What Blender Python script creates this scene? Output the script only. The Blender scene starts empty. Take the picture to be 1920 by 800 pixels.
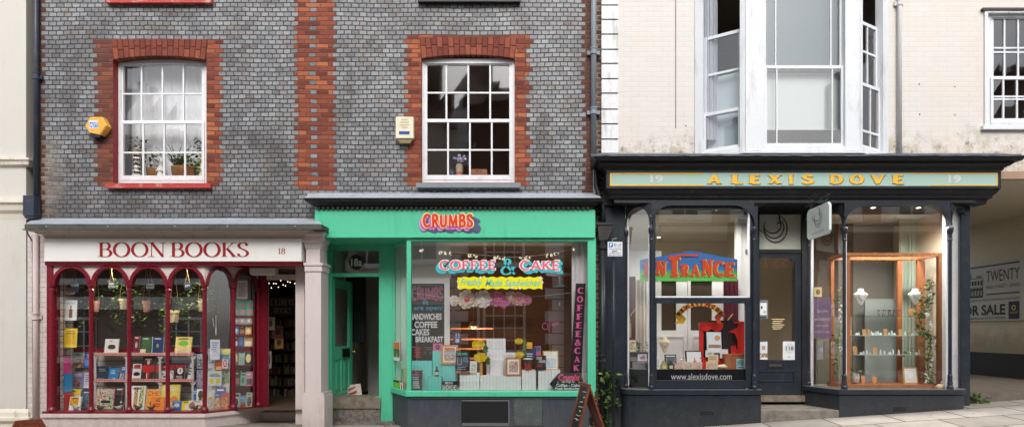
import bpy, math, random
from mathutils import Vector
random.seed(7)
scn = bpy.context.scene
COL = scn.collection
pi = math.pi
# ------------------------------------------------------------------ camera model
D, CX, HY, K, EZ = 9.0, 1000.0, 620.0, 125.0, 1.45
def sc(Y): return (D + Y) / D / K
def X(px, Y=0.0): return (px - CX) * sc(Y)
def Z(py, Y=0.0): return EZ - (py - HY) * sc(Y)
def P(px, py, Y=0.0): return (X(px, Y), Y, Z(py, Y))
def lerp(a, b, t): return a + (b - a) * t
# ------------------------------------------------------------------ colours
def lin(c):
    c /= 255.0
    return c / 12.92 if c <= 0.04045 else ((c + 0.055) / 1.055) ** 2.4
def S(r, g, b): return (min(lin(r), .86), min(lin(g), .86), min(lin(b), .86))
# ------------------------------------------------------------------ objects
ORG = {}
def tag(o, label=None, cat=None, group=None, kind=None):
    if label: o['label'] = label
    if cat: o['category'] = cat
    if group: o['group'] = group
    if kind: o['kind'] = kind
    return o
def thing(name, label, cat, loc, group=None):
    o = bpy.data.objects.new(name, None); COL.objects.link(o)
    o.empty_display_size = .1
    o.location = loc; ORG[o] = Vector(loc)
    return tag(o, label, cat, group)
def frame(o, d):
    l = math.hypot(*d); dx, dy = d[0] / l, d[1] / l
    return lambda p: (o[0] + p[0] * dx + p[1] * dy, o[1] + p[0] * dy - p[1] * dx, p[2])
class MB:
    """collects shapes in world coordinates; build() links them as one mesh object"""
    def __init__(s, xf=None): s.v = []; s.f = []; s.m = []; s.xf = xf
    def add(s, vs, fs, m=0):
        b = len(s.v)
        s.v += [s.xf(p) for p in vs] if s.xf else [tuple(p) for p in vs]
        for f in fs: s.f.append([b + i for i in f]); s.m.append(m)
    def poly(s, pts, m=0): s.add(pts, [list(range(len(pts)))], m)
    def box(s, x0, x1, y0, y1, z0, z1, m=0, fm=None):
        vs = [(x, y, z) for z in (z0, z1) for y in (y0, y1) for x in (x0, x1)]
        s.add(vs, [(0, 2, 3, 1), (4, 5, 7, 6), (2, 6, 7, 3), (0, 4, 6, 2), (1, 3, 7, 5)], m)
        s.add(vs, [(0, 1, 5, 4)], m if fm is None else fm)
    def pb(s, px0, px1, py0, py1, Y0, Y1, m=0, fm=None):
        s.box(X(px0, Y0), X(px1, Y0), Y0, Y1, Z(py1, Y0), Z(py0, Y0), m, fm)
    def pq(s, px0, px1, py0, py1, Y, m=0):
        s.poly([P(px0, py1, Y), P(px1, py1, Y), P(px1, py0, Y), P(px0, py0, Y)], m)
    def prism(s, pts, a, b, m=0, axis='y'):
        n = len(pts)
        if axis == 'y': A = [(p[0], a, p[1]) for p in pts]; B = [(p[0], b, p[1]) for p in pts]
        elif axis == 'x': A = [(a, p[0], p[1]) for p in pts]; B = [(b, p[0], p[1]) for p in pts]
        else: A = [(p[0], p[1], a) for p in pts]; B = [(p[0], p[1], b) for p in pts]
        s.add(A + B, [list(range(n)), list(range(2 * n - 1, n - 1, -1))] +
              [(i, i + n, (i + 1) % n + n, (i + 1) % n) for i in range(n)], m)
    def tube(s, pts, r, n=8, m=0):
        pts = [Vector(p) for p in pts]; rings = []
        for i, p in enumerate(pts):
            t = (pts[min(i + 1, len(pts) - 1)] - pts[max(i - 1, 0)]).normalized()
            a = t.cross(Vector((0, 0, 1)) if abs(t.z) < .9 else Vector((1, 0, 0))).normalized(); b = t.cross(a)
            rr = r[i] if isinstance(r, (list, tuple)) else r
            rings.append([p + (a * math.cos(2 * pi * k / n) + b * math.sin(2 * pi * k / n)) * rr for k in range(n)])
        vs = [q for R in rings for q in R]; fs = []
        for i in range(len(pts) - 1):
            for k in range(n): fs.append((i * n + k, i * n + (k + 1) % n, (i + 1) * n + (k + 1) % n, (i + 1) * n + k))
        fs += [list(range(n))[::-1], [len(vs) - n + k for k in range(n)]]
        s.add(vs, fs, m)
    def lathe(s, prof, cx, cy, z=0, n=14, m=0):
        vs = [(cx + r * math.cos(2 * pi * k / n), cy + r * math.sin(2 * pi * k / n), z + h) for r, h in prof for k in range(n)]
        fs = [(i * n + k, i * n + (k + 1) % n, (i + 1) * n + (k + 1) % n, (i + 1) * n + k) for i in range(len(prof) - 1) for k in range(n)]
        fs += [list(range(n))[::-1], [len(vs) - n + k for k in range(n)]]
        s.add(vs, fs, m)
    def ball(s, c, rx, ry, rz, m=0, n=10, k=6):
        vs = [(c[0] + rx * math.sin(pi * j / k) * math.cos(2 * pi * i / n), c[1] + ry * math.sin(pi * j / k) * math.sin(2 * pi * i / n), c[2] + rz * math.cos(pi * j / k)) for j in range(k + 1) for i in range(n)]
        s.add(vs, [(j * n + i, (j + 1) * n + i, (j + 1) * n + (i + 1) % n, j * n + (i + 1) % n) for j in range(k) for i in range(n)], m)
    def mould(s, prof, xl, xr, Yb, Yw, m=0, ml=True, mr=True):
        """cornice: profile of (projection, z) swept along x with mitred returns to the wall at Yw"""
        st = []
        for p, z in prof:
            a, b = (xl - p if ml else xl), (xr + p if mr else xr)
            st.append([(a, Yw, z), (a, Yb - p, z), (b, Yb - p, z), (b, Yw, z)])
        n = 4; vs = [q for r in st for q in r]
        s.add(vs, [(i * n + k, i * n + k + 1, (i + 1) * n + k + 1, (i + 1) * n + k) for i in range(len(st) - 1) for k in range(3)], m)
    def arch(s, u0, u1, zs, zc, ztop, rw, w0, w1, mr=0, ms=None, wsp=None, n=14, p=2.0):
        """arch ring (depth w0..w1) over an opening u0..u1 from springing zs to crown zc; spandrel up to ztop at depth wsp"""
        a = (u1 - u0) / 2; c = (u0 + u1) / 2; b = zc - zs
        def e(t, k):
            co, si = math.cos(t), math.sin(t)
            return (c - (a - k) * abs(co) ** (2 / p) * (1 if co > 0 else -1), zs + (b - k) * abs(si) ** (2 / p))
        for i in range(n):
            t0, t1 = pi * i / n, pi * (i + 1) / n
            o0, o1, i0, i1 = e(t0, 0), e(t1, 0), e(t0, rw), e(t1, rw)
            V = [(o0[0], w1, o0[1]), (o1[0], w1, o1[1]), (i1[0], w1, i1[1]), (i0[0], w1, i0[1]), (o0[0], w0, o0[1]), (o1[0], w0, o1[1]), (i1[0], w0, i1[1]), (i0[0], w0, i0[1])]
            s.add(V, [(0, 1, 2, 3), (3, 2, 6, 7), (0, 4, 5, 1)], mr)
            if ms is not None:
                s.add([(o0[0], wsp, o0[1]), (o1[0], wsp, o1[1]), (o1[0], wsp, ztop), (o0[0], wsp, ztop)], [(0, 1, 2, 3)], ms)
    def build(s, name, mats, parent=None, smooth=False, bevel=0, loc=None):
        if not isinstance(mats, (list, tuple)): mats = [mats]
        if parent is not None: org = ORG[parent]
        elif loc is not None: org = Vector(loc)
        else:
            lo = [min(v[i] for v in s.v) for i in range(3)]; hi = [max(v[i] for v in s.v) for i in range(3)]
            org = Vector(((lo[0] + hi[0]) / 2, (lo[1] + hi[1]) / 2, lo[2]))
        me = bpy.data.meshes.new(name)
        me.from_pydata([(v[0] - org.x, v[1] - org.y, v[2] - org.z) for v in s.v], [], s.f)
        for mt in mats: me.materials.append(mt)
        me.polygons.foreach_set('material_index', s.m)
        if smooth: me.polygons.foreach_set('use_smooth', [True] * len(s.f))
        me.update()
        o = bpy.data.objects.new(name, me); COL.objects.link(o)
        if parent is not None: o.parent = parent
        else: o.location = org
        ORG[o] = org
        if bevel:
            b = o.modifiers.new('bevel', 'BEVEL'); b.width = bevel; b.segments = 2; b.limit_method = 'ANGLE'; b.angle_limit = math.radians(40)
        return o
# ------------------------------------------------------------------ lettering
_tc = {}
def text2d(t, bold=0.0, slant=0.0):
    k = (t, bold, slant)
    if k not in _tc:
        cu = bpy.data.curves.new('lettering', 'FONT'); cu.body = t; cu.offset = bold; cu.shear = slant; cu.resolution_u = 3; cu.align_x = 'CENTER'
        o = bpy.data.objects.new('lettering', cu); COL.objects.link(o)
        dg = bpy.context.evaluated_depsgraph_get(); me = o.evaluated_get(dg).to_mesh()
        vs = [(v.co.x, v.co.y) for v in me.vertices]; fs = [list(p.vertices) for p in me.polygons]
        o.evaluated_get(dg).to_mesh_clear(); bpy.data.objects.remove(o); bpy.data.curves.remove(cu)
        x0 = min(v[0] for v in vs); x1 = max(v[0] for v in vs); y0 = min(v[1] for v in vs); y1 = max(v[1] for v in vs)
        _tc[k] = ([((v[0] - x0) / (x1 - x0), (v[1] - y0) / (y1 - y0), 0) for v in vs], fs)
    return _tc[k]
def cat(pts, n=5):
    out = []
    for i in range(len(pts) - 1):
        p0, p1, p2, p3 = pts[max(i - 1, 0)], pts[i], pts[i + 1], pts[min(i + 2, len(pts) - 1)]
        for k in range(n):
            t = k / n
            out.append(tuple(.5 * (2 * p1[j] + (p2[j] - p0[j]) * t + (2 * p0[j] - 5 * p1[j] + 4 * p2[j] - p3[j]) * t * t + (3 * p1[j] - p0[j] - 3 * p2[j] + p3[j]) * t ** 3) for j in (0, 1)))
    return out + [pts[-1]]
def ell(cx, cy, rx, ry, a0, a1, n=14): return [(cx + rx * math.cos(math.radians(lerp(a0, a1, i / n))), cy + ry * math.sin(math.radians(lerp(a0, a1, i / n)))) for i in range(n + 1)]
def glyph(c):
    """strokes of a capital: (points, 'T' thick / 't' thin / 'c' by direction), serif feet (x, y), advance"""
    q = 'T'; h = 't'
    G = {
     'A': ([([(.04, 0), (.40, 1)], h), ([(.40, 1), (.76, 0)], q), ([(.17, .33), (.62, .33)], h)], [(.04, 0), (.76, 0)], .80),
     'B': ([([(.12, 0), (.12, 1)], q), ([(.12, 1), (.34, 1)] + ell(.34, .76, .2, .24, 85, -85) + [(.34, .52), (.12, .52)], 'c'), ([(.12, .52), (.36, .52)] + ell(.36, .26, .25, .26, 85, -85) + [(.36, 0), (.12, 0)], 'c')], [(.10, 0), (.10, 1)], .66),
     'C': ([(ell(.42, .5, .37, .5, 50, 312, 22), 'c')], [], .74),
     'D': ([([(.12, 0), (.12, 1)], q), ([(.12, 1), (.34, 1)] + ell(.34, .5, .36, .5, 86, -86, 18) + [(.34, 0), (.12, 0)], 'c')], [(.10, 0), (.10, 1)], .78),
     'E': ([([(.12, 0), (.12, 1)], q), ([(.12, .98), (.54, .98)], h), ([(.12, .52), (.46, .52)], h), ([(.12, .02), (.56, .02)], h)], [(.10, 0), (.10, 1)], .62),
     'F': ([([(.12, 0), (.12, 1)], q), ([(.12, .98), (.54, .98)], h), ([(.12, .52), (.46, .52)], h)], [(.10, 0), (.10, 1)], .58),
     'G': ([(ell(.42, .5, .37, .5, 50, 345, 22), 'c'), ([(.72, .02), (.72, .42)], q), ([(.5, .42), (.78, .42)], h)], [], .82),
     'I': ([([(.14, 0), (.14, 1)], q)], [(.14, 0), (.14, 1)], .28),
     'K': ([([(.12, 0), (.12, 1)], q), ([(.14, .42), (.58, 1)], h), ([(.27, .58), (.64, 0)], q)], [(.12, 0), (.12, 1), (.58, 1), (.64, 0)], .70),
     'L': ([([(.12, 0), (.12, 1)], q), ([(.12, .02), (.56, .02)], h)], [(.10, 0), (.12, 1)], .60),
     'M': ([([(.10, 0), (.14, 1)], h), ([(.14, 1), (.46, .05)], q), ([(.46, .05), (.78, 1)], h), ([(.78, 1), (.82, 0)], q)], [(.10, 0), (.82, 0)], .92),
     'N': ([([(.10, 0), (.10, 1)], h), ([(.10, 1), (.68, 0)], q), ([(.68, 0), (.68, 1)], h)], [(.10, 0), (.08, 1), (.68, 1)], .78),
     'O': ([(ell(.42, .5, .37, .5, 0, 360, 28), 'c')], [], .84),
     'R': ([([(.12, 0), (.12, 1)], q), ([(.12, 1), (.34, 1)] + ell(.34, .75, .22, .25, 85, -85) + [(.34, .5), (.12, .5)], 'c'), ([(.32, .5), (.62, 0)], q)], [(.12, 0), (.10, 1), (.63, 0)], .68),
     'S': ([(cat([(.50, .78), (.44, .93), (.30, .99), (.15, .94), (.08, .78), (.16, .62), (.32, .51), (.47, .39), (.53, .24), (.45, .07), (.28, .01), (.12, .06), (.05, .22)]), 'c')], [], .60),
     'T': ([([(.34, 0), (.34, 1)], q), ([(.02, .98), (.66, .98)], h)], [(.34, 0)], .68),
     'U': ([([(.10, 1), (.10, .3)] + ell(.36, .3, .26, .3, 180, 360, 12) + [(.62, .3), (.62, 1)], 'c')], [(.10, 1), (.62, 1)], .74),
     'V': ([([(.04, 1), (.38, 0)], q), ([(.38, 0), (.74, 1)], h)], [(.04, 1), (.74, 1)], .78),
     'W': ([([(.04, 1), (.28, 0)], q), ([(.28, 0), (.52, .95)], h), ([(.52, .95), (.76, 0)], q), ([(.76, 0), (1., 1)], h)], [(.04, 1), (1., 1)], 1.04),
     'X': ([([(.06, 1), (.66, 0)], q), ([(.66, 1), (.06, 0)], h)], [(.06, 1), (.66, 1), (.06, 0), (.66, 0)], .72),
     'Y': ([([(.04, 1), (.36, .48)], q), ([(.36, .48), (.68, 1)], h), ([(.36, 0), (.36, .48)], q)], [(.04, 1), (.68, 1), (.36, 0)], .72),
     '&': ([(cat([(.74, .02), (.46, .38), (.26, .68), (.24, .88), (.38, .99), (.50, .86), (.42, .66), (.14, .42), (.06, .2), (.2, .02), (.42, .04), (.6, .22), (.66, .45)]), 'c'), ([(.55, .46), (.8, .46)], h)], [], .84),
     '1': ([([(.22, 0), (.22, 1)], q), ([(.06, .82), (.22, 1)], h)], [(.22, 0)], .40),
     '8': ([(ell(.28, .76, .19, .24, 0, 360, 18), 'c'), (ell(.28, .26, .23, .26, 0, 360, 18), 'c')], [], .58),
     '9': ([(ell(.28, .68, .22, .32, 0, 360, 18), 'c'), (cat([(.50, .68), (.48, .35), (.34, .1), (.10, .0)]), 'c')], [], .58),
    }
    return G.get(c, ([], [], .16))
def glyphs2d(t, T=.15, th=.05, serif=.09, st=None, gap=.10, layer=.0004):
    """own serif capitals as stroke ribbons, normalised to a unit box"""
    vs = []; fs = []; x = 0; k = 0
    st = th if st is None else st
    for c in t:
        strokes, feet, adv = glyph(c)
        for pts, kind in strokes:
            k += 1; ring = []
            for i, p in enumerate(pts):
                a = pts[max(i - 1, 0)]; b = pts[min(i + 1, len(pts) - 1)]
                if len(pts) > 8 and abs(pts[0][0] - pts[-1][0]) + abs(pts[0][1] - pts[-1][1]) < 1e-4:
                    if i == 0: a = pts[-2]
                    if i == len(pts) - 1: b = pts[1]
                dx, dy = b[0] - a[0], b[1] - a[1]; l = math.hypot(dx, dy) or 1; dx /= l; dy /= l
                w = T if kind == 'T' else th if kind == 't' else lerp(th, T, abs(dy) ** 1.4)
                ring.append(((p[0] - dy * w / 2, p[1] + dx * w / 2), (p[0] + dy * w / 2, p[1] - dx * w / 2)))
            b0 = len(vs)
            for l_, r_ in ring: vs += [(x + l_[0], l_[1], k % 7 * layer), (x + r_[0], r_[1], k % 7 * layer)]
            for i in range(len(ring) - 1): fs.append((b0 + 2 * i, b0 + 2 * i + 1, b0 + 2 * i + 3, b0 + 2 * i + 2))
        if serif:
            for fx, fy in feet:
                k += 1; b0 = len(vs); y0, y1 = (0, st) if fy == 0 else (1 - st, 1); hw = T / 2 + serif
                vs += [(x + fx - hw, y0, k % 7 * layer), (x + fx + hw, y0, k % 7 * layer), (x + fx + hw, y1, k % 7 * layer), (x + fx - hw, y1, k % 7 * layer)]
                fs.append((b0, b0 + 1, b0 + 2, b0 + 3))
        x += adv + gap
    x0 = min(v[0] for v in vs); x1 = max(v[0] for v in vs); y0 = min(v[1] for v in vs); y1 = max(v[1] for v in vs)
    return [((v[0] - x0) / (x1 - x0), (v[1] - y0) / (y1 - y0), v[2]) for v in vs], fs
def put2d(mb, g, O, U, V, m=0):
    """lay a unit-box glyph mesh on the parallelogram O, O+U, O+V"""
    O, U, V = Vector(O), Vector(U), Vector(V); N = U.cross(V).normalized()
    mb.add([tuple(O + U * v[0] + V * v[1] + N * v[2]) for v in g[0]], g[1], m)
def put_px(mb, g, px0, px1, py0, py1, Y, m=0, rot=0.0):
    a = Vector(P(px0, py1, Y)); b = Vector(P(px1, py1, Y)); c = Vector(P(px0, py0, Y))
    put2d(mb, g, a, b - a, c - a, m)
def word(mb, t, px0, px1, py0, py1, Y, m=0, bold=.0, slant=0.0): put_px(mb, text2d(t, bold, slant), px0, px1, py0, py1, Y, m)
# ------------------------------------------------------------------ materials
class NT:
    def __init__(s, name):
        s.mat = bpy.data.materials.new(name); s.mat.use_nodes = True; s.t = s.mat.node_tree; s.t.nodes.clear()
        s.out = s.t.nodes.new('ShaderNodeOutputMaterial')
    def n(s, ty, props=None, **ins):
        x = s.t.nodes.new('ShaderNode' + ty)
        for k, v in (props or {}).items(): setattr(x, k, v)
        for k, v in ins.items(): s.set(x.inputs[k.replace('_', ' ')], v)
        return x
    def set(s, sock, v):
        if hasattr(v, 'is_linked'): s.t.links.new(v, sock)
        elif isinstance(v, (tuple, list)) and len(v) == 3 and sock.type == 'RGBA': sock.default_value = (*v, 1)
        else: sock.default_value = v
    def m(s, op, a, b=None, c=None):
        x = s.t.nodes.new('ShaderNodeMath'); x.operation = op
        for i, v in enumerate((a, b, c)):
            if v is not None: s.set(x.inputs[i], v)
        return x.outputs[0]
    def mix(s, f, a, b, mode='MIX'):
        x = s.t.nodes.new('ShaderNodeMix'); x.data_type = 'RGBA'; x.blend_type = mode
        s.set(x.inputs[0], f); s.set(x.inputs[6], a); s.set(x.inputs[7], b); return x.outputs[2]
    def ss(s, v, a, b, lo=0.0, hi=1.0):
        x = s.n('MapRange', {'interpolation_type': 'SMOOTHSTEP'}, Value=v, From_Min=a, From_Max=b, To_Min=lo, To_Max=hi); return x.outputs[0]
    def noise(s, vec, scale, det=4.0, rough=.55, dist=0.0):
        return s.n('TexNoise', None, Vector=vec, Scale=scale, Detail=det, Roughness=rough, Distortion=dist).outputs['Fac']
    def ramp(s, f, stops):
        x = s.n('ValToRGB', None, Fac=f); e = x.color_ramp.elements
        while len(e) < len(stops): e.new(.5)
        for i, (p, c) in enumerate(stops): e[i].position = p; e[i].color = (*c, 1)
        return x.outputs[0]
    def pos(s): return s.n('NewGeometry').outputs['Position']
    def xyz(s, v):
        x = s.n('SeparateXYZ', None, Vector=v); return x.outputs
    def finish(s, col, rough=.5, bump=None, dist=.003, metal=0.0, spec=.5, emit=None, es=0, strength=1.0):
        b = s.n('BsdfPrincipled', None, Base_Color=col, Roughness=rough, Metallic=metal)
        b.inputs['Specular IOR Level'].default_value = spec
        if bump is not None:
            s.t.links.new(s.n('Bump', None, Height=bump, Distance=dist, Strength=strength).outputs[0], b.inputs['Normal'])
        if emit is not None: b.inputs['Emission Color'].default_value = (*emit, 1); b.inputs['Emission Strength'].default_value = es
        s.t.links.new(b.outputs[0], s.out.inputs[0]); return s.mat
def sh(c, k): return tuple(min(1, x * k) for x in c)
_pm = {}
def paint(name, c, rough=.5, var=.10, scale=6, bump=.3, dirt=None, da=.0, spec=.4, drips=0.0, splash=0.0):
    """brushed paint or plaster: colour drifts, fine relief, dirt in patches and drips"""
    if name in _pm: return _pm[name]
    t = NT(name); p = t.pos()
    n1 = t.noise(p, scale, 5, .6); n2 = t.noise(p, scale * 9, 3, .6)
    col = t.mix(n1, sh(c, 1 - var), sh(c, 1 + var))
    col = t.mix(t.m('MULTIPLY', n2, .3), col, sh(c, 1 - 2.0 * var))
    if dirt:
        st = t.n('Mapping', None, Vector=p, Scale=(1, 1, .22)).outputs[0]
        f = t.m('MULTIPLY', t.ss(t.noise(st if drips else p, 7.0, 6, .7), .50, .72), da)
        col = t.mix(f, col, dirt)
        col = t.mix(t.ss(t.noise(p, 46, 4, .65), .66, .72, 0, .55 * min(da * 2, 1)), col, sh(dirt, .8))
    if splash:
        x, y, z = t.xyz(p); h = t.m('SUBTRACT', z, t.m('MAXIMUM', t.m('MULTIPLY', t.m('SUBTRACT', x, 1.4), .067), 0.0))
        f = t.m('MULTIPLY', t.ss(t.m('ADD', h, t.m('MULTIPLY', t.noise(p, 5, 6, .7), .5)), .75, .15, 0, splash), t.ss(t.noise(p, 22, 4, .7), .3, .6, .4, 1))
        col = t.mix(f, col, S(126, 116, 102))
        st = t.n('Mapping', None, Vector=p, Scale=(1, 1, .06)).outputs[0]
        col = t.mix(t.ss(t.noise(st, 16, 4, .7), .60, .74, 0, splash * .5), col, S(136, 130, 120))
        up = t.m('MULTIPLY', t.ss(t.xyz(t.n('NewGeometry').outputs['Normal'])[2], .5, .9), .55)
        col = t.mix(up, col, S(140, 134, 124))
    r = t.ss(n2, .2, .8, max(rough - .1, .05), min(rough + .12, 1))
    _pm[name] = t.finish(col, r, t.m('ADD', t.m('MULTIPLY', n1, .6), t.m('MULTIPLY', n2, .4)), .004 * bump, spec=spec)
    return _pm[name]
_cm = {}
def col(c, rough=.55, name=None):
    """plain coloured card, plastic or cloth with a faint mottling"""
    k = (tuple(round(x, 3) for x in c), rough)
    if k not in _cm:
        t = NT(name or 'colour'); n = t.noise(t.pos(), 38, 3)
        _cm[k] = t.finish(t.mix(n, sh(c, .88), sh(c, 1.1)), rough, spec=.35)
    return _cm[k]
def C(r, g, b, rough=.55): return col(S(r, g, b), rough)
_am = {}
def art(*cs, scale=22):
    """picture-like mottle of several colours for printed covers and prints"""
    k = (cs, scale)
    if k not in _am:
        t = NT('printed_picture'); p = t.pos()
        o = t.n('ObjectInfo').outputs['Random']
        q = t.n('VectorMath', {'operation': 'ADD'}); t.set(q.inputs[0], p); t.set(q.inputs[1], t.n('CombineXYZ', None, X=t.m('MULTIPLY', o, 9.0), Y=0.0, Z=o).outputs[0])
        n = t.noise(q.outputs[0], scale, 3, .55, .6)
        m = len(cs)
        rc = t.ramp(t.ss(n, .3, .7), [(i / max(m - 1, 1), S(*c)) for i, c in enumerate(cs)])
        _am[k] = t.finish(rc, .45)
    return _am[k]
def brick_nodes(t, u, v, w, h, mort, seed=0.0, wob=.006, p=None, jit=0.0):
    if p is not None:
        nz = t.n('TexNoise', None, Vector=p, Scale=14.0, Detail=2.0).outputs['Color']; s3 = t.xyz(nz)
        u = t.m('ADD', u, t.m('MULTIPLY', t.m('SUBTRACT', s3[0], .5), wob * 2)); v = t.m('ADD', v, t.m('MULTIPLY', t.m('SUBTRACT', s3[1], .5), wob * 1.6))
    vr = t.m('DIVIDE', v, h); row = t.m('FLOOR', vr); par = t.m('MODULO', t.m('ABSOLUTE', row), 2.0)
    half = t.m('MULTIPLY', par, .5)
    if jit: half = t.m('ADD', half, t.m('MULTIPLY', t.n('TexWhiteNoise', {'noise_dimensions': '1D'}, W=row).outputs['Value'], jit))
    uu = t.m('ADD', t.m('DIVIDE', u, w), half); cl = t.m('FLOOR', uu)
    fu = t.m('FRACT', uu); fv = t.m('FRACT', vr)
    du = t.m('MULTIPLY', t.m('MINIMUM', fu, t.m('SUBTRACT', 1.0, fu)), w); dv = t.m('MULTIPLY', t.m('MINIMUM', fv, t.m('SUBTRACT', 1.0, fv)), h)
    d = t.m('SMOOTH_MIN', du, dv, .006)
    mask = t.ss(d, mort * .45, mort * 1.25)
    wn = t.n('TexWhiteNoise', {'noise_dimensions': '3D'}, Vector=t.n('CombineXYZ', None, X=cl, Y=row, Z=seed).outputs[0])
    xc = t.m('MULTIPLY', t.m('SUBTRACT', t.m('ADD', cl, .5), half), w)
    zc = t.m('MULTIPLY', t.m('ADD', row, .5), h)
    return dict(mask=mask, rnd=wn.outputs['Value'], rc=wn.outputs['Color'], xc=xc, zc=zc, par=par, d=d)
def header_brick():
    """blue-grey header bond with orange-red dressings round the windows and a red pier strip"""
    t = NT('header_bond_brick'); p = t.pos(); x, y, z = t.xyz(p)
    u = t.m('ADD', x, y)
    W, H = .1135, .0684
    lw = t.xyz(t.n('TexNoise', None, Vector=p, Scale=1.1, Detail=2.0).outputs['Color']); z_ = z
    u = t.m('ADD', u, t.m('MULTIPLY', t.m('SUBTRACT', lw[0], .5), .10)); zd = t.m('ADD', z, t.m('MULTIPLY', t.m('SUBTRACT', lw[1], .5), .05))
    g = brick_nodes(t, u, zd, W, H, .0078, 0.0, .0085, p, .10)
    r = brick_nodes(t, u, zd, W * 2, H, .007, 3.0, .007, p, .10)
    def near(xc, c, hw): return t.m('LESS_THAN', t.m('ABSOLUTE', t.m('SUBTRACT', xc, c)), hw)
    def band(lo, hi): return t.m('MULTIPLY', t.m('GREATER_THAN', g['zc'], lo), t.m('LESS_THAN', g['zc'], hi))
    pier = t.m('MULTIPLY', near(g['xc'], X(592), .275), t.m('GREATER_THAN', g['zc'], Z(356)))
    inlay = t.m('MULTIPLY', near(g['xc'], X(592) + .005, .06), t.m('GREATER_THAN', g['par'], .5))
    wl = t.m('MULTIPLY', near(g['xc'], X(299), .93), band(Z(352), Z(74)))
    wr = t.m('MULTIPLY', near(g['xc'], X(878), .91), band(Z(350), Z(70)))
    edge = t.m('MULTIPLY', t.m('LESS_THAN', g['xc'], X(80)), 1.0)
    edger = t.m('GREATER_THAN', g['xc'], X(1094))
    red = t.m('MAXIMUM', t.m('MAXIMUM', t.m('MULTIPLY', pier, t.m('SUBTRACT', 1.0, inlay)), t.m('MAXIMUM', wl, wr)), t.m('MAXIMUM', edge, edger))
    # grey headers: vitrified, glossy, some brown
    gv = t.m('ADD', t.m('MULTIPLY', g['rnd'], .52), t.m('MULTIPLY', t.ss(t.noise(p, 1.7, 5, .62), .25, .75), .50))
    gc = t.ramp(gv, [(0, S(74, 74, 78)), (.10, S(108, 95, 89)), (.22, S(112, 114, 118)), (.5, S(138, 142, 146)), (.8, S(162, 167, 170)), (.93, S(140, 127, 119)), (1, S(186, 186, 184))])
    sp = t.noise(p, 75, 4, .7)
    gc = t.mix(t.ss(g['rc'], .55, 1.0, 0, .5), gc, S(140, 124, 116))
    gc = t.mix(t.ss(sp, .40, .70, 0, .62), gc, S(70, 68, 70))
    gc = t.mix(t.ss(t.noise(p, 34, 3, .6), .52, .72, 0, .5), gc, S(178, 176, 174))
    gc = t.mix(t.ss(t.noise(p, 120, 2), .62, .75, 0, .35), gc, S(205, 205, 204))
    big = t.noise(p, 1.1, 4, .6)
    gc = t.mix(t.ss(big, .44, .66, 0, .66), gc, S(84, 79, 79))
    gc = t.mix(t.ss(t.noise(p, 2.6, 4, .6), .54, .68, 0, .5), gc, S(118, 104, 97))
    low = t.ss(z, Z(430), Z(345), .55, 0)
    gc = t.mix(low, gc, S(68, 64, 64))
    brn = t.m('MULTIPLY', t.ss(t.m('ADD', x, t.m('MULTIPLY', t.noise(p, 3.5), .9)), X(190), X(110)), t.ss(z, Z(235), Z(300)))
    gc = t.mix(t.m('MULTIPLY', brn, .75), gc, t.ramp(g['rnd'], [(0, S(72, 55, 48)), (.5, S(110, 86, 70)), (1, S(128, 108, 92))]))
    # red bricks
    rc = t.ramp(r['rnd'], [(0, S(104, 46, 34)), (.3, S(126, 62, 46)), (.65, S(148, 76, 54)), (.88, S(182, 106, 68)), (1, S(112, 60, 50))])
    rc = t.mix(t.ss(t.noise(p, 60, 4, .7), .45, .75, 0, .5), rc, S(84, 42, 34))
    dark = t.m('MULTIPLY', t.ss(x, X(250), X(200)), 1.0)
    rc = t.mix(t.m('MULTIPLY', t.m('MAXIMUM', t.m('MULTIPLY', dark, .6), t.m('MAXIMUM', edge, edger)), .85), rc, S(78, 54, 50))
    mc = t.mix(t.noise(p, 8, 4), S(50, 47, 46), S(80, 75, 71))
    mc = t.mix(brn, mc, S(196, 178, 150))
    mc = t.mix(t.ss(t.noise(p, 5, 5, .7), .62, .69, 0, .7), mc, S(170, 165, 156))
    mr = t.mix(t.noise(p, 9, 3), S(92, 50, 38), S(132, 96, 80))
    cg = t.mix(g['mask'], mc, gc); cr = t.mix(r['mask'], mr, rc)
    c = t.mix(red, cg, cr)
    stain = t.n('Mapping', None, Vector=p, Scale=(1, 1, .15)).outputs[0]
    c = t.mix(t.ss(t.noise(stain, 4.5, 5, .65), .56, .74, 0, .35), c, S(52, 50, 49))
    c = t.mix(t.ss(t.noise(p, 19, 3, .5), .70, .76, 0, .55), c, S(190, 186, 178))
    hb = t.m('ADD', t.m('MULTIPLY', t.mix(red, g['mask'], r['mask']), .8), t.m('ADD', t.m('MULTIPLY', sp, .25), t.m('MULTIPLY', g['rnd'], .25)))
    rough = t.mix(red, (.42, .42, .42), (.8, .8, .8))
    return t.finish(c, rough, hb, .011, spec=.35)
def plain_brick(name, cs, mc, w=.22, h=.072, mort=.010, bump=.008, rough=.8, dirt=None, stain=None, vs=.5):
    t = NT(name); p = t.pos(); x, y, z = t.xyz(p)
    b = brick_nodes(t, t.m('ADD', x, y), z, w, h, mort, 1.0, .005, p)
    c = t.ramp(b['rnd'], [(i / (len(cs) - 1), k) for i, k in enumerate(cs)])
    c = t.mix(t.ss(t.noise(p, 50, 4, .7), .4, .8, 0, vs * .6), c, sh(cs[0], .7))
    c = t.mix(b['mask'], mc, c)
    if stain: c = stain(t, p, x, y, z, c)
    return t.finish(c, rough, t.m('ADD', b['mask'], t.m('MULTIPLY', t.noise(p, 60, 3), .4)), bump, spec=.3)
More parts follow.
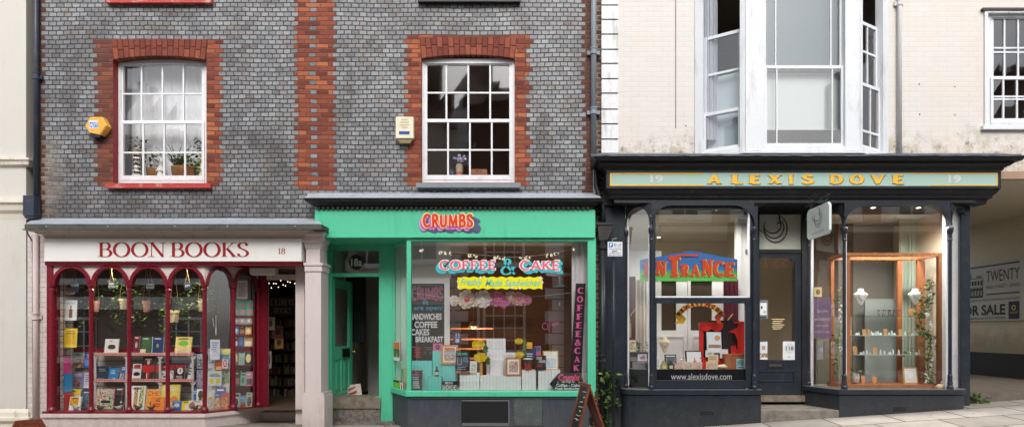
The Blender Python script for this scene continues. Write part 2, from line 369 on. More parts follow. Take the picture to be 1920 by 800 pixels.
def glass(name, base=.03, fres=1.6, tint=(1, 1, 1), rough=0.0, wave=.0):
    t = NT(name)
    tr = t.n('BsdfTransparent', None, Color=tint); gl = t.n('BsdfGlossy', None, Color=(1, 1, 1), Roughness=rough)
    if wave:
        bp = t.n('Bump', None, Height=t.noise(t.pos(), 3.2, 2, .4), Distance=wave)
        t.t.links.new(bp.outputs[0], gl.inputs['Normal'])
    g = t.n('NewGeometry'); dp = t.n('VectorMath', {'operation': 'DOT_PRODUCT'}); t.set(dp.inputs[0], g.outputs['Normal']); t.set(dp.inputs[1], g.outputs['Incoming'])
    sch = t.m('ADD', .04, t.m('MULTIPLY', .96, t.m('POWER', t.m('SUBTRACT', 1.0, t.m('ABSOLUTE', dp.outputs['Value'])), 5.0)))
    f = t.m('ADD', t.m('MULTIPLY', sch, fres), base)
    mx = t.n('MixShader', None, Fac=t.m('MINIMUM', f, .9)); t.t.links.new(tr.outputs[0], mx.inputs[1]); t.t.links.new(gl.outputs[0], mx.inputs[2])
    t.t.links.new(mx.outputs[0], t.out.inputs[0]); return t.mat
def emit(name, c, s):
    t = NT(name); e = t.n('Emission', None, Color=c, Strength=s); t.t.links.new(e.outputs[0], t.out.inputs[0]); return t.mat
def voile(name, c, a=.5, tl=.4):
    t = NT(name); d = t.n('BsdfDiffuse', None, Color=c); tr = t.n('BsdfTranslucent', None, Color=c); a1 = t.n('MixShader', None, Fac=tl)
    t.t.links.new(d.outputs[0], a1.inputs[1]); t.t.links.new(tr.outputs[0], a1.inputs[2])
    x = t.n('BsdfTransparent'); mx = t.n('MixShader', None, Fac=a); t.t.links.new(x.outputs[0], mx.inputs[1]); t.t.links.new(a1.outputs[0], mx.inputs[2])
    t.t.links.new(mx.outputs[0], t.out.inputs[0]); return t.mat
def gradz(name, stops, z0, z1, rough=.5):
    t = NT(name); z = t.xyz(t.pos())[2]
    f = t.n('MapRange', None, Value=t.m('ADD', z, t.m('MULTIPLY', t.m('SUBTRACT', t.noise(t.pos(), 14), .5), .06)), From_Min=z0, From_Max=z1).outputs[0]
    return t.finish(t.ramp(f, stops), rough)
def stone(name, c1, c2, scale=10, bump=.006, rough=.85):
    t = NT(name); p = t.pos(); n = t.noise(p, scale, 6, .7); f = t.noise(p, scale * 14, 3, .7)
    c = t.mix(t.ss(n, .3, .7), c1, c2); c = t.mix(t.ss(f, .45, .75, 0, .5), c, sh(c1, .55))
    return t.finish(c, rough, t.m('ADD', n, t.m('MULTIPLY', f, .5)), bump, spec=.3)
M = {}
M['brick'] = header_brick()
M['dull_brick'] = plain_brick('dull_brick', [S(70, 52, 44), S(100, 78, 64), S(122, 92, 74)], S(150, 138, 118))
M['red_voussoir'] = plain_brick('red_voussoir', [S(120, 48, 34), S(148, 64, 42), S(160, 70, 46)], S(96, 56, 44), .2, .4, .002, .003)
def wallstain(t, p, x, y, z, c):
    n = t.noise(p, 1.5, 5, .65); f = t.noise(p, 5, 7, .75)
    low = t.ss(t.m('ADD', z, t.m('MULTIPLY', t.m('SUBTRACT', n, .5), 1.1)), Z(236), Z(290))
    c = t.mix(t.m('MULTIPLY', low, t.ss(f, .42, .60, 0, .62)), c, S(160, 142, 108))
    c = t.mix(t.m('MULTIPLY', low, t.ss(t.noise(p, 7, 6, .7), .52, .64, 0, .75)), c, S(96, 86, 62))
    st = t.n('Mapping', None, Vector=p, Scale=(1, 1, .10)).outputs[0]
    c = t.mix(t.ss(t.noise(st, 3, 5, .7), .50, .74, 0, .30), c, S(206, 186, 166))
    c = t.mix(t.ss(t.noise(p, 2.6, 6, .7), .55, .72, 0, .4), c, S(226, 206, 188))
    return t.mix(t.ss(t.m('ADD', n, t.m('MULTIPLY', t.ss(x, 5.2, 6.2), .12)), .48, .72, 0, .55), c, S(219, 207, 196))
M['painted_brick'] = plain_brick('painted_brick', [S(213, 210, 205), S(216, 212, 207), S(217, 213, 208)], S(210, 206, 200), .225, .075, .006, .0010, .62, stain=wallstain, vs=.15)
def pinkstain(t, p, x, y, z, c):
    return t.mix(t.ss(t.noise(t.n('Mapping', None, Vector=p, Scale=(2, 1, .2)).outputs[0], 6, 5, .7), .45, .75, 0, .45), c, S(150, 134, 124))
M['pink_brick'] = plain_brick('pink_painted_brick', [S(212, 202, 198), S(215, 205, 201), S(218, 208, 204)], S(202, 190, 185), .225, .075, .006, .003, .6, stain=pinkstain, vs=.15)
M['quoin'] = paint('white_quoin_paint', S(226, 227, 229), .55, .06, 5, 1.2, S(140, 136, 130), .55, drips=1)
M['white'] = paint('white_window_paint', S(230, 231, 234), .42, .04, 7, .5, S(170, 166, 160), .30)
M['oldwhite'] = paint('weathered_white_paint', S(222, 225, 229), .5, .06, 6, 1.0, S(136, 130, 122), .32, drips=1)
M['cream'] = paint('cream_stucco', S(209, 206, 198), .65, .03, 3, .8, S(196, 186, 166), .35, drips=1, splash=.30)
M['creamtrim'] = paint('cream_stucco_ledge', S(228, 220, 204), .65, .05, 5, 1.0, S(130, 116, 92), .6, drips=1)
M['pinkwhite'] = paint('pale_pink_paint', S(222, 208, 204), .45, .04, 5, .5, S(160, 146, 138), .35, drips=1, splash=.30)
M['pinkcornice'] = paint('dusty_pink_cornice', S(190, 172, 164), .6, .07, 5, .7, S(110, 98, 90), .5)
M['signwhite'] = paint('fascia_white', S(240, 237, 232), .4, .02, 3, .2, S(214, 208, 200), .25, drips=1)
M['maroon'] = paint('maroon_gloss', S(124, 22, 40), .3, .10, 7, .4, S(92, 18, 30), .5)
M['redpaint'] = paint('red_reveal_paint', S(146, 42, 44), .5, .14, 12, 1.6, S(96, 36, 34), .6)
M['redsill'] = paint('red_sill_paint', S(186, 62, 58), .5, .12, 12, 1.0, S(226, 214, 206), .55)
M['redletter'] = paint('red_sign_letter', S(158, 26, 40), .4, .06, 9, .1)
M['green'] = paint('jade_green_paint', S(92, 205, 164), .38, .05, 4, .35, S(48, 150, 108), .25, drips=1)
M['slate'] = paint('slate_blue_paint', S(62, 70, 82), .5, .09, 6, .6, S(96, 102, 108), .35, drips=1, splash=.30)
M['navy'] = paint('charcoal_navy_paint', S(38, 45, 54), .34, .09, 7, .4, S(74, 78, 84), .28, splash=.12)
M['navydark'] = paint('charcoal_cornice_paint', S(33, 34, 38), .4, .10, 7, .5, S(62, 62, 62), .25, splash=.3)
M['black'] = paint('black_cornice_paint', S(34, 33, 34), .45, .14, 8, .6, S(74, 72, 68), .4, splash=.3)
M['lead'] = paint('lead_sheet', S(170, 177, 186), .5, .12, 8, 1.4, S(112, 116, 120), .6)
M['mosslead'] = paint('mossy_lead_edge', S(90, 92, 86), .8, .35, 16, 2.0, S(50, 52, 36), 1.0)
M['bluepipe'] = paint('slate_blue_pipe', S(52, 60, 76), .4, .12, 9, .5, S(96, 92, 84), .4)
M['greypipe'] = paint('grey_pipe', S(132, 142, 150), .45, .08, 7, .5, S(104, 92, 78), .45, drips=1)
M['palepipe'] = paint('pale_pipe', S(206, 206, 206), .45, .06, 7, .5, S(150, 138, 120), .4, drips=1)
M['pinkpipe'] = paint('pink_pipe', S(206, 190, 186), .45, .06, 7, .5, S(150, 130, 120), .4, drips=1)
M['iron'] = paint('black_cast_iron', S(36, 39, 44), .4, .14, 9, .7, S(84, 80, 76), .4)
M['sea'] = paint('sea_green_fascia', S(166, 196, 184), .45, .035, 5, .2)
M['gold'] = paint('gold_leaf', S(240, 190, 66), .4, .08, 16, .3, S(190, 136, 50), .35)
M['greysill'] = paint('grey_stone_sill', S(132, 140, 144), .6, .08, 9, .6, S(90, 92, 90), .4)
M['step'] = stone('worn_stone_step', S(150, 138, 122), S(112, 102, 90), 9)
M['concrete'] = stone('concrete_step', S(146, 140, 130), S(110, 104, 96), 7)
M['wood'] = paint('orange_brown_wood', S(184, 118, 78), .4, .16, 14, .3, S(110, 52, 26), .5, drips=1)
M['boardwood'] = paint('stained_easel_wood', S(136, 66, 40), .45, .18, 14, .4, S(90, 40, 24), .6, drips=1)
M['chalk'] = paint('chalkboard_black', S(38, 40, 44), .6, .15, 9, .2, S(70, 70, 72), .4)
M['brass'] = NT('brass'); M['brass'] = M['brass'].finish(S(212, 170, 92), .25, metal=1.0)
M['steel'] = NT('dull_steel'); M['steel'] = M['steel'].finish(S(170, 172, 176), .35, metal=1.0)
M['slat'] = paint('grey_slatwall', S(200, 196, 190), .5, .05, 5, .2)
M['dark'] = paint('dark_interior', S(58, 44, 38), .8, .2, 3, .5)
M['darkfloor'] = paint('dark_floorboards', S(86, 68, 54), .6, .15, 3, .5)
M['room'] = paint('room_plaster', S(170, 158, 140), .8, .05, 2, .3)
M['roomwhite'] = paint('white_interior_paint', S(230, 230, 228), .6, .03, 3, .2)
M['glass'] = glass('shop_window_glass', .135, 1.2)
M['sashglass'] = glass('old_sash_glass', .06, 1.4, rough=.03)
M['voile'] = voile('white_voile', (.86, .87, .89), .78)
M['greyvoile'] = voile('grey_voile', (.30, .27, .26), .36)
M['leaf'] = paint('leaf_green', S(74, 104, 44), .5, .35, 30, .2)
M['leafdark'] = paint('dark_leaf_green', S(52, 78, 38), .5, .35, 30, .2)
M['leaflight'] = paint('light_leaf_green', S(126, 160, 62), .5, .3, 30, .2)
M['teracotta'] = paint('pink_clay_pot', S(216, 150, 128), .7, .06, 12, .2)
M['creampot'] = paint('cream_clay_pot', S(230, 210, 166), .6, .05, 12, .2)
M['wicker'] = paint('wicker', S(176, 126, 82), .8, .3, 40, 1.5)
M['bead'] = C(228, 228, 226)
# ------------------------------------------------------------------ the ground
def g0(x): return max(0.0, min(.50, .135 + .0674 * (x - 3.326)))
def gz(x, y): return g0(x) + .03 * min(y, 0)
XS = [-60, -14, -8, -4, 0, 1.32] + [1.6 + .4 * i for i in range(19)] + [12, 20, 60]
def sheet(name, y0, y1, dz, mat, xs=XS, cross=True, ny=6, thick=0):
    mb = MB(); ys = [lerp(y0, y1, i / ny) for i in range(ny + 1)]
    vs = [(x, y, (gz(x, y) if cross else g0(x)) + dz) for y in ys for x in xs]; n = len(xs)
    mb.add(vs, [(j * n + i, j * n + i + 1, (j + 1) * n + i + 1, (j + 1) * n + i) for j in range(ny) for i in range(n - 1)], 0)
    if thick: # kerb-side riser
        yk = y0 if thick > 0 else y1; r = [(x, yk, gz(x, yk) + dz) for x in xs]; b = [(x, yk, gz(x, yk) + dz - .2) for x in xs]
        mb.add(r + b, [(i, n + i, n + i + 1, i + 1) for i in range(n - 1)], 0)
    o = mb.build(name, mat, loc=(0, 0, 0)); o['kind'] = 'structure'; return o
def paving():
    t = NT('concrete_paving_slabs'); p = t.pos(); x, y, z = t.xyz(p)
    b = brick_nodes(t, t.m('ADD', x, 7.0), t.m('ADD', y, 9.0), .86, .58, .012, 5.0, .004, p)
    n = t.noise(p, 3, 6, .7); f = t.noise(p, 90, 3, .7)
    c = t.ramp(b['rnd'], [(0, S(178, 171, 163)), (.5, S(194, 187, 179)), (1, S(204, 197, 189))])
    c = t.mix(t.ss(n, .35, .75, 0, .45), c, S(140, 130, 118)); c = t.mix(t.ss(f, .5, .75, 0, .5), c, S(120, 112, 104))
    c = t.mix(t.ss(t.noise(p, 1.6, 4, .6), .60, .70, 0, .6), c, S(176, 150, 118))
    vo = t.n('TexVoronoi', None, Vector=p, Scale=2.6).outputs['Distance']; c = t.mix(t.ss(vo, .055, .035, 0, .7), c, S(96, 92, 88))
    vo = t.n('TexVoronoi', None, Vector=p, Scale=1.7).outputs['Distance']; c = t.mix(t.ss(vo, .03, .02, 0, .6), c, S(214, 210, 204))
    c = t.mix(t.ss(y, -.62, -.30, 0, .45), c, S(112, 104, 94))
    c = t.mix(b['mask'], S(84, 76, 68), c)
    return t.finish(c, .8, t.m('ADD', b['mask'], t.m('MULTIPLY', f, .3)), .006, spec=.3)
M['paving'] = paving()
M['asphalt'] = stone('asphalt', S(74, 74, 76), S(92, 92, 92), 6)
M['passage'] = stone('passage_tarmac', S(120, 110, 98), S(98, 90, 80), 5)
sheet('ground', -60, 60, -.36, M['asphalt'], cross=False, ny=4)
sheet('road', -8.4, -2.5, -.14, M['asphalt'])
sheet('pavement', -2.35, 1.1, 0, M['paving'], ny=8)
k = sheet('kerb', -2.5, -2.35, .002, M['concrete'], ny=1, thick=1)
sheet('opposite_pavement', -10.9, -8.4, -.004, M['paving'], thick=-1)
mb = MB(); mb.box(6.46, 9.5, .1, 14, .3, .515); o = mb.build('passage_path', M['passage']); o['kind'] = 'structure'

# ------------------------------------------------------------------ walls with openings
def wall(mb, x0, x1, z0, z1, Y, holes, depth=.3, m=0, mrev=None):
    """front sheet at Y with rectangular holes (x0,x1,z0,z1) and their reveals"""
    xs = sorted({x0, x1} | {h[i] for h in holes for i in (0, 1)}); zs = sorted({z0, z1} | {h[i] for h in holes for i in (2, 3)})
    for i in range(len(xs) - 1):
        for j in range(len(zs) - 1):
            cx, cz = (xs[i] + xs[i + 1]) / 2, (zs[j] + zs[j + 1]) / 2
            if any(h[0] < cx < h[1] and h[2] < cz < h[3] for h in holes): continue
            mb.poly([(xs[i], Y, zs[j]), (xs[i + 1], Y, zs[j]), (xs[i + 1], Y, zs[j + 1]), (xs[i], Y, zs[j + 1])], m)
    for h in holes:
        a, b, c, d = h[:4]; r = mrev if (mrev is not None and len(h) > 4) else m; e = Y + depth
        mb.poly([(a, Y, c), (a, Y, d), (a, e, d), (a, e, c)], r); mb.poly([(b, Y, c), (b, e, c), (b, e, d), (b, Y, d)], r)
        mb.poly([(a, Y, d), (b, Y, d), (b, e, d), (a, e, d)], r); mb.poly([(a, Y, c), (a, e, c), (b, e, c), (b, Y, c)], r)
def room(parent, x0, x1, y0, y1, z0, z1, mw, mf=None, mc=None, name='room_shell'):
    mb = MB()
    mb.poly([(x0, y1, z0), (x0, y1, z1), (x1, y1, z1), (x1, y1, z0)], 0)
    mb.poly([(x0, y0, z0), (x0, y0, z1), (x0, y1, z1), (x0, y1, z0)], 0); mb.poly([(x1, y0, z0), (x1, y1, z0), (x1, y1, z1), (x1, y0, z1)], 0)
    mb.poly([(x0, y0, z0), (x0, y1, z0), (x1, y1, z0), (x1, y0, z0)], 1); mb.poly([(x0, y0, z1), (x1, y0, z1), (x1, y1, z1), (x0, y1, z1)], 2)
    return mb.build(name, [mw, mf or mw, mc or mw], parent)
def pane(parent, px0, px1, py0, py1, Y, mat=None, xf=None, name='pane'):
    mb = MB(xf)
    if xf: mb.poly([(px0, Y, py0), (px1, Y, py0), (px1, Y, py1), (px0, Y, py1)])
    else: mb.pq(px0, px1, py0, py1, Y)
    return mb.build(name, mat or M['glass'], parent)
def curtain(px0, px1, py0, py1, Y, amp=.025, waves=8, top=None):
    mb = MB(); n = waves * 8; x0, x1 = X(px0, Y), X(px1, Y); z0, z1 = Z(py1, Y), Z(py0, Y)
    ph = random.random() * 6
    f = lambda t: amp * (math.sin(2 * pi * waves * t + ph) + .4 * math.sin(2 * pi * waves * 2.3 * t + 1.3 * ph))
    vs = [(lerp(x0, x1, i / n), Y + f(i / n) * (1 if j == 0 else .8), (z0, z1)[j]) for j in (0, 1) for i in range(n + 1)]
    mb.add(vs, [(i, i + 1, n + 2 + i, n + 1 + i) for i in range(n)]); return mb
# ------------------------------------------------------------------ brick house
BH = thing('brick_house', 'grey brick house with orange-red brick dressings above the bookshop and the green cafe', 'house', (-3.2, 0, 0))
wl = (X(212), X(387), Z(343), Z(103)); wr = (X(790), X(965), Z(342), Z(103))
ul = (X(214), X(387), Z(-2), Z(-190)); ur = (X(792), X(965), Z(-2), Z(-190))
mb = MB()
LB = Z(425); LC = Z(378)
wall(mb, X(64), X(1112), LB - .02, 8.2, 0, [wl + (1,), wr, ul, ur, (X(588), X(1112) - .0001, LB - .1, LC)], .26, 0, 1)
mb.box(X(64), X(1112), .26, 7, 4.4 + 3.2, 8.2, 0)
mb.box(X(1112), X(1131), .03, .3, -.2, 8.2, 2)
mb.poly([(X(64), 0, -.2), (X(64), 0, 8.2), (X(64), 7, 8.2), (X(64), 7, -.2)], 0)
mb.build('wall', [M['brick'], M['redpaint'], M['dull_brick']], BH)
mb = MB(); mb.prism([(-.25, 8.2), (3.4, 10.6), (7.2, 8.2)], X(64), X(1128), 0, 'x'); mb.build('roof', paint('roof_tiles', S(120, 70, 56), .8, .2, 9, 2), BH)
def voussoirs(px0, px1, pyT, pyB, rise, Y, fan):
    """flat-topped arch of upright bricks over a shallow curved soffit"""
    mb = MB(); n = 17; x0, x1 = X(px0), X(px1); zt = Z(pyT); L = x1 - x0
    def soff(t): return Z(pyB) + rise * (1 - (2 * t - 1) ** 2)
    for i in range(n):
        a, b = (i + .06) / n, (i + .94) / n
        for k in range(2):
            f = lambda t, z: (x0 + L * t + fan * (2 * t - 1) * (z - soff(.5)) / .3, z)
            def q(t, kk): return lerp(soff(t), zt, kk)
            lo, hi = (0, .57) if (i + k) % 2 else (0, .43)
            if k: lo, hi = (.6, 1) if (i + 0) % 2 == 0 else (.46, 1)
            else: lo, hi = (0, .57) if i % 2 == 0 else (0, .43)
            p = [f(a, q(a, lo)), f(b, q(b, lo)), f(b, q(b, hi)), f(a, q(a, hi))]
            mb.prism(p, Y, Y + .1, random.choice((0, 0, 1, 2)))
    f2 = []
    back = [(x0 + L * i / 20, soff(i / 20)) for i in range(21)] + [(x1 + fan * .8, zt - .01), (x0 - fan * .8, zt - .01)]
    mb.prism(back, Y + .008, Y + .27, 3)
    return mb.build('brick_arch', [paint('arch_brick_a', S(132, 66, 50), .8, .25, 26, 2, S(84, 50, 42), .4), paint('arch_brick_b', S(150, 80, 58), .8, .25, 26, 2, S(100, 56, 44), .4), paint('arch_brick_c', S(116, 56, 44), .8, .25, 26, 2), paint('arch_mortar', S(84, 46, 38), .9, .2, 20, 1)], BH, bevel=.003)
voussoirs(213, 386, 74, 112, .055, -.012, .035)
voussoirs(790, 965, 70, 110, .055, -.012, .035)
def sash(parent, px0, px1, py0, py1, Y, mid, cols, ru, rl, frame_px=6, name='sash_window', mat=None, gl=None, off=3):
    """box frame, two sliding sashes with glazing bars, a sheet of glass in each; pixels are taken at depth Y"""
    w = mat or M['white']; mb = MB(); f = frame_px
    mb.pb(px0, px0 + f, py0, py1, Y, Y + .10); mb.pb(px1 - f, px1, py0, py1, Y, Y + .10)
    mb.pb(px0 + f, px1 - f, py0, py0 + f + 2, Y + .002, Y + .10); mb.pb(px0 + f, px1 - f, py1 - f, py1, Y - .01, Y + .10)
    W = mb.build(name, w, parent, bevel=.004)
    def leaf(nm, a, b, c, d, y, rows, ox, low):
        s = MB(); st = 5
        s.pb(a, a + st, c, d, y, y + .038); s.pb(b - st, b, c, d, y, y + .038)
        s.pb(a + st, b - st, c, c + (4 if low else 5), y + .001, y + .038); s.pb(a + st, b - st, d - (9 if low else 5), d, y + .001, y + .038)
        for i in range(1, cols): s.pb(lerp(a, b, i / cols) - 1.6 + ox, lerp(a, b, i / cols) + 1.6 + ox, c + 3, d - 3, y + .006, y + .03)
        for r in rows: s.pb(a + 3, b - 3, r - 1.5, r + 1.5, y + .008, y + .03)
        s.build(nm, w, W, bevel=.003)
        pm = MB(); ce = [c + 2] + list(rows) + [d - 2]
        for i in range(cols):
            for j in range(len(ce) - 1):
                a0, a1 = lerp(a, b, i / cols) + ox * (0 < i), lerp(a, b, (i + 1) / cols) + ox * (i < cols - 1)
                pm.poly([P(*q_, y + .02 + random.uniform(-.0028, .0028)) for q_ in ((a0, ce[j + 1]), (a1, ce[j + 1]), (a1, ce[j]), (a0, ce[j]))])
        pm.build('pane', gl or M['sashglass'], W)
    leaf('upper_sash', px0 + f, px1 - f, py0 + f, mid + 2, Y + .022, ru, 0, False)
    leaf('lower_sash', px0 + f, px1 - f, mid - 1, py1 - f, Y - .018 + .0, rl, off, True)
    return W
sash(BH, 220, 389, 112, 344, .115, 229, 4, [176], [286])
sash(BH, 789, 967, 110, 344, .07, 226, 4, [174], [281], 7)
sash(BH, 220, 389, -188, -3, .115, -90, 4, [-140], [-45]); sash(BH, 789, 967, -188, -3, .07, -90, 4, [-140], [-45])
mb = MB(); mb.pb(197, 394, 344, 352, -.075, .12); mb.build('window_sill', M['redsill'], BH, bevel=.006)
mb = MB(); mb.pb(780, 976, 342.5, 351, -.085, .07); mb.build('window_sill', M['greysill'], BH, bevel=.006)
mb = MB(); mb.pb(198, 396, -4, 5, -.075, .12); mb.build('window_sill', M['redsill'], BH, bevel=.006)
mb = MB(); mb.pb(783, 975, -6, 3, -.085, .07); mb.build('window_sill', M['black'], BH, bevel=.006)
room(BH, X(180), X(420), .22, 3.0, Z(350), Z(90), M['room'], M['darkfloor'], M['roomwhite'])
room(BH, X(740), X(1010), .22, 2.4, Z(350), Z(90), paint('dim_room_wall', S(118, 92, 78), .8, .1, 3, .2), M['darkfloor'], M['room'])
room(BH, X(180), X(420), .22, 2.0, Z(0), Z(-200), M['dark']); room(BH, X(740), X(1010), .22, 2.0, Z(0), Z(-200), M['dark'])
mb = MB(); mb.pb(213, 386, 336, 349, .225, .55); mb.build('window_board', M['white'], BH)
mb = MB(); mb.pb(789, 966, 334, 349, .18, .5); mb.build('window_board', M['wood'], BH)
tag(curtain(216, 394, 106, 338, .40, .012, 9).build('net_curtain', voile('window_voile', (.88, .90, .92), .97, .12)), 'white net curtain hanging behind the plants in the window with the red reveal', 'curtain')
# things on the two sills
def leaves(mb, c, n, r, size, mats=(0,), droop=0.0, zs=1.0, flat=.5):
    for _ in range(n):
        a = random.uniform(0, 2 * pi); rr = r * random.random() ** .6; h = random.uniform(-1, 1) * r * zs
        p = Vector((c[0] + rr * math.cos(a), c[1] + rr * math.sin(a) * .7, c[2] + h - droop * rr))
        d = Vector((math.cos(a), math.sin(a), random.uniform(-.8, .7))).normalized() * size * random.uniform(.6, 1.3)
        s = d.cross(Vector((random.uniform(-1, 1), random.uniform(-1, 1), 1))).normalized() * d.length * flat * .6
        mb.add([p, p + d * .5 + s, p + d, p + d * .5 - s], [(0, 1, 2), (0, 2, 3)], random.choice(mats))
def fronds(mb, c, n, L, w, m=0, up=.9, spread=1.0):
    for k in range(n):
        a = 2 * pi * k / n + random.uniform(-.2, .2); pts = []
        l = L * random.uniform(.7, 1.1); e = random.uniform(.45, 1.0) * spread
        for i in range(7):
            t = i / 6; pts.append(Vector((c[0] + math.cos(a) * l * e * t, c[1] + math.sin(a) * l * e * t * .5, c[2] + l * up * (t - .55 * t * t * e))))
        for i in range(6):
            for sgn in (-1, 1):
                d = (pts[i + 1] - pts[i]); s = Vector((-d.z * sgn, 0, abs(d.x) * sgn * .6 + .002)).normalized() * w * (1 - i / 7)
                mb.add([pts[i], pts[i + 1], pts[i] + d * .9 + s], [(0, 1, 2)], m)
Yp = .275; zb = Z(336, .225) 
def bx(p): return X(p, Yp)
def fig(name, label, catg, px, h, prof, cols, stripes=None):
    t = thing(name, label, catg, (bx(px), Yp, zb)); mb = MB()
    mb.lathe([(r * h, z * h) for r, z in prof], bx(px), Yp, zb, 14); b = mb.build('body', cols[0], t, smooth=True); return t
cat_prof = [(.12, 0), (.17, .04), (.17, .2), (.145, .42), (.12, .55), (.10, .6), (.145, .68), (.155, .78), (.13, .88), (.06, .95)]
def stripes(name, a, b, s):
    t = NT(name); z = t.xyz(t.pos()); n = t.noise(t.pos(), 30, 2)
    w = t.m('SINE', t.m('ADD', t.m('MULTIPLY', z[2], s), t.m('MULTIPLY', n, 7.0)))
    return t.finish(t.mix(t.ss(w, -.1, .1), a, b), .4)
def cat_figure(px, h, mat, label, pot):
    t = thing('cat_ornament', label, 'ornament', (bx(px), Yp, zb)); mb = MB()
    mb.lathe([(r * h, z * h) for r, z in cat_prof], bx(px), Yp, zb, 14); mb.build('body', mat, t, smooth=True)
    for s_ in (-1, 1):
        e = MB(); x = bx(px) + s_ * .09 * h; e.prism([(x - .045 * h, zb + .88 * h), (x + .045 * h, zb + .88 * h), (x + s_ * .02 * h, zb + 1.02 * h)], Yp - .02, Yp + .02); e.build('ear', mat, t)
    e = MB(); e.ball((bx(px) - .02, Yp - .155 * h, zb + .74 * h), .012, .008, .010, 0); e.build('nose', C(170, 60, 60), t)
    q = thing('small_pot_plant', pot, 'plant', (bx(px), Yp, zb + 1.02 * h)); mb = MB()
    mb.lathe([(.045, 0), (.06, .075), (.066, .075), (.066, .09), (.05, .09)], bx(px), Yp, zb + 1.0 * h, 14); mb.build('pot', C(196, 186, 160), q, smooth=False)
    mb = MB(); leaves(mb, (bx(px), Yp, zb + 1.0 * h + .15), 90, .12, .055, (0, 1)); mb.build('foliage', [M['leafdark'], M['leaf']], q)
cat_figure(257, .38, stripes('striped_glaze', S(232, 228, 216), S(60, 52, 46), 95), 'black and white striped pottery cat beside the left side of the sash window', 'small leafy pot plant set on the striped pottery cat')
cat_figure(381, .36, stripes('spotted_glaze', S(226, 214, 186), S(150, 130, 100), 46), 'pale cream pottery cat at the right end of the window sill', 'small leafy pot plant set on the pale cream pottery cat')
t = thing('statuette', 'small white kneeling statuette on the sill between two wicker baskets', 'ornament', (bx(302), Yp, zb)); mb = MB()
mb.lathe([(.065, 0), (.07, .02), (.055, .09), (.05, .14), (.058, .18), (.03, .21), (.024, .225), (.036, .25), (.038, .275), (.022, .305), (.004, .33)], bx(302), Yp, zb, 12)
for s_ in (-1, 1): mb.tube([(bx(302) + s_ * .055, Yp, zb + .18), (bx(302) + s_ * .07, Yp - .03, zb + .12), (bx(302) + s_ * .015, Yp - .06, zb + .14)], .016, 6)
mb.build('figure', C(232, 230, 226), t, smooth=True)
def basket(px0, px1, h, label, nfr, kind):
    x0, x1 = bx(px0), bx(px1); c = (x0 + x1) / 2; t = thing('wicker_basket', label, 'basket', (c, Yp, zb)); w = (x1 - x0) / 2
    mb = MB(); n = 20
    prof = [(.86, 0), (.9, h * .25), (.93, h * .5), (.97, h * .8), (1.0, h), (.96, h), (.9, h * .8)]
    vs = [(c + w * r * math.cos(2 * pi * k / n), Yp + min(w, .11) * r * math.sin(2 * pi * k / n), zb + z) for r, z in prof for k in range(n)]
    mb.add(vs, [(i * n + k, i * n + (k + 1) % n, (i + 1) * n + (k + 1) % n, (i + 1) * n + k) for i in range(len(prof) - 1) for k in range(n)] + [list(range(len(vs) - n, len(vs)))])
    for z in [h * (i + .5) / 9 for i in range(9)]:
        mb.tube([(c + w * (.88 + .12 * z / h) * math.cos(2 * pi * k / n), Yp + min(w, .11) * 1.0 * math.sin(2 * pi * k / n), zb + z) for k in range(n + 1)], .005, 5)
    mb.build('basket', M['wicker'], t)
    mb = MB()
    if kind == 0: leaves(mb, (c - .02, Yp, zb + h + .14), 70, .13, .06, (0,), .2)
    else:
        fronds(mb, (c - .1, Yp, zb + h - .02), 26, .50, .028, 0, .95, .9); leaves(mb, (c + .12, Yp, zb + h + .04), 110, .11, .06, (1,))
    mb.build('foliage', [M['leafdark'], M['leaflight']], t)
basket(276, 299, .17, 'small wicker basket holding a dark leafy plant on the sill', 0, 0)
basket(322, 367, .20, 'wide wicker basket with a fern and bright green leaves on the sill', 0, 1)
Yp = .33; zb = Z(334, .18)
t = thing('flower_vase', 'orange vase of dried lilac flowers in the dark sash window', 'vase', (bx(861), Yp, zb)); mb = MB()
mb.lathe([(.05, 0), (.052, .12), (.05, .13)], bx(861), Yp, zb, 14, 0); mb.lathe([(.052, .13), (.056, .2), (.05, .25)], bx(861), Yp, zb, 14, 1); mb.build('vase', [C(204, 104, 56), C(190, 172, 140)], t)
mb = MB()
for i in range(26):
    a = random.uniform(0, 6.28); r = random.random() * .10; q = (bx(861) + r * math.cos(a), Yp + r * math.sin(a) * .6, zb + .33 + random.uniform(-.05, .06)); mb.ball(q, .022, .022, .02, random.choice((0, 0, 1)), 7, 4)
    if i % 3 == 0: mb.tube([(bx(861), Yp, zb + .24), q], .003, 5, 2)
mb.build('flowers', [C(176, 160, 200), C(216, 208, 216), C(110, 116, 80)], t)
mb = MB(); mb.lathe([(.04, 0), (.045, .1), (.04, .16), (.025, .17), (.025, .19)], bx(846), Yp + .04, zb, 14); tag(mb.build('jar', C(70, 76, 82)), 'dark grey glass jar beside the orange vase', 'jar')
t = thing('keepsake_box', 'brown wooden box with stencilled writing on the dark window sill', 'box', (bx(899), Yp, zb)); mb = MB()
mb.box(bx(882), bx(915), Yp - .06, Yp + .08, zb, zb + .035); mb.box(bx(883), bx(914), Yp - .055, Yp + .075, zb + .037, zb + .165); mb.build('box', C(164, 112, 84), t, bevel=.004)
mb = MB()
for j, s_ in ((0, 'IN'), (1, 'LONDON')):
    a = bx(893 if j == 0 else 886); b = bx(903 if j == 0 else 911); z = zb + (.115 if j == 0 else .065)
    put2d(mb, text2d(s_, .01), (a, Yp - .058, z), (b - a, 0, 0), (0, 0, .032))
mb.build('lettering', C(92, 56, 42), t)
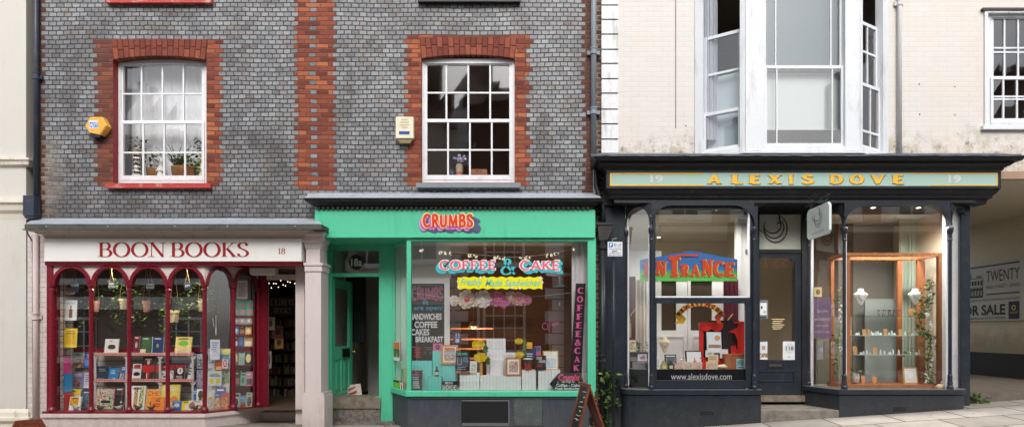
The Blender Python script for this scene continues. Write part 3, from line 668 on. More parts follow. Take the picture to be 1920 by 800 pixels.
# alarm boxes
t = thing('alarm_box', 'yellow hexagonal alarm box with a dark blue foot on the grey brick', 'alarm box', P(180, 258, 0)); Ya = -.11
mb = MB(); hexp = [(159, 236), (169, 219), (192, 219), (201, 236), (188, 253), (168, 249)]
mb.prism([(X(a, Ya), Z(b, Ya)) for a, b in hexp][::-1], Ya, -.002); mb.build('cover', paint('yellow_plastic', S(238, 178, 72), .35, .04, 6, .1), t, bevel=.008)
mb = MB(); mb.prism([(X(a, Ya + .02), Z(b, Ya + .02)) for a, b in [(169, 248.5), (187, 252), (190, 254), (186, 258), (172, 258)]][::-1], Ya + .015, -.002); mb.build('foot', C(28, 32, 62), t)
mb = MB(); mb.pq(167, 184, 226, 241, Ya - .003, 0); mb.pq(168, 183, 229, 239, Ya - .005, 1); word(mb, 'ADT', 168.5, 182.5, 230.5, 238, Ya - .008, 0, .03); mb.build('badge', [C(232, 234, 240), C(90, 130, 206)], t)
mb = MB()
for i in range(5): x = 187 + i * 2.4; y = 249 - i * 3.2; mb.poly([P(x, y, Ya - .003), P(x + 4.5, y + 2.2, Ya - .003), P(x + 5.2, y + 1.0, Ya - .003), P(x + .8, y - 1.3, Ya - .003)])
mb.build('vent', C(120, 78, 30), t)
t = thing('alarm_box', 'cream rectangular alarm box with a blue stripe beside the dark sash window', 'alarm box', P(758, 268, 0)); Ya = -.10
mb = MB(); mb.pb(742, 775, 219, 259, Ya, -.002); mb.build('cover', paint('cream_plastic', S(232, 224, 196), .4, .04, 6, .1, S(190, 180, 150), .3), t, bevel=.006)
mb = MB(); mb.prism([(X(743, Ya), Z(259.5, Ya)), (X(774, Ya), Z(259.5, Ya)), (X(768, Ya), Z(268, Ya)), (X(750, Ya), Z(268, Ya))][::-1], Ya + .012, -.002); mb.build('foot', C(132, 118, 84), t)
mb = MB(); mb.pq(748, 768, 246, 252, Ya - .003, 0)
for i, (a, b) in enumerate(((752, 765), (750, 767), (749, 768), (753, 764))): mb.pq(a, b, 223 + i * 5, 225.2 + i * 5, Ya - .003, 1)
mb.build('badge', [C(40, 80, 160), C(200, 186, 160)], t)
# ------------------------------------------------------------------ cream house on the left
CH = thing('cream_house', 'plain cream stucco house front at the left end of the row', 'house', (-10.5, 0, 0))
mb = MB(); mb.box(-14, X(52), -.03, 6, -.3, 8.6); mb.build('wall', M['cream'], CH)
def ledge(pts, name='string_course'):
    mb = MB(); mb.mould(pts, -14, X(52, -.03) , -.03, .3, 0, False, True); mb.build(name, M['creamtrim'], CH)
ledge([(0.001, Z(314)), (.05, Z(311)), (.06, Z(304)), (.08, Z(303)), (.08, Z(299.5)), (.001, Z(297))])
ledge([(0.001, Z(412)), (.02, Z(402)), (.06, Z(396)), (.08, Z(386)), (.11, Z(383)), (.11, Z(379)), (.001, Z(376))])
ledge([(0.001, Z(840)), (.045, Z(840)), (.045, Z(792)), (.09, Z(786)), (.09, Z(781)), (.05, Z(779)), (.045, Z(771)), (.02, Z(767)), (.001, Z(765))], 'plinth')
# ------------------------------------------------------------------ drainpipes
def pipe(name, label, pts, r, mat, collars=(), shoes=()):
    t = thing(name, label, 'drainpipe', (pts[0][0], pts[0][1], pts[-1][2])); mb = MB(); mb.tube(pts, r, 14); mb.build('pipe', mat, t, smooth=True)
    for z in collars:
        c = MB(); c.lathe([(r, 0), (r * 1.35, .008), (r * 1.35, .035), (r * 1.15, .045), (r * 1.15, .085), (r * 1.35, .09), (r * 1.35, .11), (r, .115)], pts[0][0], pts[0][1], z, 16)
        c.box(pts[0][0] - r * 2.2, pts[0][0] + r * 2.2, pts[0][1] + r * .4, pts[0][1] + r + .03, z + .02, z + .075); c.build('collar', mat, t)
    return t
Yq = -.05
pipe('drainpipe', 'dark blue drainpipe at the left edge of the grey brick', [(X(68, Yq), Yq, 8.2), (X(68, Yq), Yq, Z(414, Yq))], .034, M['bluepipe'], [Z(150, Yq), Z(-60, Yq)])
Yq = -.06
t = thing('meter_box', 'slate blue box fixed low on the wall beside the blue drainpipe', 'box', P(53, 412, -.04)); mb = MB()
mb.pb(43, 63, 366, 404, -.16, -.035); mb.prism([(X(43, -.16), Z(404.5, -.16)), (X(63, -.16), Z(404.5, -.16)), (X(61, -.16), Z(409, -.16)), (X(46, -.16), Z(409, -.16))][::-1], -.15, -.04); mb.build('case', M['bluepipe'], t, bevel=.006)
Yq = -.07
pipe('drainpipe', 'pale pink drainpipe beside the maroon post of the bookshop', [(X(67, Yq), Yq, Z(440, Yq)), (X(67, Yq), Yq, -.05)], .036, M['pinkpipe'], [Z(600, Yq)])
mb = MB(); mb.tube([P(50, 430, -.2), P(53, 440, -.1), P(61, 452, -.05), P(62, 500, -.05), P(61.5, 640, -.05), P(62.5, 760, -.05), P(62, 815, -.05)], .010, 6); tag(mb.build('cable', C(52, 44, 42)), 'thin dark cable running down the pink pier', 'cable')
pipe('drainpipe', 'grey drainpipe between the grey brick and the white quoins', [(X(1113, -.06), -.06, 8.2), (X(1113, -.06), -.06, Z(296, -.06))], .043, M['greypipe'], [Z(104, -.06), Z(216, -.06)])
pipe('drainpipe', 'pale grey drainpipe to the right of the bay window', [(X(1687, -.05), -.05, 8.2), (X(1687, -.05), -.05, Z(289, -.05))], .030, M['palepipe'], [Z(12, -.05)])
mb = MB()
mb.tube([P(1240 + 27, y, -.008) for y in range(-60, 241, 20)], .006, 6); tag(mb.build('cable', C(150, 130, 112)), 'thin brown cable hanging down the painted brick beside the quoins', 'cable')
# ------------------------------------------------------------------ painted brick house
PH = thing('painted_house', 'cream painted brick house with white quoins and a bay window over the jeweller', 'house', (6, 0, .2))
mb = MB(); rs = (X(1853), X(1990), Z(236), Z(22)); bayh = (X(1305), X(1663), Z(285), 6.9)
wall(mb, X(1131), 12.6, Z(330), 8.4, 0, [rs, bayh], .12)
mb.box(9.56, 12.6, 0, 4.9, .2, Z(330), 0)
mb.box(X(1131), 9.56, .004, 4.9, Z(330) - .06, Z(330), 1)          # ceiling over shop and passage
mb.build('wall', [M['painted_brick'], paint('passage_ceiling', S(222, 212, 190), .8, .05, 3, .5)], PH)
def beige(t, p, x, y, z, c):
    return t.mix(t.ss(t.m('ADD', z, t.m('MULTIPLY', t.noise(p, 5, 5), .6)), 1.9, 1.35, 0, .6), c, S(130, 112, 80))
mb = MB(); mb.box(9.55, 9.559, 0, 4.9, .3, Z(330) - .06, 0); 
mb.build('passage_wall', plain_brick('passage_painted_brick', [S(226, 214, 188), S(228, 216, 190), S(230, 218, 194)], S(224, 210, 184), .225, .075, .007, .0015, .7, stain=beige, vs=.1), PH)
mb = MB(); mb.box(9.53, 9.549, .01, 4.9, .5, 1.0, 0); mb.build('skirting', paint('black_bitumen', S(38, 36, 34), .6, .2, 6, 1), PH)
mb = MB(); mb.box(6.46, 9.55, -.03, .06, Z(330) - .05, Z(322), 0); mb.build('lintel', paint('weathered_timber_lintel', S(168, 140, 116), .8, .15, 8, 1), PH)
mb = MB(); mb.prism([(-.3, 8.4), (2.4, 10.2), (5.1, 8.4)], X(1131), 12.6, 0, 'x'); mb.build('roof', paint('roof_tiles_dark', S(96, 76, 70), .8, .2, 9, 2), PH)
mb = MB(); i = 0; zq = Z(287)
edges = [287, 260, 231.5, 204, 174, 147, 118.5, 92, 63.5, 36, 9, -18, -46, -74, -102, -130, -158, -186]
for a, b in zip(edges[1:], edges[:-1]):
    mb.pb(1128, 1159.5, a + 2.2, b - .6, -.035 + random.uniform(-.004, .004), .3)
mb.build('quoins', M['quoin'], PH, bevel=.008)
mb = MB(); mb.box(X(1129), X(1158), -.02, .3, Z(287), 8.4); mb.build('quoin_backing', paint('quoin_joint', S(96, 88, 80), .8, .2, 9, 1), PH)
mb = MB(); mb.pb(1843, 1996, 14.5, 18.5, -.05, 0); mb.build('window_head', paint('drip_mould', S(84, 74, 68), .7, .2, 9, 1), PH)
mb = MB(); mb.pb(1847, 1853, 19, 241, -.03, .1); mb.pb(1990, 1996, 19, 241, -.03, .1); mb.pb(1853, 1990, 19, 24, -.03, .1); mb.pb(1844, 1999, 234, 242, -.06, .1); mb.build('window_surround', M['oldwhite'], PH, bevel=.004)
W = sash(PH, 1853, 1991, 26, 236, .03, 146, 5, [90, 98], [181, 186], 5, mat=M['oldwhite'], off=-2)
room(PH, X(1840), X(2010), .17, 1.6, Z(245), Z(10), paint('dim_room_wall_brown', S(112, 96, 88), .8, .1, 3, .2))
# canted bay window over the shop
by = .38; A = (X(1303), 0.0); B = (X(1397, -by), -by); Cc = (X(1611, -by), -by); E = (X(1665), 0.0)
zs0, zs1 = Z(284, -by), 6.9
BW = MB(); BW.prism([A, B, Cc, E], zs0 - .05, zs0, 0, 'z'); BW.prism([(A[0] - .05, 0), (B[0] - .03, B[1] - .05), (Cc[0] + .03, Cc[1] - .05), (E[0] + .05, 0)], zs0 - .035, zs0 - .012, 0, 'z'); BW.prism([A, B, Cc, E], zs1, zs1 + .3, 0, 'z')
BAY = BW.build('bay_window', M['oldwhite'], PH)
def zz(py): return Z(py, -by)
def facet(o, d, L, posts, name, openz=None, meet=126, bars=(), rails=(), drop=0.0):
    xf = frame(o, d); mb = MB(xf)
    for u0, u1, dp in posts: mb.box(u0, u1, -.10, dp, zs0, zs1)
    mb.box(posts[0][1], posts[-1][0], -.09, .015, zs0, zs0 + .075); mb.build(name + '_frame', M['oldwhite'], BAY, bevel=.006)
    u0, u1 = posts[0][1], posts[-1][0]; zm = zz(meet)
    for nm, za, zb, w in (('lower_sash', zs0 + .075, zm + .025, -.03), ('upper_sash', zm - .025 - drop, (zs1 if openz is None else openz), -.072)):
        s = MB(xf); st = .034
        s.box(u0, u0 + st, w - .035, w, za, zb); s.box(u1 - st, u1, w - .035, w, za, zb)
        s.box(u0 + st, u1 - st, w - .035, w - .001, za, za + (.055 if nm[0] == 'l' else .05)); s.box(u0 + st, u1 - st, w - .035, w - .001, zb - .05, zb)
        for b in bars: s.box(lerp(u0, u1, b) - .011, lerp(u0, u1, b) + .011, w - .028, w - .004, za + .03, zb - .03)
        for r in rails:
            if za < r < zb: s.box(u0 + .02, u1 - .02, w - .028, w - .005, r - .018, r + .018)
        s.build(nm, M['oldwhite'], BAY, bevel=.004)
        pane(BAY, u0 + .01, u1 - .01, za + .01, zb - .01, w - .018, M['sashglass'], xf)
L1 = math.hypot(B[0] - A[0], by)
facet(A, (B[0] - A[0], B[1] - A[1]), L1, [(0, .12, .02), (L1 - .07, L1, .02)], 'left_light', openz=zz(47), meet=200, rails=(zz(122), ), drop=.0)
Lf = Cc[0] - B[0]
facet(B, (1, 0), Lf, [(0, .295, .02), (Lf - .21, Lf, .02)], 'front_light', meet=124, bars=(.155, .86))
facet(Cc, (E[0] - Cc[0], E[1] - Cc[1]), L1, [(0, .06, .02), (L1 - .14, L1, .02)], 'right_light', openz=zz(28), meet=152, bars=(.55,), rails=(zz(240), zz(85)))
room(PH, X(1290), X(1680), .14, 3.2, zs0 - .02, zs1 + .2, paint('bay_room_wall', S(158, 152, 146), .8, .05, 3, .2), M['darkfloor'], M['room'])
mb = MB(); mb.box(B[0] + .1, Cc[0] - .1, -.22, -.215, zs0 + .38, zz(128)); mb.box(B[0] + .1, Cc[0] - .1, -.23, -.205, zs0 + .36, zs0 + .38); tag(mb.build('sky_reflection_panel', voile('pale_sky_reflection', (.58, .63, .62), .97, .1)), 'pale panel painted as the sky reflection in the lower front sash of the bay window', 'reflection_panel')  # added panel: pale sky reflection of the lower glass put into its colour
mb = MB(); mb.box(B[0] + .1, Cc[0] - .1, -.17, -.165, zz(118), zs1); tag(mb.build('sky_reflection_panel', voile('blue_grey_sky_reflection', (.12, .17, .19), .97, .1)), 'blue-grey panel painted as the sky reflection in the upper front sash of the bay window', 'reflection_panel')  # added panel whose blue-grey stands in for sky reflected in the upper glass
c_ = curtain(1322, 1345, -20, 262, -.02, .02, 4); tag(c_.build('curtain', voile('pale_curtain', (.72, .74, .8), .95)), 'pale curtain gathered behind the open left light of the bay', 'curtain')
mb = MB(); xf = frame(A, (B[0] - A[0], B[1] - A[1])); mb.xf = xf; mb.box(.14, L1 - .09, -.2, -.195, zs0 + .06, zz(122)); tag(mb.build('reflection_panel', voile('pale_blue_sky_reflection', (.50, .60, .63), .97, .1)), 'pale blue-white panel painted as the sky reflection in the lower left light of the bay', 'reflection_panel')  # added panel, its pale blue painting the sky reflected in this side light

mb = MB(); mb.box(4.0, 13.0, 13.4, 13.6, .3, 2.6, 0); mb.box(4.0, 13.0, 13.35, 13.65, 2.6, 2.68, 1); tag(mb.build('courtyard_wall', [plain_brick('yard_brick', [S(176, 150, 126), S(190, 164, 138), S(200, 176, 150)], S(170, 156, 138)), M['concrete']]), 'low brick yard wall beyond the far end of the passage', 'wall')
for px, py in ((1724, 214.5), (1790, 163), (1790, 215.5), (1723, 158), (1286, 236)):
    mb = MB(); x, _, z = P(px, py); mb.poly([(x + .011 * math.cos(2 * pi * k / 8), -.004, z + .011 * math.sin(2 * pi * k / 8)) for k in range(8)]); mb.build('fixing_hole', C(70, 60, 54), PH)
# ------------------------------------------------------------------ bookshop front
BY = -.20
BS = thing('bookshop_front', 'maroon bookshop front with a row of round arches under a white name board', 'shopfront', (-5.4, BY, 0))
YD = .42                                                       # plane of the recessed door
ca = (X(385, BY), BY); cb = (X(488, YD), YD)                     # canted side of the window
mb = MB(); mb.mould([(.0, Z(449, -.26)), (.03, Z(447, -.28)), (.05, Z(440, -.30)), (.10, Z(438, -.34)), (.13, Z(433, -.38)), (.20, Z(431.5, -.44)), (.22, Z(429, -.46))], X(90, -.26), X(566, -.26), -.24, 0, 0); mb.build('cornice', M['pinkcornice'], BS)
mb = MB(); mb.box(X(46, -.5), X(603, -.5), -.50, .02, Z(429.5, -.5), Z(420, -.5), 0)
for k in range(5):
    px = 90 + k * 112 + random.uniform(-15, 15); mb.tube([(X(px, -.5), -.505, Z(424, -.5)), (X(px + 3, -.5), -.3, Z(418, -.5)), (X(px + 4), .0, Z(414))], .012, 6, 1)
mb.build('lead_edge', [M['mosslead'], M['lead']], BS, bevel=.01)
mb = MB(); mb.poly([(X(46, -.5), -.495, Z(420, -.5) + .003), (X(603, -.5), -.495, Z(420, -.5) + .003), (X(596), .0, Z(411)), (X(62), .0, Z(411))]); mb.poly([(X(62), -.004, Z(412)), (X(596), -.004, Z(412)), (X(596), -.004, Z(409)), (X(62), -.004, Z(409))]); mb.build('lead_flashing', M['lead'], BS)
mb = MB(); mb.pb(83, 565, 447, 489.5, -.28, .1); mb.build('name_board', M['signwhite'], BS, bevel=.004)
mb = MB(); g = glyphs2d('BOON BOOKS', .15, .045, .085, .035, .075); put_px(mb, g, 183, 467, 453.5, 482, -.2835); mb.build('lettering', M['redletter'], BS)
mb = MB(); put_px(mb, glyphs2d('18', .13, .05, .07, .04, .10), 521.5, 535, 465, 476, -.2835); mb.build('number', M['redletter'], BS)
mb = MB(); mb.pb(84, 565, 489.8, 497, -.25, -.10); mb.pb(86, 562, 486, 493, -.265, -.12)
zsf = Z(496, -.12); mb.poly([(X(84, -.2), -.12, zsf), (X(565, -.2), -.12, zsf), (X(565, -.2), YD + .1, zsf), (X(84, -.2), YD + .1, zsf)]); mb.build('beam', M['maroon'], BS, bevel=.003)
# arcade of four front arches and two on the canted side
ztop = Z(496, BY); zcr = Z(496.5, BY); zsp = Z(534, BY); zsill = Z(770, BY)
def column(mb, u, w=0.0, r=.030, xf=None, z0=None, z1=None):
    a = len(mb.v); z0 = zsill if z0 is None else z0; z1 = zsp if z1 is None else z1
    c = (u, -.012 + w); keep = mb.xf; mb.xf = None
    q = keep((u, .012, 0)) if keep else (u, BY, 0)
    mb.lathe([(r * 1.7, 0), (r * 1.7, .03), (r * 1.1, .06), (r * .95, .09), (r * .9, z1 - z0 - .09), (r * 1.35, z1 - z0 - .075), (r * 1.0, z1 - z0 - .06), (r * 1.0, z1 - z0 - .03), (r * 1.5, z1 - z0 - .02), (r * 1.5, z1 - z0)], q[0], q[1], z0, 14)
    mb.xf = keep
fx = frame((0, BY), (1, 0))
cols = [99, 172, 243.5, 315.5, 384.5]
us = [X(c, BY) for c in cols]
ring = MB(fx); sp = MB(fx); cm = MB(fx)
for a, b in zip(us[:-1], us[1:]):
    ring.arch(a, b, zsp, zcr, ztop, .045, -.02, .03, 0); sp.arch(a, b, zsp, zcr, ztop, .02, -.02, .0, 0, 0, .0)
    mbp = MB(fx); n = 20; c = (a + b) / 2; ra = (b - a) / 2 - .012
    pts = [(a + .012, -.01, zsill), (b - .012, -.01, zsill)] + [(c + ra * math.cos(pi * i / n), -.01, zsp + (zcr - zsp - .01) * math.sin(pi * i / n)) for i in range(n + 1)]
    mbp.poly(pts); mbp.build('pane', M['glass'], BS)
for u in us: cm = MB(fx); column(cm, u); cm.build('column', M['maroon'], BS)
cf = frame(ca, (cb[0] - ca[0], cb[1] - ca[1])); CL = math.hypot(cb[0] - ca[0], cb[1] - ca[1])
ring.xf = sp.xf = cf; cm.xf = cf
uc = [0.0, CL * .49, CL * .955]
for a, b in zip(uc[:-1], uc[1:]):
    ring.arch(a, b, zsp, zcr, ztop, .045, -.02, .03, 0); sp.arch(a, b, zsp, zcr, ztop, .02, -.02, .0, 0, 0, .0)
    mbp = MB(cf); n = 20; c = (a + b) / 2; ra = (b - a) / 2 - .012
    mbp.poly([(a + .012, -.01, zsill), (b - .012, -.01, zsill)] + [(c + ra * math.cos(pi * i / n), -.01, zsp + (zcr - zsp - .01) * math.sin(pi * i / n)) for i in range(n + 1)]); mbp.build('pane', M['glass'], BS)
for u in uc[1:]: cm = MB(cf); column(cm, u); cm.build('column', M['maroon'], BS)
sp.box(uc[2], CL + .02, -.04, .0, zsp - 2.0, ztop, 0) if False else None
ring.build('arch_ring', M['maroon'], BS); sp.build('spandrel', M['pinkwhite'], BS)
mb = MB(); mb.pb(87.5, 97.5, 497, 770, BY - .03, 0); mb.build('post', M['maroon'], BS, bevel=.006); mb = MB(); mb.xf = cf; mb.box(uc[2] + .02, CL + .06, -.05, .045, zsill - .02, ztop); mb.box(CL - .0, CL + .10, -.045, .07, zsill - .02, ztop); mb.build('post', M['maroon'], BS, bevel=.006)
def belt(name, mat, z0, z1, out, bevel=.004):
    """sill or riser following the window front and its canted side"""
    n = (cf((0, out, 0))[0], cf((0, out, 0))[1]); e = cf((CL + .06, out, 0)); xl = X(82, BY)
    # mitre between front and canted side
    d = Vector((cb[0] - ca[0], cb[1] - ca[1])).normalized(); nx, ny = d.y, -d.x
    t = out * (1 - (-ny)) / nx if abs(nx) > 1e-5 else 0
    mid = (ca[0] + (out * (1 + ny)) / nx if abs(nx) > 1e-5 else ca[0], BY - out)
    pl = [(xl, BY - out), mid, (e[0], e[1]), (e[0] - .05, e[1] + .12), (ca[0] - .1, BY + .12), (xl, BY + .12)]
    mb = MB(); mb.prism(pl, z0, z1, 0, 'z'); return mb.build(name, mat, BS, bevel=bevel)
belt('sill_rail', M['maroon'], zsill - .03, zsill, .035); belt('sill', M['pinkwhite'], zsill - .085, zsill - .03, .065); belt('riser', M['pinkwhite'], -.35, zsill - .086, .03)
mb = MB(); mb.pb(51.6, 88, 425, 860, -.035, .2); mb.build('pier', M['pink_brick'], BS)
# recessed doorway
mb = MB(); mb.pb(488, 498, 497, 800, YD, YD + .12); mb.pb(554, 571, 497, 800, YD - .3, YD + .12); mb.pb(498, 554, 514, 524, YD + .004, YD + .1); mb.pb(498, 554, 772, 800, YD + .0, YD + .2); mb.build('door_frame', M['pinkwhite'], BS, bevel=.004)
pane(BS, 498, 554, 499, 514, YD + .05)
mb = MB(); mb.pb(490, 556, 764, 772.5, YD - .03, YD + .5); mb.build('threshold', M['step'], BS, bevel=.01)
mb = MB(); mb.box(X(385, 0) - .2, X(572, 0), BY - .02, YD + .2, -.1, .035); mb.build('lobby_floor', M['concrete'], BS)
mb = MB()
zc = Z
mb.pb(572, 602, 508, 735, -.22, .1); mb.pb(569, 605, 492, 497, -.25, .1); mb.pb(571, 603.5, 497, 508, -.235, .1); mb.pb(574, 600, 466, 492, -.21, .1); mb.pb(568, 607, 735, 741, -.25, .1); mb.pb(566.5, 608, 741, 860, -.27, .1)
mb.mould([(0, Z(470, -.2)), (.02, Z(464, -.2)), (.03, Z(456, -.2)), (.06, Z(452, -.2)), (.07, Z(444, -.2)), (.10, Z(440, -.2)), (.10, Z(432, -.2))], X(575, -.2), X(600, -.2), -.2, .05); mb.build('pilaster', M['pinkwhite'], BS, bevel=.006)
RB = room(BS, X(90), X(571), .05, 4.2, .26, zsf + .05, M['dark'], M['darkfloor'], M['dark'])
t = thing('lobby_light', 'white box light fixed to the maroon soffit over the bookshop door', 'light', P(491, 502, .1)); mb = MB(); mb.pb(468, 516, 502, 513, .12, .24); mb.build('case', C(226, 220, 210), t, bevel=.006)
mb = MB(); mb.pb(470, 514, 513.3, 515, .125, .235); mb.build('diffuser', C(236, 234, 228), t)
# ---- window bed, racks, backdrop
zbed = Z(771, -.12)
mb = MB(); mb.prism([(X(90, -.1), -.165), (ca[0] - .02, -.165), (cb[0] - .06, .38), (X(90, -.1), .44)], zbed - .05, zbed, 0, 'z'); mb.build('window_bed', C(196, 190, 182), BS)
def slat_mat():
    t = NT('slatwall_grooves'); p = t.pos(); z = t.xyz(p)[2]
    f = t.m('FRACT', t.m('DIVIDE', z, .098)); g = t.m('LESS_THAN', f, .10)
    c = t.mix(t.noise(t.n('Mapping', None, Vector=p, Scale=(1, 1, 9)).outputs[0], 6, 4), S(186, 182, 172), S(162, 158, 150)); return t.finish(t.mix(g, c, S(58, 46, 42)), .55, t.m('SUBTRACT', 1.0, g), .006)
M['slats'] = slat_mat()
mb = MB(); yb = .36
mb.pb(122, 366, 657, 772, yb, yb + .02); mb.poly([P(113, 772, -.12), P(138, 772, .34), P(138, 506, .34), P(113, 500, -.12)][::1]); mb.build('slatwall', M['slats'], BS)
mb = MB(); mb.pb(134, 478, 652, 659, yb - .01, yb + .03); mb.build('back_rail', M['maroon'], BS)
tag(curtain(140, 400, 500, 655, .55, .02, 14).build('voile_curtain', M['greyvoile']), 'dim grey voile hung across the back of the bookshop window', 'curtain')
mb = MB(); n = 40                                             # swept curtain by the canted panes
vs = []
for j in range(12):
    tz = j / 11; px0, px1 = lerp(420, 398, tz ** .6), lerp(438, 426, tz)
    for i in range(n + 1):
        pxx = lerp(px0, px1, i / n); vs.append((X(pxx, .33), .33 + .02 * math.sin(i * 1.1), Z(lerp(506, 668, tz), .33)))
mb.add(vs, [(j * (n + 1) + i, j * (n + 1) + i + 1, (j + 1) * (n + 1) + i + 1, (j + 1) * (n + 1) + i) for j in range(11) for i in range(n)]); tag(mb.build('side_curtain', M['greyvoile'], smooth=True), 'grey curtain swept to one side beside the canted bookshop panes', 'curtain')
def gingham():
    t = NT('red_gingham'); x = t.xyz(t.pos())[0]; z = t.xyz(t.pos())[2]
    a = t.m('LESS_THAN', t.m('FRACT', t.m('MULTIPLY', x, 42.0)), .5); b = t.m('LESS_THAN', t.m('FRACT', t.m('MULTIPLY', z, 42.0)), .5)
    return t.finish(t.ramp(t.m('MULTIPLY', t.m('ADD', a, b), .5), [(0, S(232, 214, 206)), (.5, S(216, 134, 122)), (1, S(184, 66, 62))]), .8)
DR = thing('display_rack', 'grey wooden display rack with red gingham edging in the bookshop window', 'rack', (X(270, .2), .2, zbed)); mb = MB()
sh1, sh2 = Z(664, .16), Z(713, .16)
for z_ in (sh1, sh2): mb.box(X(177, .16), X(363, .16), .16, .34, z_ - .014, z_)
mb.build('shelf', M['slat'], DR)
mb = MB()
for p_ in (178, 237, 299.5, 361):
    mb.pb(p_ - 1.8, p_ + 1.8, 664, 770, .165, .185); mb.pb(p_ - 1.8, p_ + 1.8, 664, 770, .315, .335)
    for zz_ in (667, 715): mb.prism([(X(p_ - 7, .16), Z(zz_, .16)), (X(p_ + 7, .16), Z(zz_, .16)), (X(p_, .16), Z(zz_ + 9, .16))], .17, .18)
mb.build('upright', M['slat'], DR)
mb = MB(); mb.pb(177, 363, 660.5, 666, .152, .158); mb.pb(177, 363, 709.5, 715, .152, .158); mb.build('gingham_edge', gingham(), DR)
# ---- books
PG = S(226, 220, 206)
def book(label, q, Y, cover, deco=(), lean=.2, z=None, th=.022, name='book', cat='book', group=None, cov=None, yaw=0.0, bm=None):
    x0, x1 = X(q[0], Y), X(q[1], Y); w = x1 - x0; h = (q[3] - q[2]) * sc(Y) / math.cos(lean); zb = Z(q[3], Y) if z is None else z
    if name == 'book' and not any(d[0] in 'tl' for d in deco if len(d) > 1): deco = [d for d in deco if len(d) > 1] + [('l', .16, .83, .86, .94, 1, (40, 38, 42) if sum(cover) > .9 else (226, 220, 206))]
    cl, sl = math.cos(lean), math.sin(lean); cy, sy = math.cos(yaw), math.sin(yaw)
    def xf(p):
        u, n, v = p; a = u - w / 2; yy = -n * cl + v * sl; zz_ = n * sl + v * cl
        return ((x0 + x1) / 2 + a * cy - yy * sy, Y + a * sy + yy * cy, zb + zz_)
    mb = MB(xf); mats = [cov or col(cover), col(PG)]
    mb.box(0, w, -.001, 0, 0, h, 0); mb.box(.003, w - .002, -th + .001, -.0012, .003, h - .003, 1); mb.box(0, w, -th, -th + .001, 0, h, 0); mb.box(-.0015, 0, -th, 0, 0, h, 0)
    lv = .0012
    for d in deco:
        mt = d[-1] if not isinstance(d[-1], tuple) else col(S(*d[-1])); mats.append(mt); mi = len(mats) - 1; lv += .0005
        if d[0] == 'r': mb.poly([(d[1] * w, lv, d[2] * h), (d[3] * w, lv, d[2] * h), (d[3] * w, lv, d[4] * h), (d[1] * w, lv, d[4] * h)], mi)
        elif d[0] == 'c': mb.poly([(d[1] * w + d[3] * w * math.cos(2 * pi * k / 20), lv, d[2] * h + d[4] * h * math.sin(2 * pi * k / 20)) for k in range(20)], mi)
        elif d[0] == 't':
            g = text2d(d[1], .012); o = Vector(xf((d[2] * w, lv, d[3] * h))); U = Vector(xf((d[4] * w, lv, d[3] * h))) - o; V = Vector(xf((d[2] * w, lv, d[5] * h))) - o
            k_ = mb.xf; mb.xf = None; put2d(mb, g, o, U, V, mi); mb.xf = k_
        elif d[0] == 'l':                          # ruled lines of small print
            n = d[5]
            for i in range(n):
                v0 = lerp(d[2], d[4], (i + .25) / n); v1 = lerp(d[2], d[4], (i + .75) / n); a, b = d[1] + random.random() * .08, d[3] - random.random() * .25
                mb.poly([(a * w, lv, v0 * h), (b * w, lv, v0 * h), (b * w, lv, v1 * h), (a * w, lv, v1 * h)], mi)
    o = mb.build(name, mats); return tag(o, label, cat, group)
def title(c, n=2, lo=.68, hi=.9, a=.12, b=.9): return ('l', a, lo, b, hi, n, c)
W_ = (236, 234, 228); K_ = (32, 30, 32)
A = art
zs_1, zs_2 = sh1, sh2; ys = .175; yb2 = .27
# first pane
book('yellow book with orange print hung on the slatted side rack', (121, 141, 615, 651), .02, S(240, 204, 24), [('p', ), ] if False else [('r', .2, .2, .85, .75, A((240, 200, 30), (200, 150, 30), (246, 220, 90), scale=60)), title((150, 110, 20))], .12, yaw=.25)
book('white framed print of a brown bottle high on the side rack', (122, 141, 562, 600), .05, S(226, 230, 230), [('r', .38, .12, .66, .55, (140, 92, 70)), ('r', .46, .55, .58, .72, (140, 92, 70)), ('r', .1, .8, .9, .9, (190, 206, 212))], .1, name='framed_print', cat='print', yaw=.25)
book('brown portrait print near the top of the side rack', (122, 138, 526, 551), .06, S(180, 170, 160), [('c', .5, .4, .36, .34, (150, 104, 84)), ('c', .5, .66, .2, .2, (70, 50, 44))], .1, name='framed_print', cat='print', yaw=.3)
mb = MB(); mb.pb(119, 136, 508, 522, .05, .14); tag(mb.build('box', C(110, 88, 72), bevel=.003), 'brown box on top of the side rack under the first arch', 'box')
book('teal and sepia photo book, upper left on the slatwall', (136, 155, 661, 689), .30, S(206, 214, 204), [('r', 0, 0, 1, .62, A((70, 50, 44), (170, 130, 110), (220, 205, 190))), ('r', .05, .75, .9, .95, (150, 206, 200))], .12)
book('bright blue book beside the sepia photo book', (157, 171, 661, 688), .30, S(50, 110, 204), [('c', .6, .75, .3, .12, (240, 150, 190)), ('r', .1, .1, .9, .5, A((60, 120, 210), (150, 190, 236)))], .12)
book('purple book with a dark picture, lower left on the slatwall', (134, 155, 697, 727), .28, S(150, 140, 190), [('r', .2, .12, .75, .48, A((40, 30, 36), (200, 150, 130))), title(W_, 2, .72, .92)], .12)
book('pale lavender book beside the purple book', (156, 171, 698, 727), .28, S(220, 220, 232), [title((140, 140, 190), 4, .4, .9)], .12)
book('yellow and white picture book low in the first pane', (122, 148, 728, 766), .12, S(236, 226, 196), [('r', 0, .72, 1, 1, (240, 200, 20)), ('r', .1, .1, .9, .7, A((230, 228, 220), (190, 206, 220), (250, 220, 120)))], .16, z=zbed)
book('orange cartoon picture card at the front of the first pane', (128, 149, 743, 769), -.02, S(240, 236, 226), [('r', .05, .4, .8, .95, A((240, 120, 30), (250, 190, 40), (40, 40, 40), scale=36)), ('r', .05, .05, .95, .36, (232, 234, 236))], .2, z=zbed)
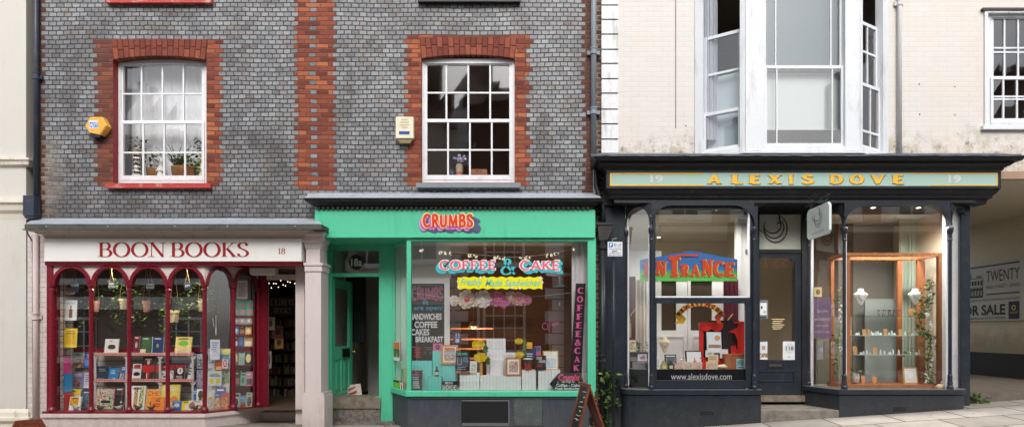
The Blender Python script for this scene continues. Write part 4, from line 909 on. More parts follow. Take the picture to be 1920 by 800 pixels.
book('navy and green night picture book at the foot of the first pane', (149, 170, 732, 768), .10, S(44, 66, 110), [('r', .05, .05, .95, .8, A((36, 60, 100), (90, 130, 170), (60, 110, 80), (30, 40, 60)))], .16, z=zbed)
def spine(label, q, Y, c, cp=S(206, 200, 190)):
    mb = MB(); m_ = (q[0] + q[1] * 1.0) / 2; mb.pb(q[0], lerp(q[0], q[1], .5), q[2] + 1, q[3], Y + .01, Y + .14, 1); mb.pb(lerp(q[0], q[1], .5), q[1], q[2], q[3], Y, Y + .15, 0)
    mb.pb(lerp(q[0], q[1], .6), lerp(q[0], q[1], .9), q[2] + 3, q[2] + 9, Y - .001, Y, 2); mb.pb(lerp(q[0], q[1], .68), lerp(q[0], q[1], .82), q[2] + 12, q[3] - 4, Y - .001, Y, 2)
    tag(mb.build('book', [col(c), col(cp), C(236, 232, 226)]), label, 'book')
spine('thick book with a pink spine, topmost of the three at the left jamb', (108, 118, 668, 700), -.03, S(216, 70, 140))
spine('thick book with a bright blue spine between the pink and red ones', (105, 121, 701, 735), -.03, S(40, 150, 214))
spine('thick book with a red spine, lowest of the three at the left jamb', (105, 122, 736, 770), -.03, S(206, 48, 52))
# second pane
book('white cookbook with a chocolate cake on its cover on top of the rack', (195, 220, 632, 661), .2, S(238, 236, 232), [('c', .52, .46, .3, .13, (96, 62, 50)), ('c', .52, .56, .27, .07, (70, 44, 38)), title((120, 110, 110), 1, .8, .88, .3, .7)], .15, z=sh1)
book('dark slate hardback on the middle shelf of the rack', (180, 202, 682, 709), ys, S(44, 62, 76), [title((130, 150, 160), 2, .62, .85), title((110, 130, 140), 1, .1, .2)], .15, z=sh2)
book('bright teal-blue guide on the middle shelf', (203, 219, 685, 709), ys, S(40, 134, 196), [title((190, 224, 240), 3, .5, .85), ('r', .5, .1, .8, .2, W_)], .15, z=sh2)
book('blue paperback leaning at the end of the middle shelf', (220, 232, 681, 709), ys, S(44, 96, 186), [('r', .1, .05, .9, .5, A((90, 70, 80), (200, 200, 210))), title(W_, 2)], .28, z=sh2, yaw=-.3)
book('colourful comic annual at the bottom of the second pane', (177, 212, 728, 767), .13, S(190, 60, 54), [('r', .02, .02, .98, .98, A((60, 80, 150), (210, 60, 50), (240, 236, 230), (110, 190, 60), (60, 50, 60), scale=30)), ('r', .3, .3, .8, .42, K_)], .16, z=zbed)
book('black book with a red candle picture below the rack', (213, 231, 723, 765), .14, S(30, 28, 30), [('r', .68, .35, .78, .95, (150, 60, 56)), ('r', .62, .28, .84, .36, (200, 190, 180))], .14, z=zbed)
# third pane
book('maroon hardback standing on top of the rack', (249, 260, 627, 662), .22, S(112, 30, 52), [('c', .5, .5, .22, .16, (190, 170, 160))], .1, z=sh1)
book('dark green hardback standing on top of the rack', (263, 283, 629, 662), .22, S(54, 92, 60), [('r', .12, .1, .88, .9, A((46, 84, 52), (86, 130, 84), (40, 66, 44), scale=50))], .1, z=sh1)
book('small cream card in front of the green hardback', (262, 272, 652, 662), .17, S(232, 214, 180), (), .2, z=sh1, th=.003, name='card', cat='card')
book('navy hardback with a gold emblem on top of the rack', (284, 305, 629, 662), .22, S(30, 62, 106), [('c', .5, .5, .1, .12, (170, 150, 96)), ('r', -.0, 0, .06, 1, (190, 206, 220))], .1, z=sh1)
book('white book with red and black shapes beside the winged red figure', (247, 263, 678, 709), ys, S(234, 232, 230), [('r', .1, .72, .9, .95, (200, 70, 70)), ('c', .5, .4, .4, .12, K_), ('r', .1, .05, .9, .14, K_)], .15, z=sh2)
book('black book with a bold red shape on its cover in the third pane', (264, 287, 664, 709), ys, S(46, 40, 42), [('c', .5, .38, .16, .3, (206, 44, 44)), ('c', .22, .5, .2, .16, (206, 44, 44)), ('c', .8, .5, .2, .16, (206, 44, 44)), ('c', .5, .78, .13, .12, (224, 190, 170)), ('r', .42, .05, .48, .3, W_)], .15, z=sh2)
book('grey and red thriller half hidden by the third column', (290, 301, 672, 709), ys + .01, S(70, 66, 70), [('c', .4, .6, .5, .2, (200, 50, 50)), title(W_, 1, .85, .93)], .15, z=sh2)
book('white comic of four picture strips low in the third pane', (240, 270, 722, 766), .12, S(236, 238, 236), [('r', .3, .06, .54, .95, A((60, 60, 70), (200, 80, 70), (236, 210, 90), (90, 130, 170), scale=44)), ('r', .64, .06, .9, .95, A((70, 60, 90), (110, 160, 90), (236, 210, 110), (230, 230, 230), scale=44))], .14, z=zbed)
book('orange book titled CHE beside the strip comic', (272, 297, 728, 766), .12, S(236, 166, 70), [('t', 'CHE', .1, .68, .92, .9, (204, 84, 40)), ('c', .6, .3, .3, .16, (50, 40, 40)), ('c', .72, .22, .2, .1, W_)], .15, z=zbed)
book('small orange A to Z book at the front of the third pane', (281, 306, 744, 769), .0, S(238, 134, 44), [('t', 'AZ', .35, .66, .68, .9, (90, 50, 40)), title((190, 70, 40), 2, .25, .55)], .2, z=zbed)
# fourth pane
book('yellow picture book with a green shape on top of the rack', (327, 357, 628, 661), .2, S(240, 214, 120), [('c', .5, .62, .3, .16, (120, 200, 70)), ('r', .05, .04, .95, .3, A((240, 190, 170), (200, 190, 150), (236, 224, 200)))], .18, z=sh1)
book('black and white book with a red top band on the middle shelf', (300, 326, 680, 709), ys, S(70, 60, 62), [('r', 0, .7, 1, 1, (150, 34, 46)), ('r', .06, .06, .94, .66, A((40, 38, 40), (230, 228, 226), (70, 66, 70)))], .15, z=sh2)
book('dark book with a white disc and silhouette on the middle shelf', (327, 345, 679, 709), ys, S(44, 38, 42), [('r', 0, .7, 1, 1, (160, 36, 50)), ('c', .52, .6, .3, .2, W_), ('r', .46, .52, .58, .72, K_), title((210, 180, 180), 2, .12, .32)], .15, z=sh2)
book('white paperback leaning at the right end of the middle shelf', (347, 359, 677, 709), ys, S(226, 228, 232), [('r', .0, 0, .2, 1, (120, 124, 130)), title((90, 90, 100), 3, .3, .8)], .2, z=sh2, yaw=-.5)
book('large yellow cookbook at the bottom of the fourth pane', (299, 335, 720, 766), .14, S(244, 214, 96), [('c', .3, .35, .26, .13, (232, 160, 60)), ('c', .72, .42, .2, .12, (226, 140, 60)), ('c', .5, .2, .3, .1, (240, 180, 90)), title((250, 250, 236), 2, .74, .93)], .13, z=zbed)
book('small blue card with a white bird at the front of the fourth pane', (322, 339, 750, 769), -.03, S(50, 132, 206), [('c', .5, .55, .3, .2, W_), ('r', .05, .05, .95, .2, (40, 90, 160))], .15, z=zbed, th=.008)
book('small yellow card at the front of the fourth pane', (340, 353, 751, 769), -.03, S(246, 214, 20), [('c', .7, .4, .24, .3, (240, 236, 226))], .15, z=zbed, th=.008)
book('white card with a brown animal photo at the front of the fourth pane', (353, 382, 750, 769), -.03, S(236, 230, 220), [('c', .22, .5, .2, .34, (150, 120, 96)), ('r', .55, .02, 1, .6, A((120, 76, 52), (170, 120, 84), (232, 226, 216)))], .15, z=zbed, th=.008)
book('dark river photo poster right of the rack', (369, 385, 663, 690), .24, S(170, 180, 190), [('r', .02, .1, .95, .75, A((50, 60, 56), (120, 130, 130), (200, 206, 210)))], .04, name='poster', cat='poster', th=.004)
book('pale violet poster right of the rack', (368, 386, 692, 726), .24, S(150, 150, 176), [('r', .05, .05, .95, .95, A((120, 120, 150), (190, 190, 210), (96, 96, 120)))], .04, name='poster', cat='poster', th=.004)
book('blue paperback standing beside the little green tree card', (360, 368, 728, 760), .16, S(40, 110, 190), [title((190, 220, 240), 2)], .1, z=None)
book('white card with a little green tree low by the canted pane', (368, 383, 728, 750), .15, S(226, 226, 220), [('c', .5, .5, .32, .34, (50, 84, 50)), ('r', .3, .02, .7, .2, (150, 80, 60))], .1, name='card', cat='card', th=.004)
# first canted pane: posters on a board
bo = .10
book('tall poster board of landscape scenes behind the canted pane', (388, 429, 657, 770), .17, S(206, 206, 200), [('r', .02, .76, .6, .98, A((170, 200, 220), (80, 110, 90), (220, 220, 210))), ('r', .5, .70, .98, .9, A((60, 140, 190), (120, 170, 190), (230, 226, 210))), ('r', .3, .62, .62, .78, A((230, 180, 60), (120, 110, 80), (210, 200, 180))), ('r', .66, .42, .98, .66, A((80, 110, 70), (150, 170, 130), (190, 200, 190))), ('r', .02, .5, .2, .68, A((190, 196, 200), (120, 130, 136))), ('r', .6, .9, 1, 1, (226, 220, 110))], .05, name='poster_board', cat='poster', th=.01, z=zbed)
book('red and cream event poster on the poster board', (404, 417, 675, 694), .135, S(210, 90, 50), [('r', .1, .1, .9, .4, (236, 200, 150))], .03, name='poster', cat='poster', th=.003)
book('red and white rosette poster on the poster board', (417, 427, 673, 690), .135, S(236, 230, 226), [('c', .5, .55, .4, .4, (206, 50, 60)), ('c', .5, .55, .26, .24, (240, 232, 228)), ('c', .5, .55, .12, .12, (206, 60, 60))], .03, name='poster', cat='poster', th=.003)
book('white postcard sheet taped high in the canted pane', (394, 412, 636, 674), .10, S(214, 222, 234), [title((150, 160, 180), 5, .35, .9), ('r', .05, .03, .95, .16, (236, 240, 242))], .02, name='notice', cat='notice', th=.002)
book('pale notice with two yellow discs and dark writing in the canted pane', (390, 415, 695, 722), .10, S(212, 228, 226), [('c', .26, .34, .17, .18, (250, 206, 10)), ('c', .76, .34, .17, .18, (250, 206, 10)), ('t', 'IT\'S ALL ABOUT', .18, .76, .84, .86, (40, 60, 80)), ('t', 'SURPRISING CHANGES', .1, .62, .92, .73, (40, 60, 80))], .02, name='notice', cat='notice', th=.002)
book('blue banner card with white lettering low in the canted pane', (404, 423, 725, 737), .10, S(44, 80, 160), [('l', .08, .3, .92, .8, 1, (236, 236, 240))], .05, name='card', cat='card', th=.003)
book('yellow crowd comic low in the canted pane', (388, 401, 744, 769), .10, S(230, 206, 120), [('r', .04, .04, .96, .8, A((240, 200, 40), (60, 50, 60), (236, 230, 220), (90, 120, 170), scale=46))], .08, z=zbed)
book('blue crowd comic between the yellow and red ones', (401, 412, 737, 768), .11, S(44, 120, 190), [('r', .04, .04, .96, .7, A((60, 140, 210), (240, 220, 80), (200, 60, 50), (50, 120, 80), scale=46))], .08, z=zbed)
book('red crowd comic low at the right of the canted pane', (412, 428, 736, 768), .12, S(214, 60, 40), [('r', .04, .04, .96, .72, A((240, 200, 50), (230, 90, 40), (70, 60, 50), (240, 180, 90), scale=46))], .08, z=zbed)
# second canted pane: shelves
SHY = .30
rk = thing('shelf_rack', 'maroon shelf rack of small books behind the last narrow arch', 'rack', P(454, 770, SHY)); mb = MB()
for py in (592, 608, 626.5, 649.5, 683.5, 723): mb.pb(434, 476, py, py + 2.2, SHY + .02, SHY + .14)
mb.build('shelf', M['maroon'], rk); mb = MB(); mb.pb(432, 434.5, 560, 770, SHY + .0, SHY + .14); mb.pb(474.5, 477, 560, 770, SHY + .0, SHY + .14); mb.pb(434.5, 474.5, 556, 770, SHY + .125, SHY + .14); mb.build('case', paint('maroon_shadow', S(96, 22, 36), .5, .1, 7, .2), rk)
Ys = SHY + .04
book('printed opening notice at the top of the last narrow arch', (444, 464, 525, 560), SHY - .02, S(188, 182, 170), [title((96, 92, 88), 7, .12, .88, .1, .95)], .0, name='notice', cat='notice', th=.002)
for i in range(3):
    book(['teal gift box with a red motif, left of the three', 'teal gift box with a red motif, middle of the three', 'teal gift box with a red motif, right of the three'][i], (435 + i * 13.2, 447.6 + i * 13.2, 562, 591.5), Ys, S(70, 176, 158), [('c', .5, .66, .26, .13, (196, 120, 96)), ('r', .06, .06, .94, .4, A((206, 190, 180), (190, 130, 120), (170, 200, 190), scale=60))], .0, th=.06, name='gift_box', cat='box', group='teal gift boxes on the maroon shelf')
for i in range(3):
    book(['black and white patterned tin, left of its row', 'black and white patterned tin, middle of its row', 'black and white patterned tin, right of its row'][i], (436 + i * 12.4, 448 + i * 12.4, 594, 607.5), Ys, S(150, 146, 146), [('r', .02, .04, .98, .96, A((70, 66, 70), (220, 218, 214), (90, 88, 90), scale=70)), ('r', .3, .3, .7, .75, W_)], .0, th=.05, name='patterned_tin', cat='tin', group='patterned tins on the maroon shelf')
sm = [('blue and white card book on the third shelf of the narrow rack', (435.5, 447, 611, 626), S(80, 160, 220), (238, 240, 240)), ('brown and blue book on the third shelf of the narrow rack', (449, 459, 610, 626), S(70, 62, 70), (200, 120, 80)), ('yellow and white book on the third shelf of the narrow rack', (460, 471, 610, 626), S(240, 196, 40), (240, 240, 236)),
 ('dark red book with a white figure on the fourth shelf', (436, 446.5, 629, 649), S(120, 30, 46), W_), ('blue spine book on the fourth shelf', (447.5, 455, 630, 649), S(30, 110, 180), (60, 140, 200)), ('tan framed print book on the fourth shelf', (457, 473, 629, 649), S(206, 160, 100), (236, 232, 220)),
 ('grey book with a cream oval on the fifth shelf', (436, 447, 656, 683), S(120, 116, 116), (236, 222, 150)), ('pale mint book on the fifth shelf', (447.5, 458, 655, 683), S(178, 216, 200), (150, 190, 176)), ('navy book with a cream oval on the fifth shelf', (458.5, 472, 656, 683), S(30, 40, 66), (236, 216, 140)),
 ('dark crowd scene paperback on the sixth shelf', (436, 450, 694, 722), S(70, 56, 54), (170, 130, 120)), ('mint paperback on the sixth shelf', (450.5, 460, 698, 722), S(130, 206, 178), (70, 140, 120)), ('pink and grey paperback on the sixth shelf', (460.5, 473, 696, 722), S(196, 150, 164), (90, 70, 84)),
 ('black and white portrait book on the bottom shelf', (436.5, 448.5, 736, 766), S(214, 210, 204), (36, 34, 38)), ('blue street scene book on the bottom shelf', (449.5, 460.5, 741, 765), S(120, 180, 216), (190, 110, 70)), ('sage green portrait book on the bottom shelf', (461, 472, 735, 765), S(186, 192, 164), (100, 104, 92))]
for i, (lb, q, c, c2) in enumerate(sm):
    de = [('c', .5, .45, .36, .3, c2)] if i in (0, 6, 8, 14) else [('r', .12, .08, .88, .5, c2), title(W_ if i not in (2, 5, 7, 12, 14) else K_, 1, .74, .86)] if i % 2 else [('c', .5, .4, .3, .26, c2), ('r', .1, .78, .9, .9, c2)]
    book(lb, q, Ys, c, de, .1)
# ornaments along the front of the bed
for i, px in enumerate((142, 165, 188, 223, 258, 284, 322, 366)):
    t = thing('bird_ornament', ['small brown carved bird in front of the orange cartoon card', 'small brown carved bird at the corner of the navy picture book', 'small brown carved bird in front of the comic annual', 'small brown carved bird in front of the black candle book', 'small brown carved bird in front of the strip comic', 'small brown carved bird in front of the orange A to Z book', 'small brown carved bird beside the blue bird card', 'small brown carved bird in front of the animal photo card'][i], 'ornament', (X(px, -.09), -.09, zbed), 'carved birds along the front of the bookshop window')
    mb = MB(); x = X(px, -.09); mb.box(x - .05, x + .05, -.115, -.065, zbed, zbed + .022); mb.build('plinth', C(70, 46, 38), t, bevel=.004)
    mb = MB(); mb.ball((x, -.09, zbed + .055), .042, .026, .03, 0, 12, 8); mb.ball((x + .034 * (1 if i % 2 else -1), -.09, zbed + .082), .018, .016, .017, 0, 10, 6); mb.tube([(x - .03 * (1 if i % 2 else -1), -.09, zbed + .06), (x - .075 * (1 if i % 2 else -1), -.09, zbed + .078)], [.014, .004], 8); mb.tube([(x + .045 * (1 if i % 2 else -1), -.09, zbed + .082), (x + .062 * (1 if i % 2 else -1), -.09, zbed + .08)], [.006, .001], 6); mb.build('bird', C(96, 66, 54) if i % 3 else C(178, 170, 160), t, smooth=True)
# hanging signs and planters
for px, (y0, y1), w, wrd, lb in ((140, (528, 547), 17, ('FICTION',), 'dark hanging sign reading FICTION under the first arch'), (209.5, (528, 541), 15, ('NON-', 'FICTION'), 'dark hanging sign reading NON-FICTION under the second arch'), (281.5, (529, 543), 17, ("CHILDREN'S", 'BOOKS'), "dark hanging sign reading CHILDREN'S BOOKS under the third arch"), (351.5, (529, 543), 15, ('GIFT',), 'dark hanging sign reading GIFT under the fourth arch')):
    Yh = .0; t = thing('hanging_sign', lb, 'sign', P(px, y1, Yh)); mb = MB(); a, b = px - w / 2, px + w / 2
    pts = [(a + 1, y0), (b - 1, y0), (b, lerp(y0, y1, .5)), (b - 2.5, y1), (a + 2.5, y1), (a, lerp(y0, y1, .5))]
    mb.prism([(X(p_, Yh), Z(q_, Yh)) for p_, q_ in pts][::-1], Yh, Yh + .012); mb.build('board', C(46, 62, 76), t)
    mb = MB(); mb.tube([P(px - 4, y0, Yh), P(px, 511, Yh), P(px + 4, y0, Yh)], .0035, 5); mb.tube([P(px, 511, Yh), P(px, 500, Yh)], .0025, 5); mb.build('cord', C(206, 176, 120), t)
    mb = MB()
    for k_, s_ in enumerate(wrd):
        hh = 4.2; yy = y0 + (4.5 if len(wrd) == 1 else 1.8) + k_ * 5.2; ww = w * (.86 if len(s_) > 4 else .6); word(mb, s_, px - ww / 2, px + ww / 2, yy, yy + hh, Yh - .002, 0, .02)
    mb.build('lettering', C(226, 230, 232), t)
for i, (a, b, y0, y1, mt, lb) in enumerate(((175.5, 186, 564, 584, 'teracotta', 'pink clay pot of trailing leaves hung behind the second column'), (224.5, 240, 559.5, 579, 'creampot', 'cream clay pot of trailing leaves hung in the second arch'), (268, 281.5, 564, 584.5, 'teracotta', 'pink clay pot of trailing leaves hung in the third arch'), (317, 336, 581, 604, 'creampot', 'larger cream clay pot hung lowest behind the fourth column'), (371.5, 383, 563, 583, 'creampot', 'cream clay pot of trailing leaves hung by the fifth column'))):
    Yh = .24; x = X((a + b) / 2, Yh); r = (X(b, Yh) - X(a, Yh)) / 2; h = Z(y0, Yh) - Z(y1, Yh); zb_ = Z(y1, Yh)
    t = thing('hanging_planter', lb, 'planter', (x, Yh, zb_)); mb = MB(); mb.lathe([(r * .72, 0), (r * .92, h * .76), (r * 1.02, h * .76), (r * 1.04, h), (r * .9, h), (r * .85, h * .8)], x, Yh, zb_, 16); mb.build('pot', M[mt], t)
    mb = MB(); leaves(mb, (x, Yh, zb_ + h + .08), 130, .2, .055, (0, 1, 2)); leaves(mb, (x - .14 + .05 * (i % 2), Yh, zb_ - .02), 70, .13, .045, (1, 2), 0, 1.5); leaves(mb, (x + .15, Yh, zb_ + .1), 34, .1, .045, (0, 1), 0, 1.4)
    for s_ in (-1, 1): mb.tube([(x + s_ * r, Yh, zb_ + h), (x, Yh, zsf)], .003, 5, 3)
    mb.build('foliage', [M['leafdark'], M['leaf'], M['leaflight'], C(150, 140, 110)], t)
mb = MB(); mb.tube([P(399, 655 - 60, .06), P(401, 612, .06), P(405, 612, .06), P(405, 590, .06)], .004, 6); mb.ball(P(405, 620, .06), .012, .012, .07, 0, 8, 6); tag(mb.build('hanging_ornament', C(196, 196, 196)), 'small silver drop ornament hanging in front of the grey curtain', 'ornament')
# doorway interior: posters, shelves of dim books, sign
t = thing('shop_sign', "dim hanging sign reading CHILDREN'S BOOKS inside the bookshop door", 'sign', P(525, 592, 1.5)); mb = MB(); mb.pb(498, 556, 556, 592, 1.5, 1.53); mb.build('board', C(40, 34, 32), t)
mb = MB(); put_px(mb, glyphs2d("CHILDRENS", .16, .06, .05, .05, .12), 507, 551, 560, 572, 1.497); put_px(mb, glyphs2d('BOOKS', .16, .06, .05, .05, .14), 514, 546, 576, 588, 1.497); mb.build('lettering', C(150, 140, 128), t)
for k_, (px0, px1, Y) in enumerate(((500, 530, 2.1), (531, 562, 1.9))):
    t = thing('bookcase', ['dim bookcase deep inside the bookshop doorway', 'dim bookcase at the right of the bookshop doorway'][k_], 'bookcase', P((px0 + px1) / 2, 760, Y)); mb = MB(); mb.pb(px0, px1, 600, 752, Y + .25, Y + .27)
    for py in range(612, 752, 22): mb.pb(px0, px1, py, py + 2, Y, Y + .25)
    mb.pb(px0 - 1, px0, 600, 752, Y, Y + .27); mb.pb(px1, px1 + 1, 600, 752, Y, Y + .27); mb.build('case', C(44, 34, 30), t)
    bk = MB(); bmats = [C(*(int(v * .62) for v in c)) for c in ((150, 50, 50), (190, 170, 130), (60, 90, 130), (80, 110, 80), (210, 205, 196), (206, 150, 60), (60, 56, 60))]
    for py in range(612, 752, 22):
        q_ = px0 + 1
        while q_ < px1 - 3:
            w_ = random.uniform(1.4, 2.8); bk.pb(q_, q_ + w_ - .2, py - random.uniform(12, 18), py - .2, Y + .03, Y + .2, random.randrange(7)); q_ += w_
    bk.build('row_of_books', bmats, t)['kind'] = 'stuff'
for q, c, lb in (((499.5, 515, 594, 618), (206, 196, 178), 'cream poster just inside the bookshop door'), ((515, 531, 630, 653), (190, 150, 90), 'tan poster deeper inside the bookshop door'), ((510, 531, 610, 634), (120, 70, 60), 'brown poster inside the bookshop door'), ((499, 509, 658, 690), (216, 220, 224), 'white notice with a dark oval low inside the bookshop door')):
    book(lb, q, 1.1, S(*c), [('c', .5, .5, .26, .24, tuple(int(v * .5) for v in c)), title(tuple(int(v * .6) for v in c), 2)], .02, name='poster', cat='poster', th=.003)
M['bulb'] = emit('warm_bulb', (1.0, .74, .36), 6.0)
t = thing('fairy_lights', 'string of warm fairy lights inside the top of the bookshop doorway', 'lights', P(525, 545, 1.2)); mb = MB(); w2 = MB(); pl = []
for i in range(13):
    q_ = P(500 + i * 4.4, 524 + 14 * (i * .37 % 1) ** 2 + random.uniform(-3, 8), 1.25); pl.append(q_); mb.ball(q_, .007, .007, .007, 0, 6, 4)
w2.tube(pl, .002, 4); w2.build('wire', C(40, 36, 34), t); mb.build('bulbs', M['bulb'], t)

# window spotlights: one seen under the fourth arch, one added to brighten the books
for px, py, lb in ((348, 501, 'lit warm spotlight at the top of the fourth bookshop arch'), (208, 500, 'lit warm spotlight at the top of the second bookshop arch')):
    x, y, z = P(px, py, .0); t = thing('ceiling_spotlight', lb, 'spotlight', (x, y, z)); mb = MB(); mb.lathe([(.03, .01), (.034, .03), (.03, .07), (.012, .08), (.012, max(zsf - z, .09))], x, y, z, 12); mb.build('fitting', C(60, 56, 54), t); mb = MB(); mb.lathe([(.004, .008), (.028, .011)], x, y, z, 12); mb.build('bulb', emit('warm_spot_glow', (1, .82, .5), 12), t)
    l_ = bpy.data.lights.new('spot_lamp', 'SPOT'); l_.energy = 60; l_.spot_size = 2.3; l_.spot_blend = .8; l_.color = (1, .88, .72); l_.shadow_soft_size = .1; lo = bpy.data.objects.new('spot_lamp', l_); COL.objects.link(lo); lo.parent = t
# ------------------------------------------------------------------ green cafe front
CY = -.15; YE = .47
CF = thing('cafe_front', 'jade green cafe front with a recessed open door and one wide window', 'shopfront', (-1.2, CY, 0))
# cornice: lead strip, black gutter moulding, dentils
mb = MB(); mb.poly([P(570, 371, -.30), P(1128, 371, -.30), (X(1118), .01, Z(362)), (X(580), .01, Z(362))]); mb.pb(576, 1118, 361.5, 371, -.02, .02)
for px in (645, 722, 800, 886, 960, 1040): mb.pb(px, px + 2, 361, 372, -.025, 0)
mb.build('lead_flashing', M['lead'], CF)
mb = MB(); mb.mould([(.0, Z(394, -.2)), (.015, Z(393, -.2)), (.02, Z(386.5, -.2)), (.05, Z(385, -.22)), (.07, Z(381, -.26)), (.14, Z(377, -.32)), (.15, Z(372.5, -.34)), (.16, Z(370.5, -.36)), (.0, Z(368.5, -.36))], X(596, -.2), X(1111, -.2), -.19, 0.05, 0); mb.build('cornice', M['black'], CF)
q = 594
while q < 1108: mb = MB(); mb.pb(q, q + 5, 386.5, 392, -.235, -.19); q += 9.2; mb.build('dentil', paint('grey_dentils', S(64, 62, 62), .6, .1, 9, .4), CF)
mb = MB(); mb.pb(590.5, 1116, 393, 444, -.20, .05); mb.pb(591.2, 1115.2, 440.5, 445, -.212, -.19); mb.pb(591, 609, 406, 443, -.204, -.19); mb.build('fascia', M['green'], CF, bevel=.003)
# sign lettering: blue-grey shadow, pink block, cream outline, red face
t = MB(); L0 = (791.5, 888, 399.5, 427)
def lay(g, dx, dy, Y, m): put_px(t, g, L0[0] + dx, L0[1] + dx, L0[2] + dy, L0[3] + dy, Y, m)
gm = glyphs2d('CRUMBS', .33, .28, 0, gap=.20); gb = glyphs2d('CRUMBS', .25, .19, 0, gap=.20); go = glyphs2d('CRUMBS', .42, .36, 0, gap=.20)
Yl = -.2015; n = 0
def LY():
    global n; n += 1; return Yl - n * .0011
for k in range(12, 0, -1): lay(go, k * 1.25 - 1, 3 + k * .62, LY(), 0)
for k in range(7, 0, -1): lay(gm, -k * .8, k * .9, LY(), 2 if k > 4 else 1)
G2 = L0; L0 = (790.2, 889.3, 398.2, 428.3); lay(go, 0, 0, LY() - .002, 3); L0 = (792.5, 887, 400.5, 426); lay(gb, 0, 0, LY() - .006, 4)
t.build('lettering', [C(88, 96, 130), C(206, 92, 190), C(226, 140, 208), C(246, 220, 150), C(226, 48, 28)], CF)
# lobby: soffit, posts, frame
zs_ = Z(444, -.2) - .02
mb = MB(); mb.box(X(592, -.18) - .06, X(770, -.18), -.18, YE + .1, zs_, zs_ + .03); mb.build('soffit', M['green'], CF)
mb = MB(); mb.prism([(X(590.5, -.17), -.17), (X(600, -.17), -.17), (X(617.5, YE), YE + .02), (X(608, YE), YE + .02)], -.1, zs_, 0, 'z'); mb.build('post', M['green'], CF, bevel=.005); mb = MB(); mb.pb(713, 736, 455, 793, YE, YE + .1); mb.pb(736 - 1, 740, 455, 745, YE + .01, YE + .1); mb.build('post', M['green'], CF, bevel=.005)
mb = MB(); mb.pb(616, 622, 455, 765, YE - .02, YE + .12); mb.pb(710.5, 714, 455, 765, YE - .01, YE + .12); mb.pb(622, 711, 455, 468.5, YE, YE + .12); mb.pb(622, 711, 511.5, 518, YE - .015, YE + .12); mb.pb(614, 622, 743, 752, YE - .03, YE + .1); mb.pb(703, 714, 743, 752, YE - .03, YE + .1); mb.build('door_frame', M['green'], CF, bevel=.004)
pane(CF, 620, 712, 466, 513, YE + .06)
mb = MB(); c = P(668, 491, YE + .055); mb.poly([(c[0] + .12 * math.cos(2 * pi * k / 28), c[1], c[2] + .12 * math.sin(2 * pi * k / 28)) for k in range(28)], 0); word(mb, '18a', 658, 679, 484, 499, YE + .052, 1, .03); mb.build('transom_roundel', [C(46, 36, 36), C(206, 204, 200)], CF)
mb = MB(); mb.pb(616, 713, 744.5, 765, YE - .05, YE + .4); mb.build('doorstep', M['step'], CF, bevel=.02)
mb = MB(); mb.pb(617, 713, 764, 800, YE - .03, YE + .3); mb.pb(612, 738, 792.5, 830, YE - .22, YE + .3); mb.build('step_riser', stone('grey_step_riser', S(150, 144, 134), S(96, 90, 84), 14, .012), CF, bevel=.015)
# open door leaf
hx, hy = X(622, YE + .06), YE + .06; th_ = math.radians(83.5)
DL = thing('cafe_door', 'jade green cafe door standing open with a tall glass panel', 'door', (hx, hy, Z(764, YE)))
dx_ = frame((hx, hy), (math.cos(th_), math.sin(th_))); zb_, zt_ = Z(764, YE + .06), Z(521, YE + .06); DW = .80
hgt = zt_ - zb_
mb = MB(dx_); q = lambda f: zb_ + hgt * f
for u0, u1, v0, v1 in ((0, .13, 0, 1), (DW - .13, DW, 0, 1), (.13, DW - .13, 0, .10), (.13, DW - .13, .37, .47), (.13, DW - .13, .93, 1), (.37, .43, .10, .37)): mb.box(u0, u1, -.045, 0, q(v0), q(v1))
for u0, u1 in ((.14, .36), (.44, DW - .14)): mb.box(u0, u1, -.03, -.016, q(.10), q(.37)); mb.box(u0 + .04, u1 - .04, -.03, -.006, q(.13), q(.34))
mb.build('leaf', M['green'], DL, bevel=.006)
mb = MB(dx_); mb.poly([(.13, -.02, q(.47)), (DW - .13, -.02, q(.47)), (DW - .13, -.02, q(.93)), (.13, -.02, q(.93))]); mb.build('pane', M['glass'], DL)
mb = MB(dx_); mb.box(DW * .5 - .02, DW - .15, 0.001, .02, q(.385), q(.45)); mb.build('letter_box', C(24, 24, 26), DL)
mb = MB(dx_); o_ = dx_((DW - .065, .0, q(.42))); e_ = dx_((DW - .065, .05, q(.42))); mb.xf = None; mb.tube([o_, e_], .012, 8); mb.ball(dx_((DW - .065, .065, q(.42))), .028, .028, .028, 0, 12, 8); mb.build('knob', M['brass'], DL, smooth=True)
mb = MB(); mb.pb(602.5, 607, 612, 622, .08, .1) ; tag(mb.build('bell_push', C(30, 32, 34)), 'black bell push on the green reveal beside the open door', 'bell')
# hallway behind the door
room(CF, -3.41, X(737, .6), YE + .12, 3.2, Z(765, YE), zs_ + .02, paint('hall_wall', S(230, 227, 222), .7, .04, 3, .3), M['darkfloor'], M['room'], 'hall_shell')
mb = MB(); mb.pb(649, 684, 512, 640, 1.45, 1.5); tag(mb.build('wall_board', C(28, 28, 32)), 'large black board on the wall inside the cafe hallway', 'board')
mb = MB(); yq_ = 2.6; mb.pb(690, 716, 570, 748, yq_, yq_ + .05); mb.pb(692.5, 702, 590, 660, yq_ - .01, yq_); mb.pb(704, 714, 590, 660, yq_ - .01, yq_); mb.pb(692.5, 702, 672, 735, yq_ - .01, yq_); mb.pb(704, 714, 672, 735, yq_ - .01, yq_); tag(mb.build('inner_door', M['roomwhite'], bevel=.006), 'white panelled inner door at the end of the cafe hallway', 'door')
t = thing('leaning_board', 'cream board with red writing leaning on the hallway floor', 'board', P(662, 758, 1.0)); mb = MB(); mb.poly([P(648, 758, 1.0), P(680, 748, 1.15), P(676, 718, 1.3), P(648, 722, 1.2)]); mb.poly([P(648, 722, 1.2), P(676, 718, 1.3), P(680, 748, 1.19), P(648, 758, 1.04)]); mb.build('board', C(214, 200, 186), t)
mb = MB()
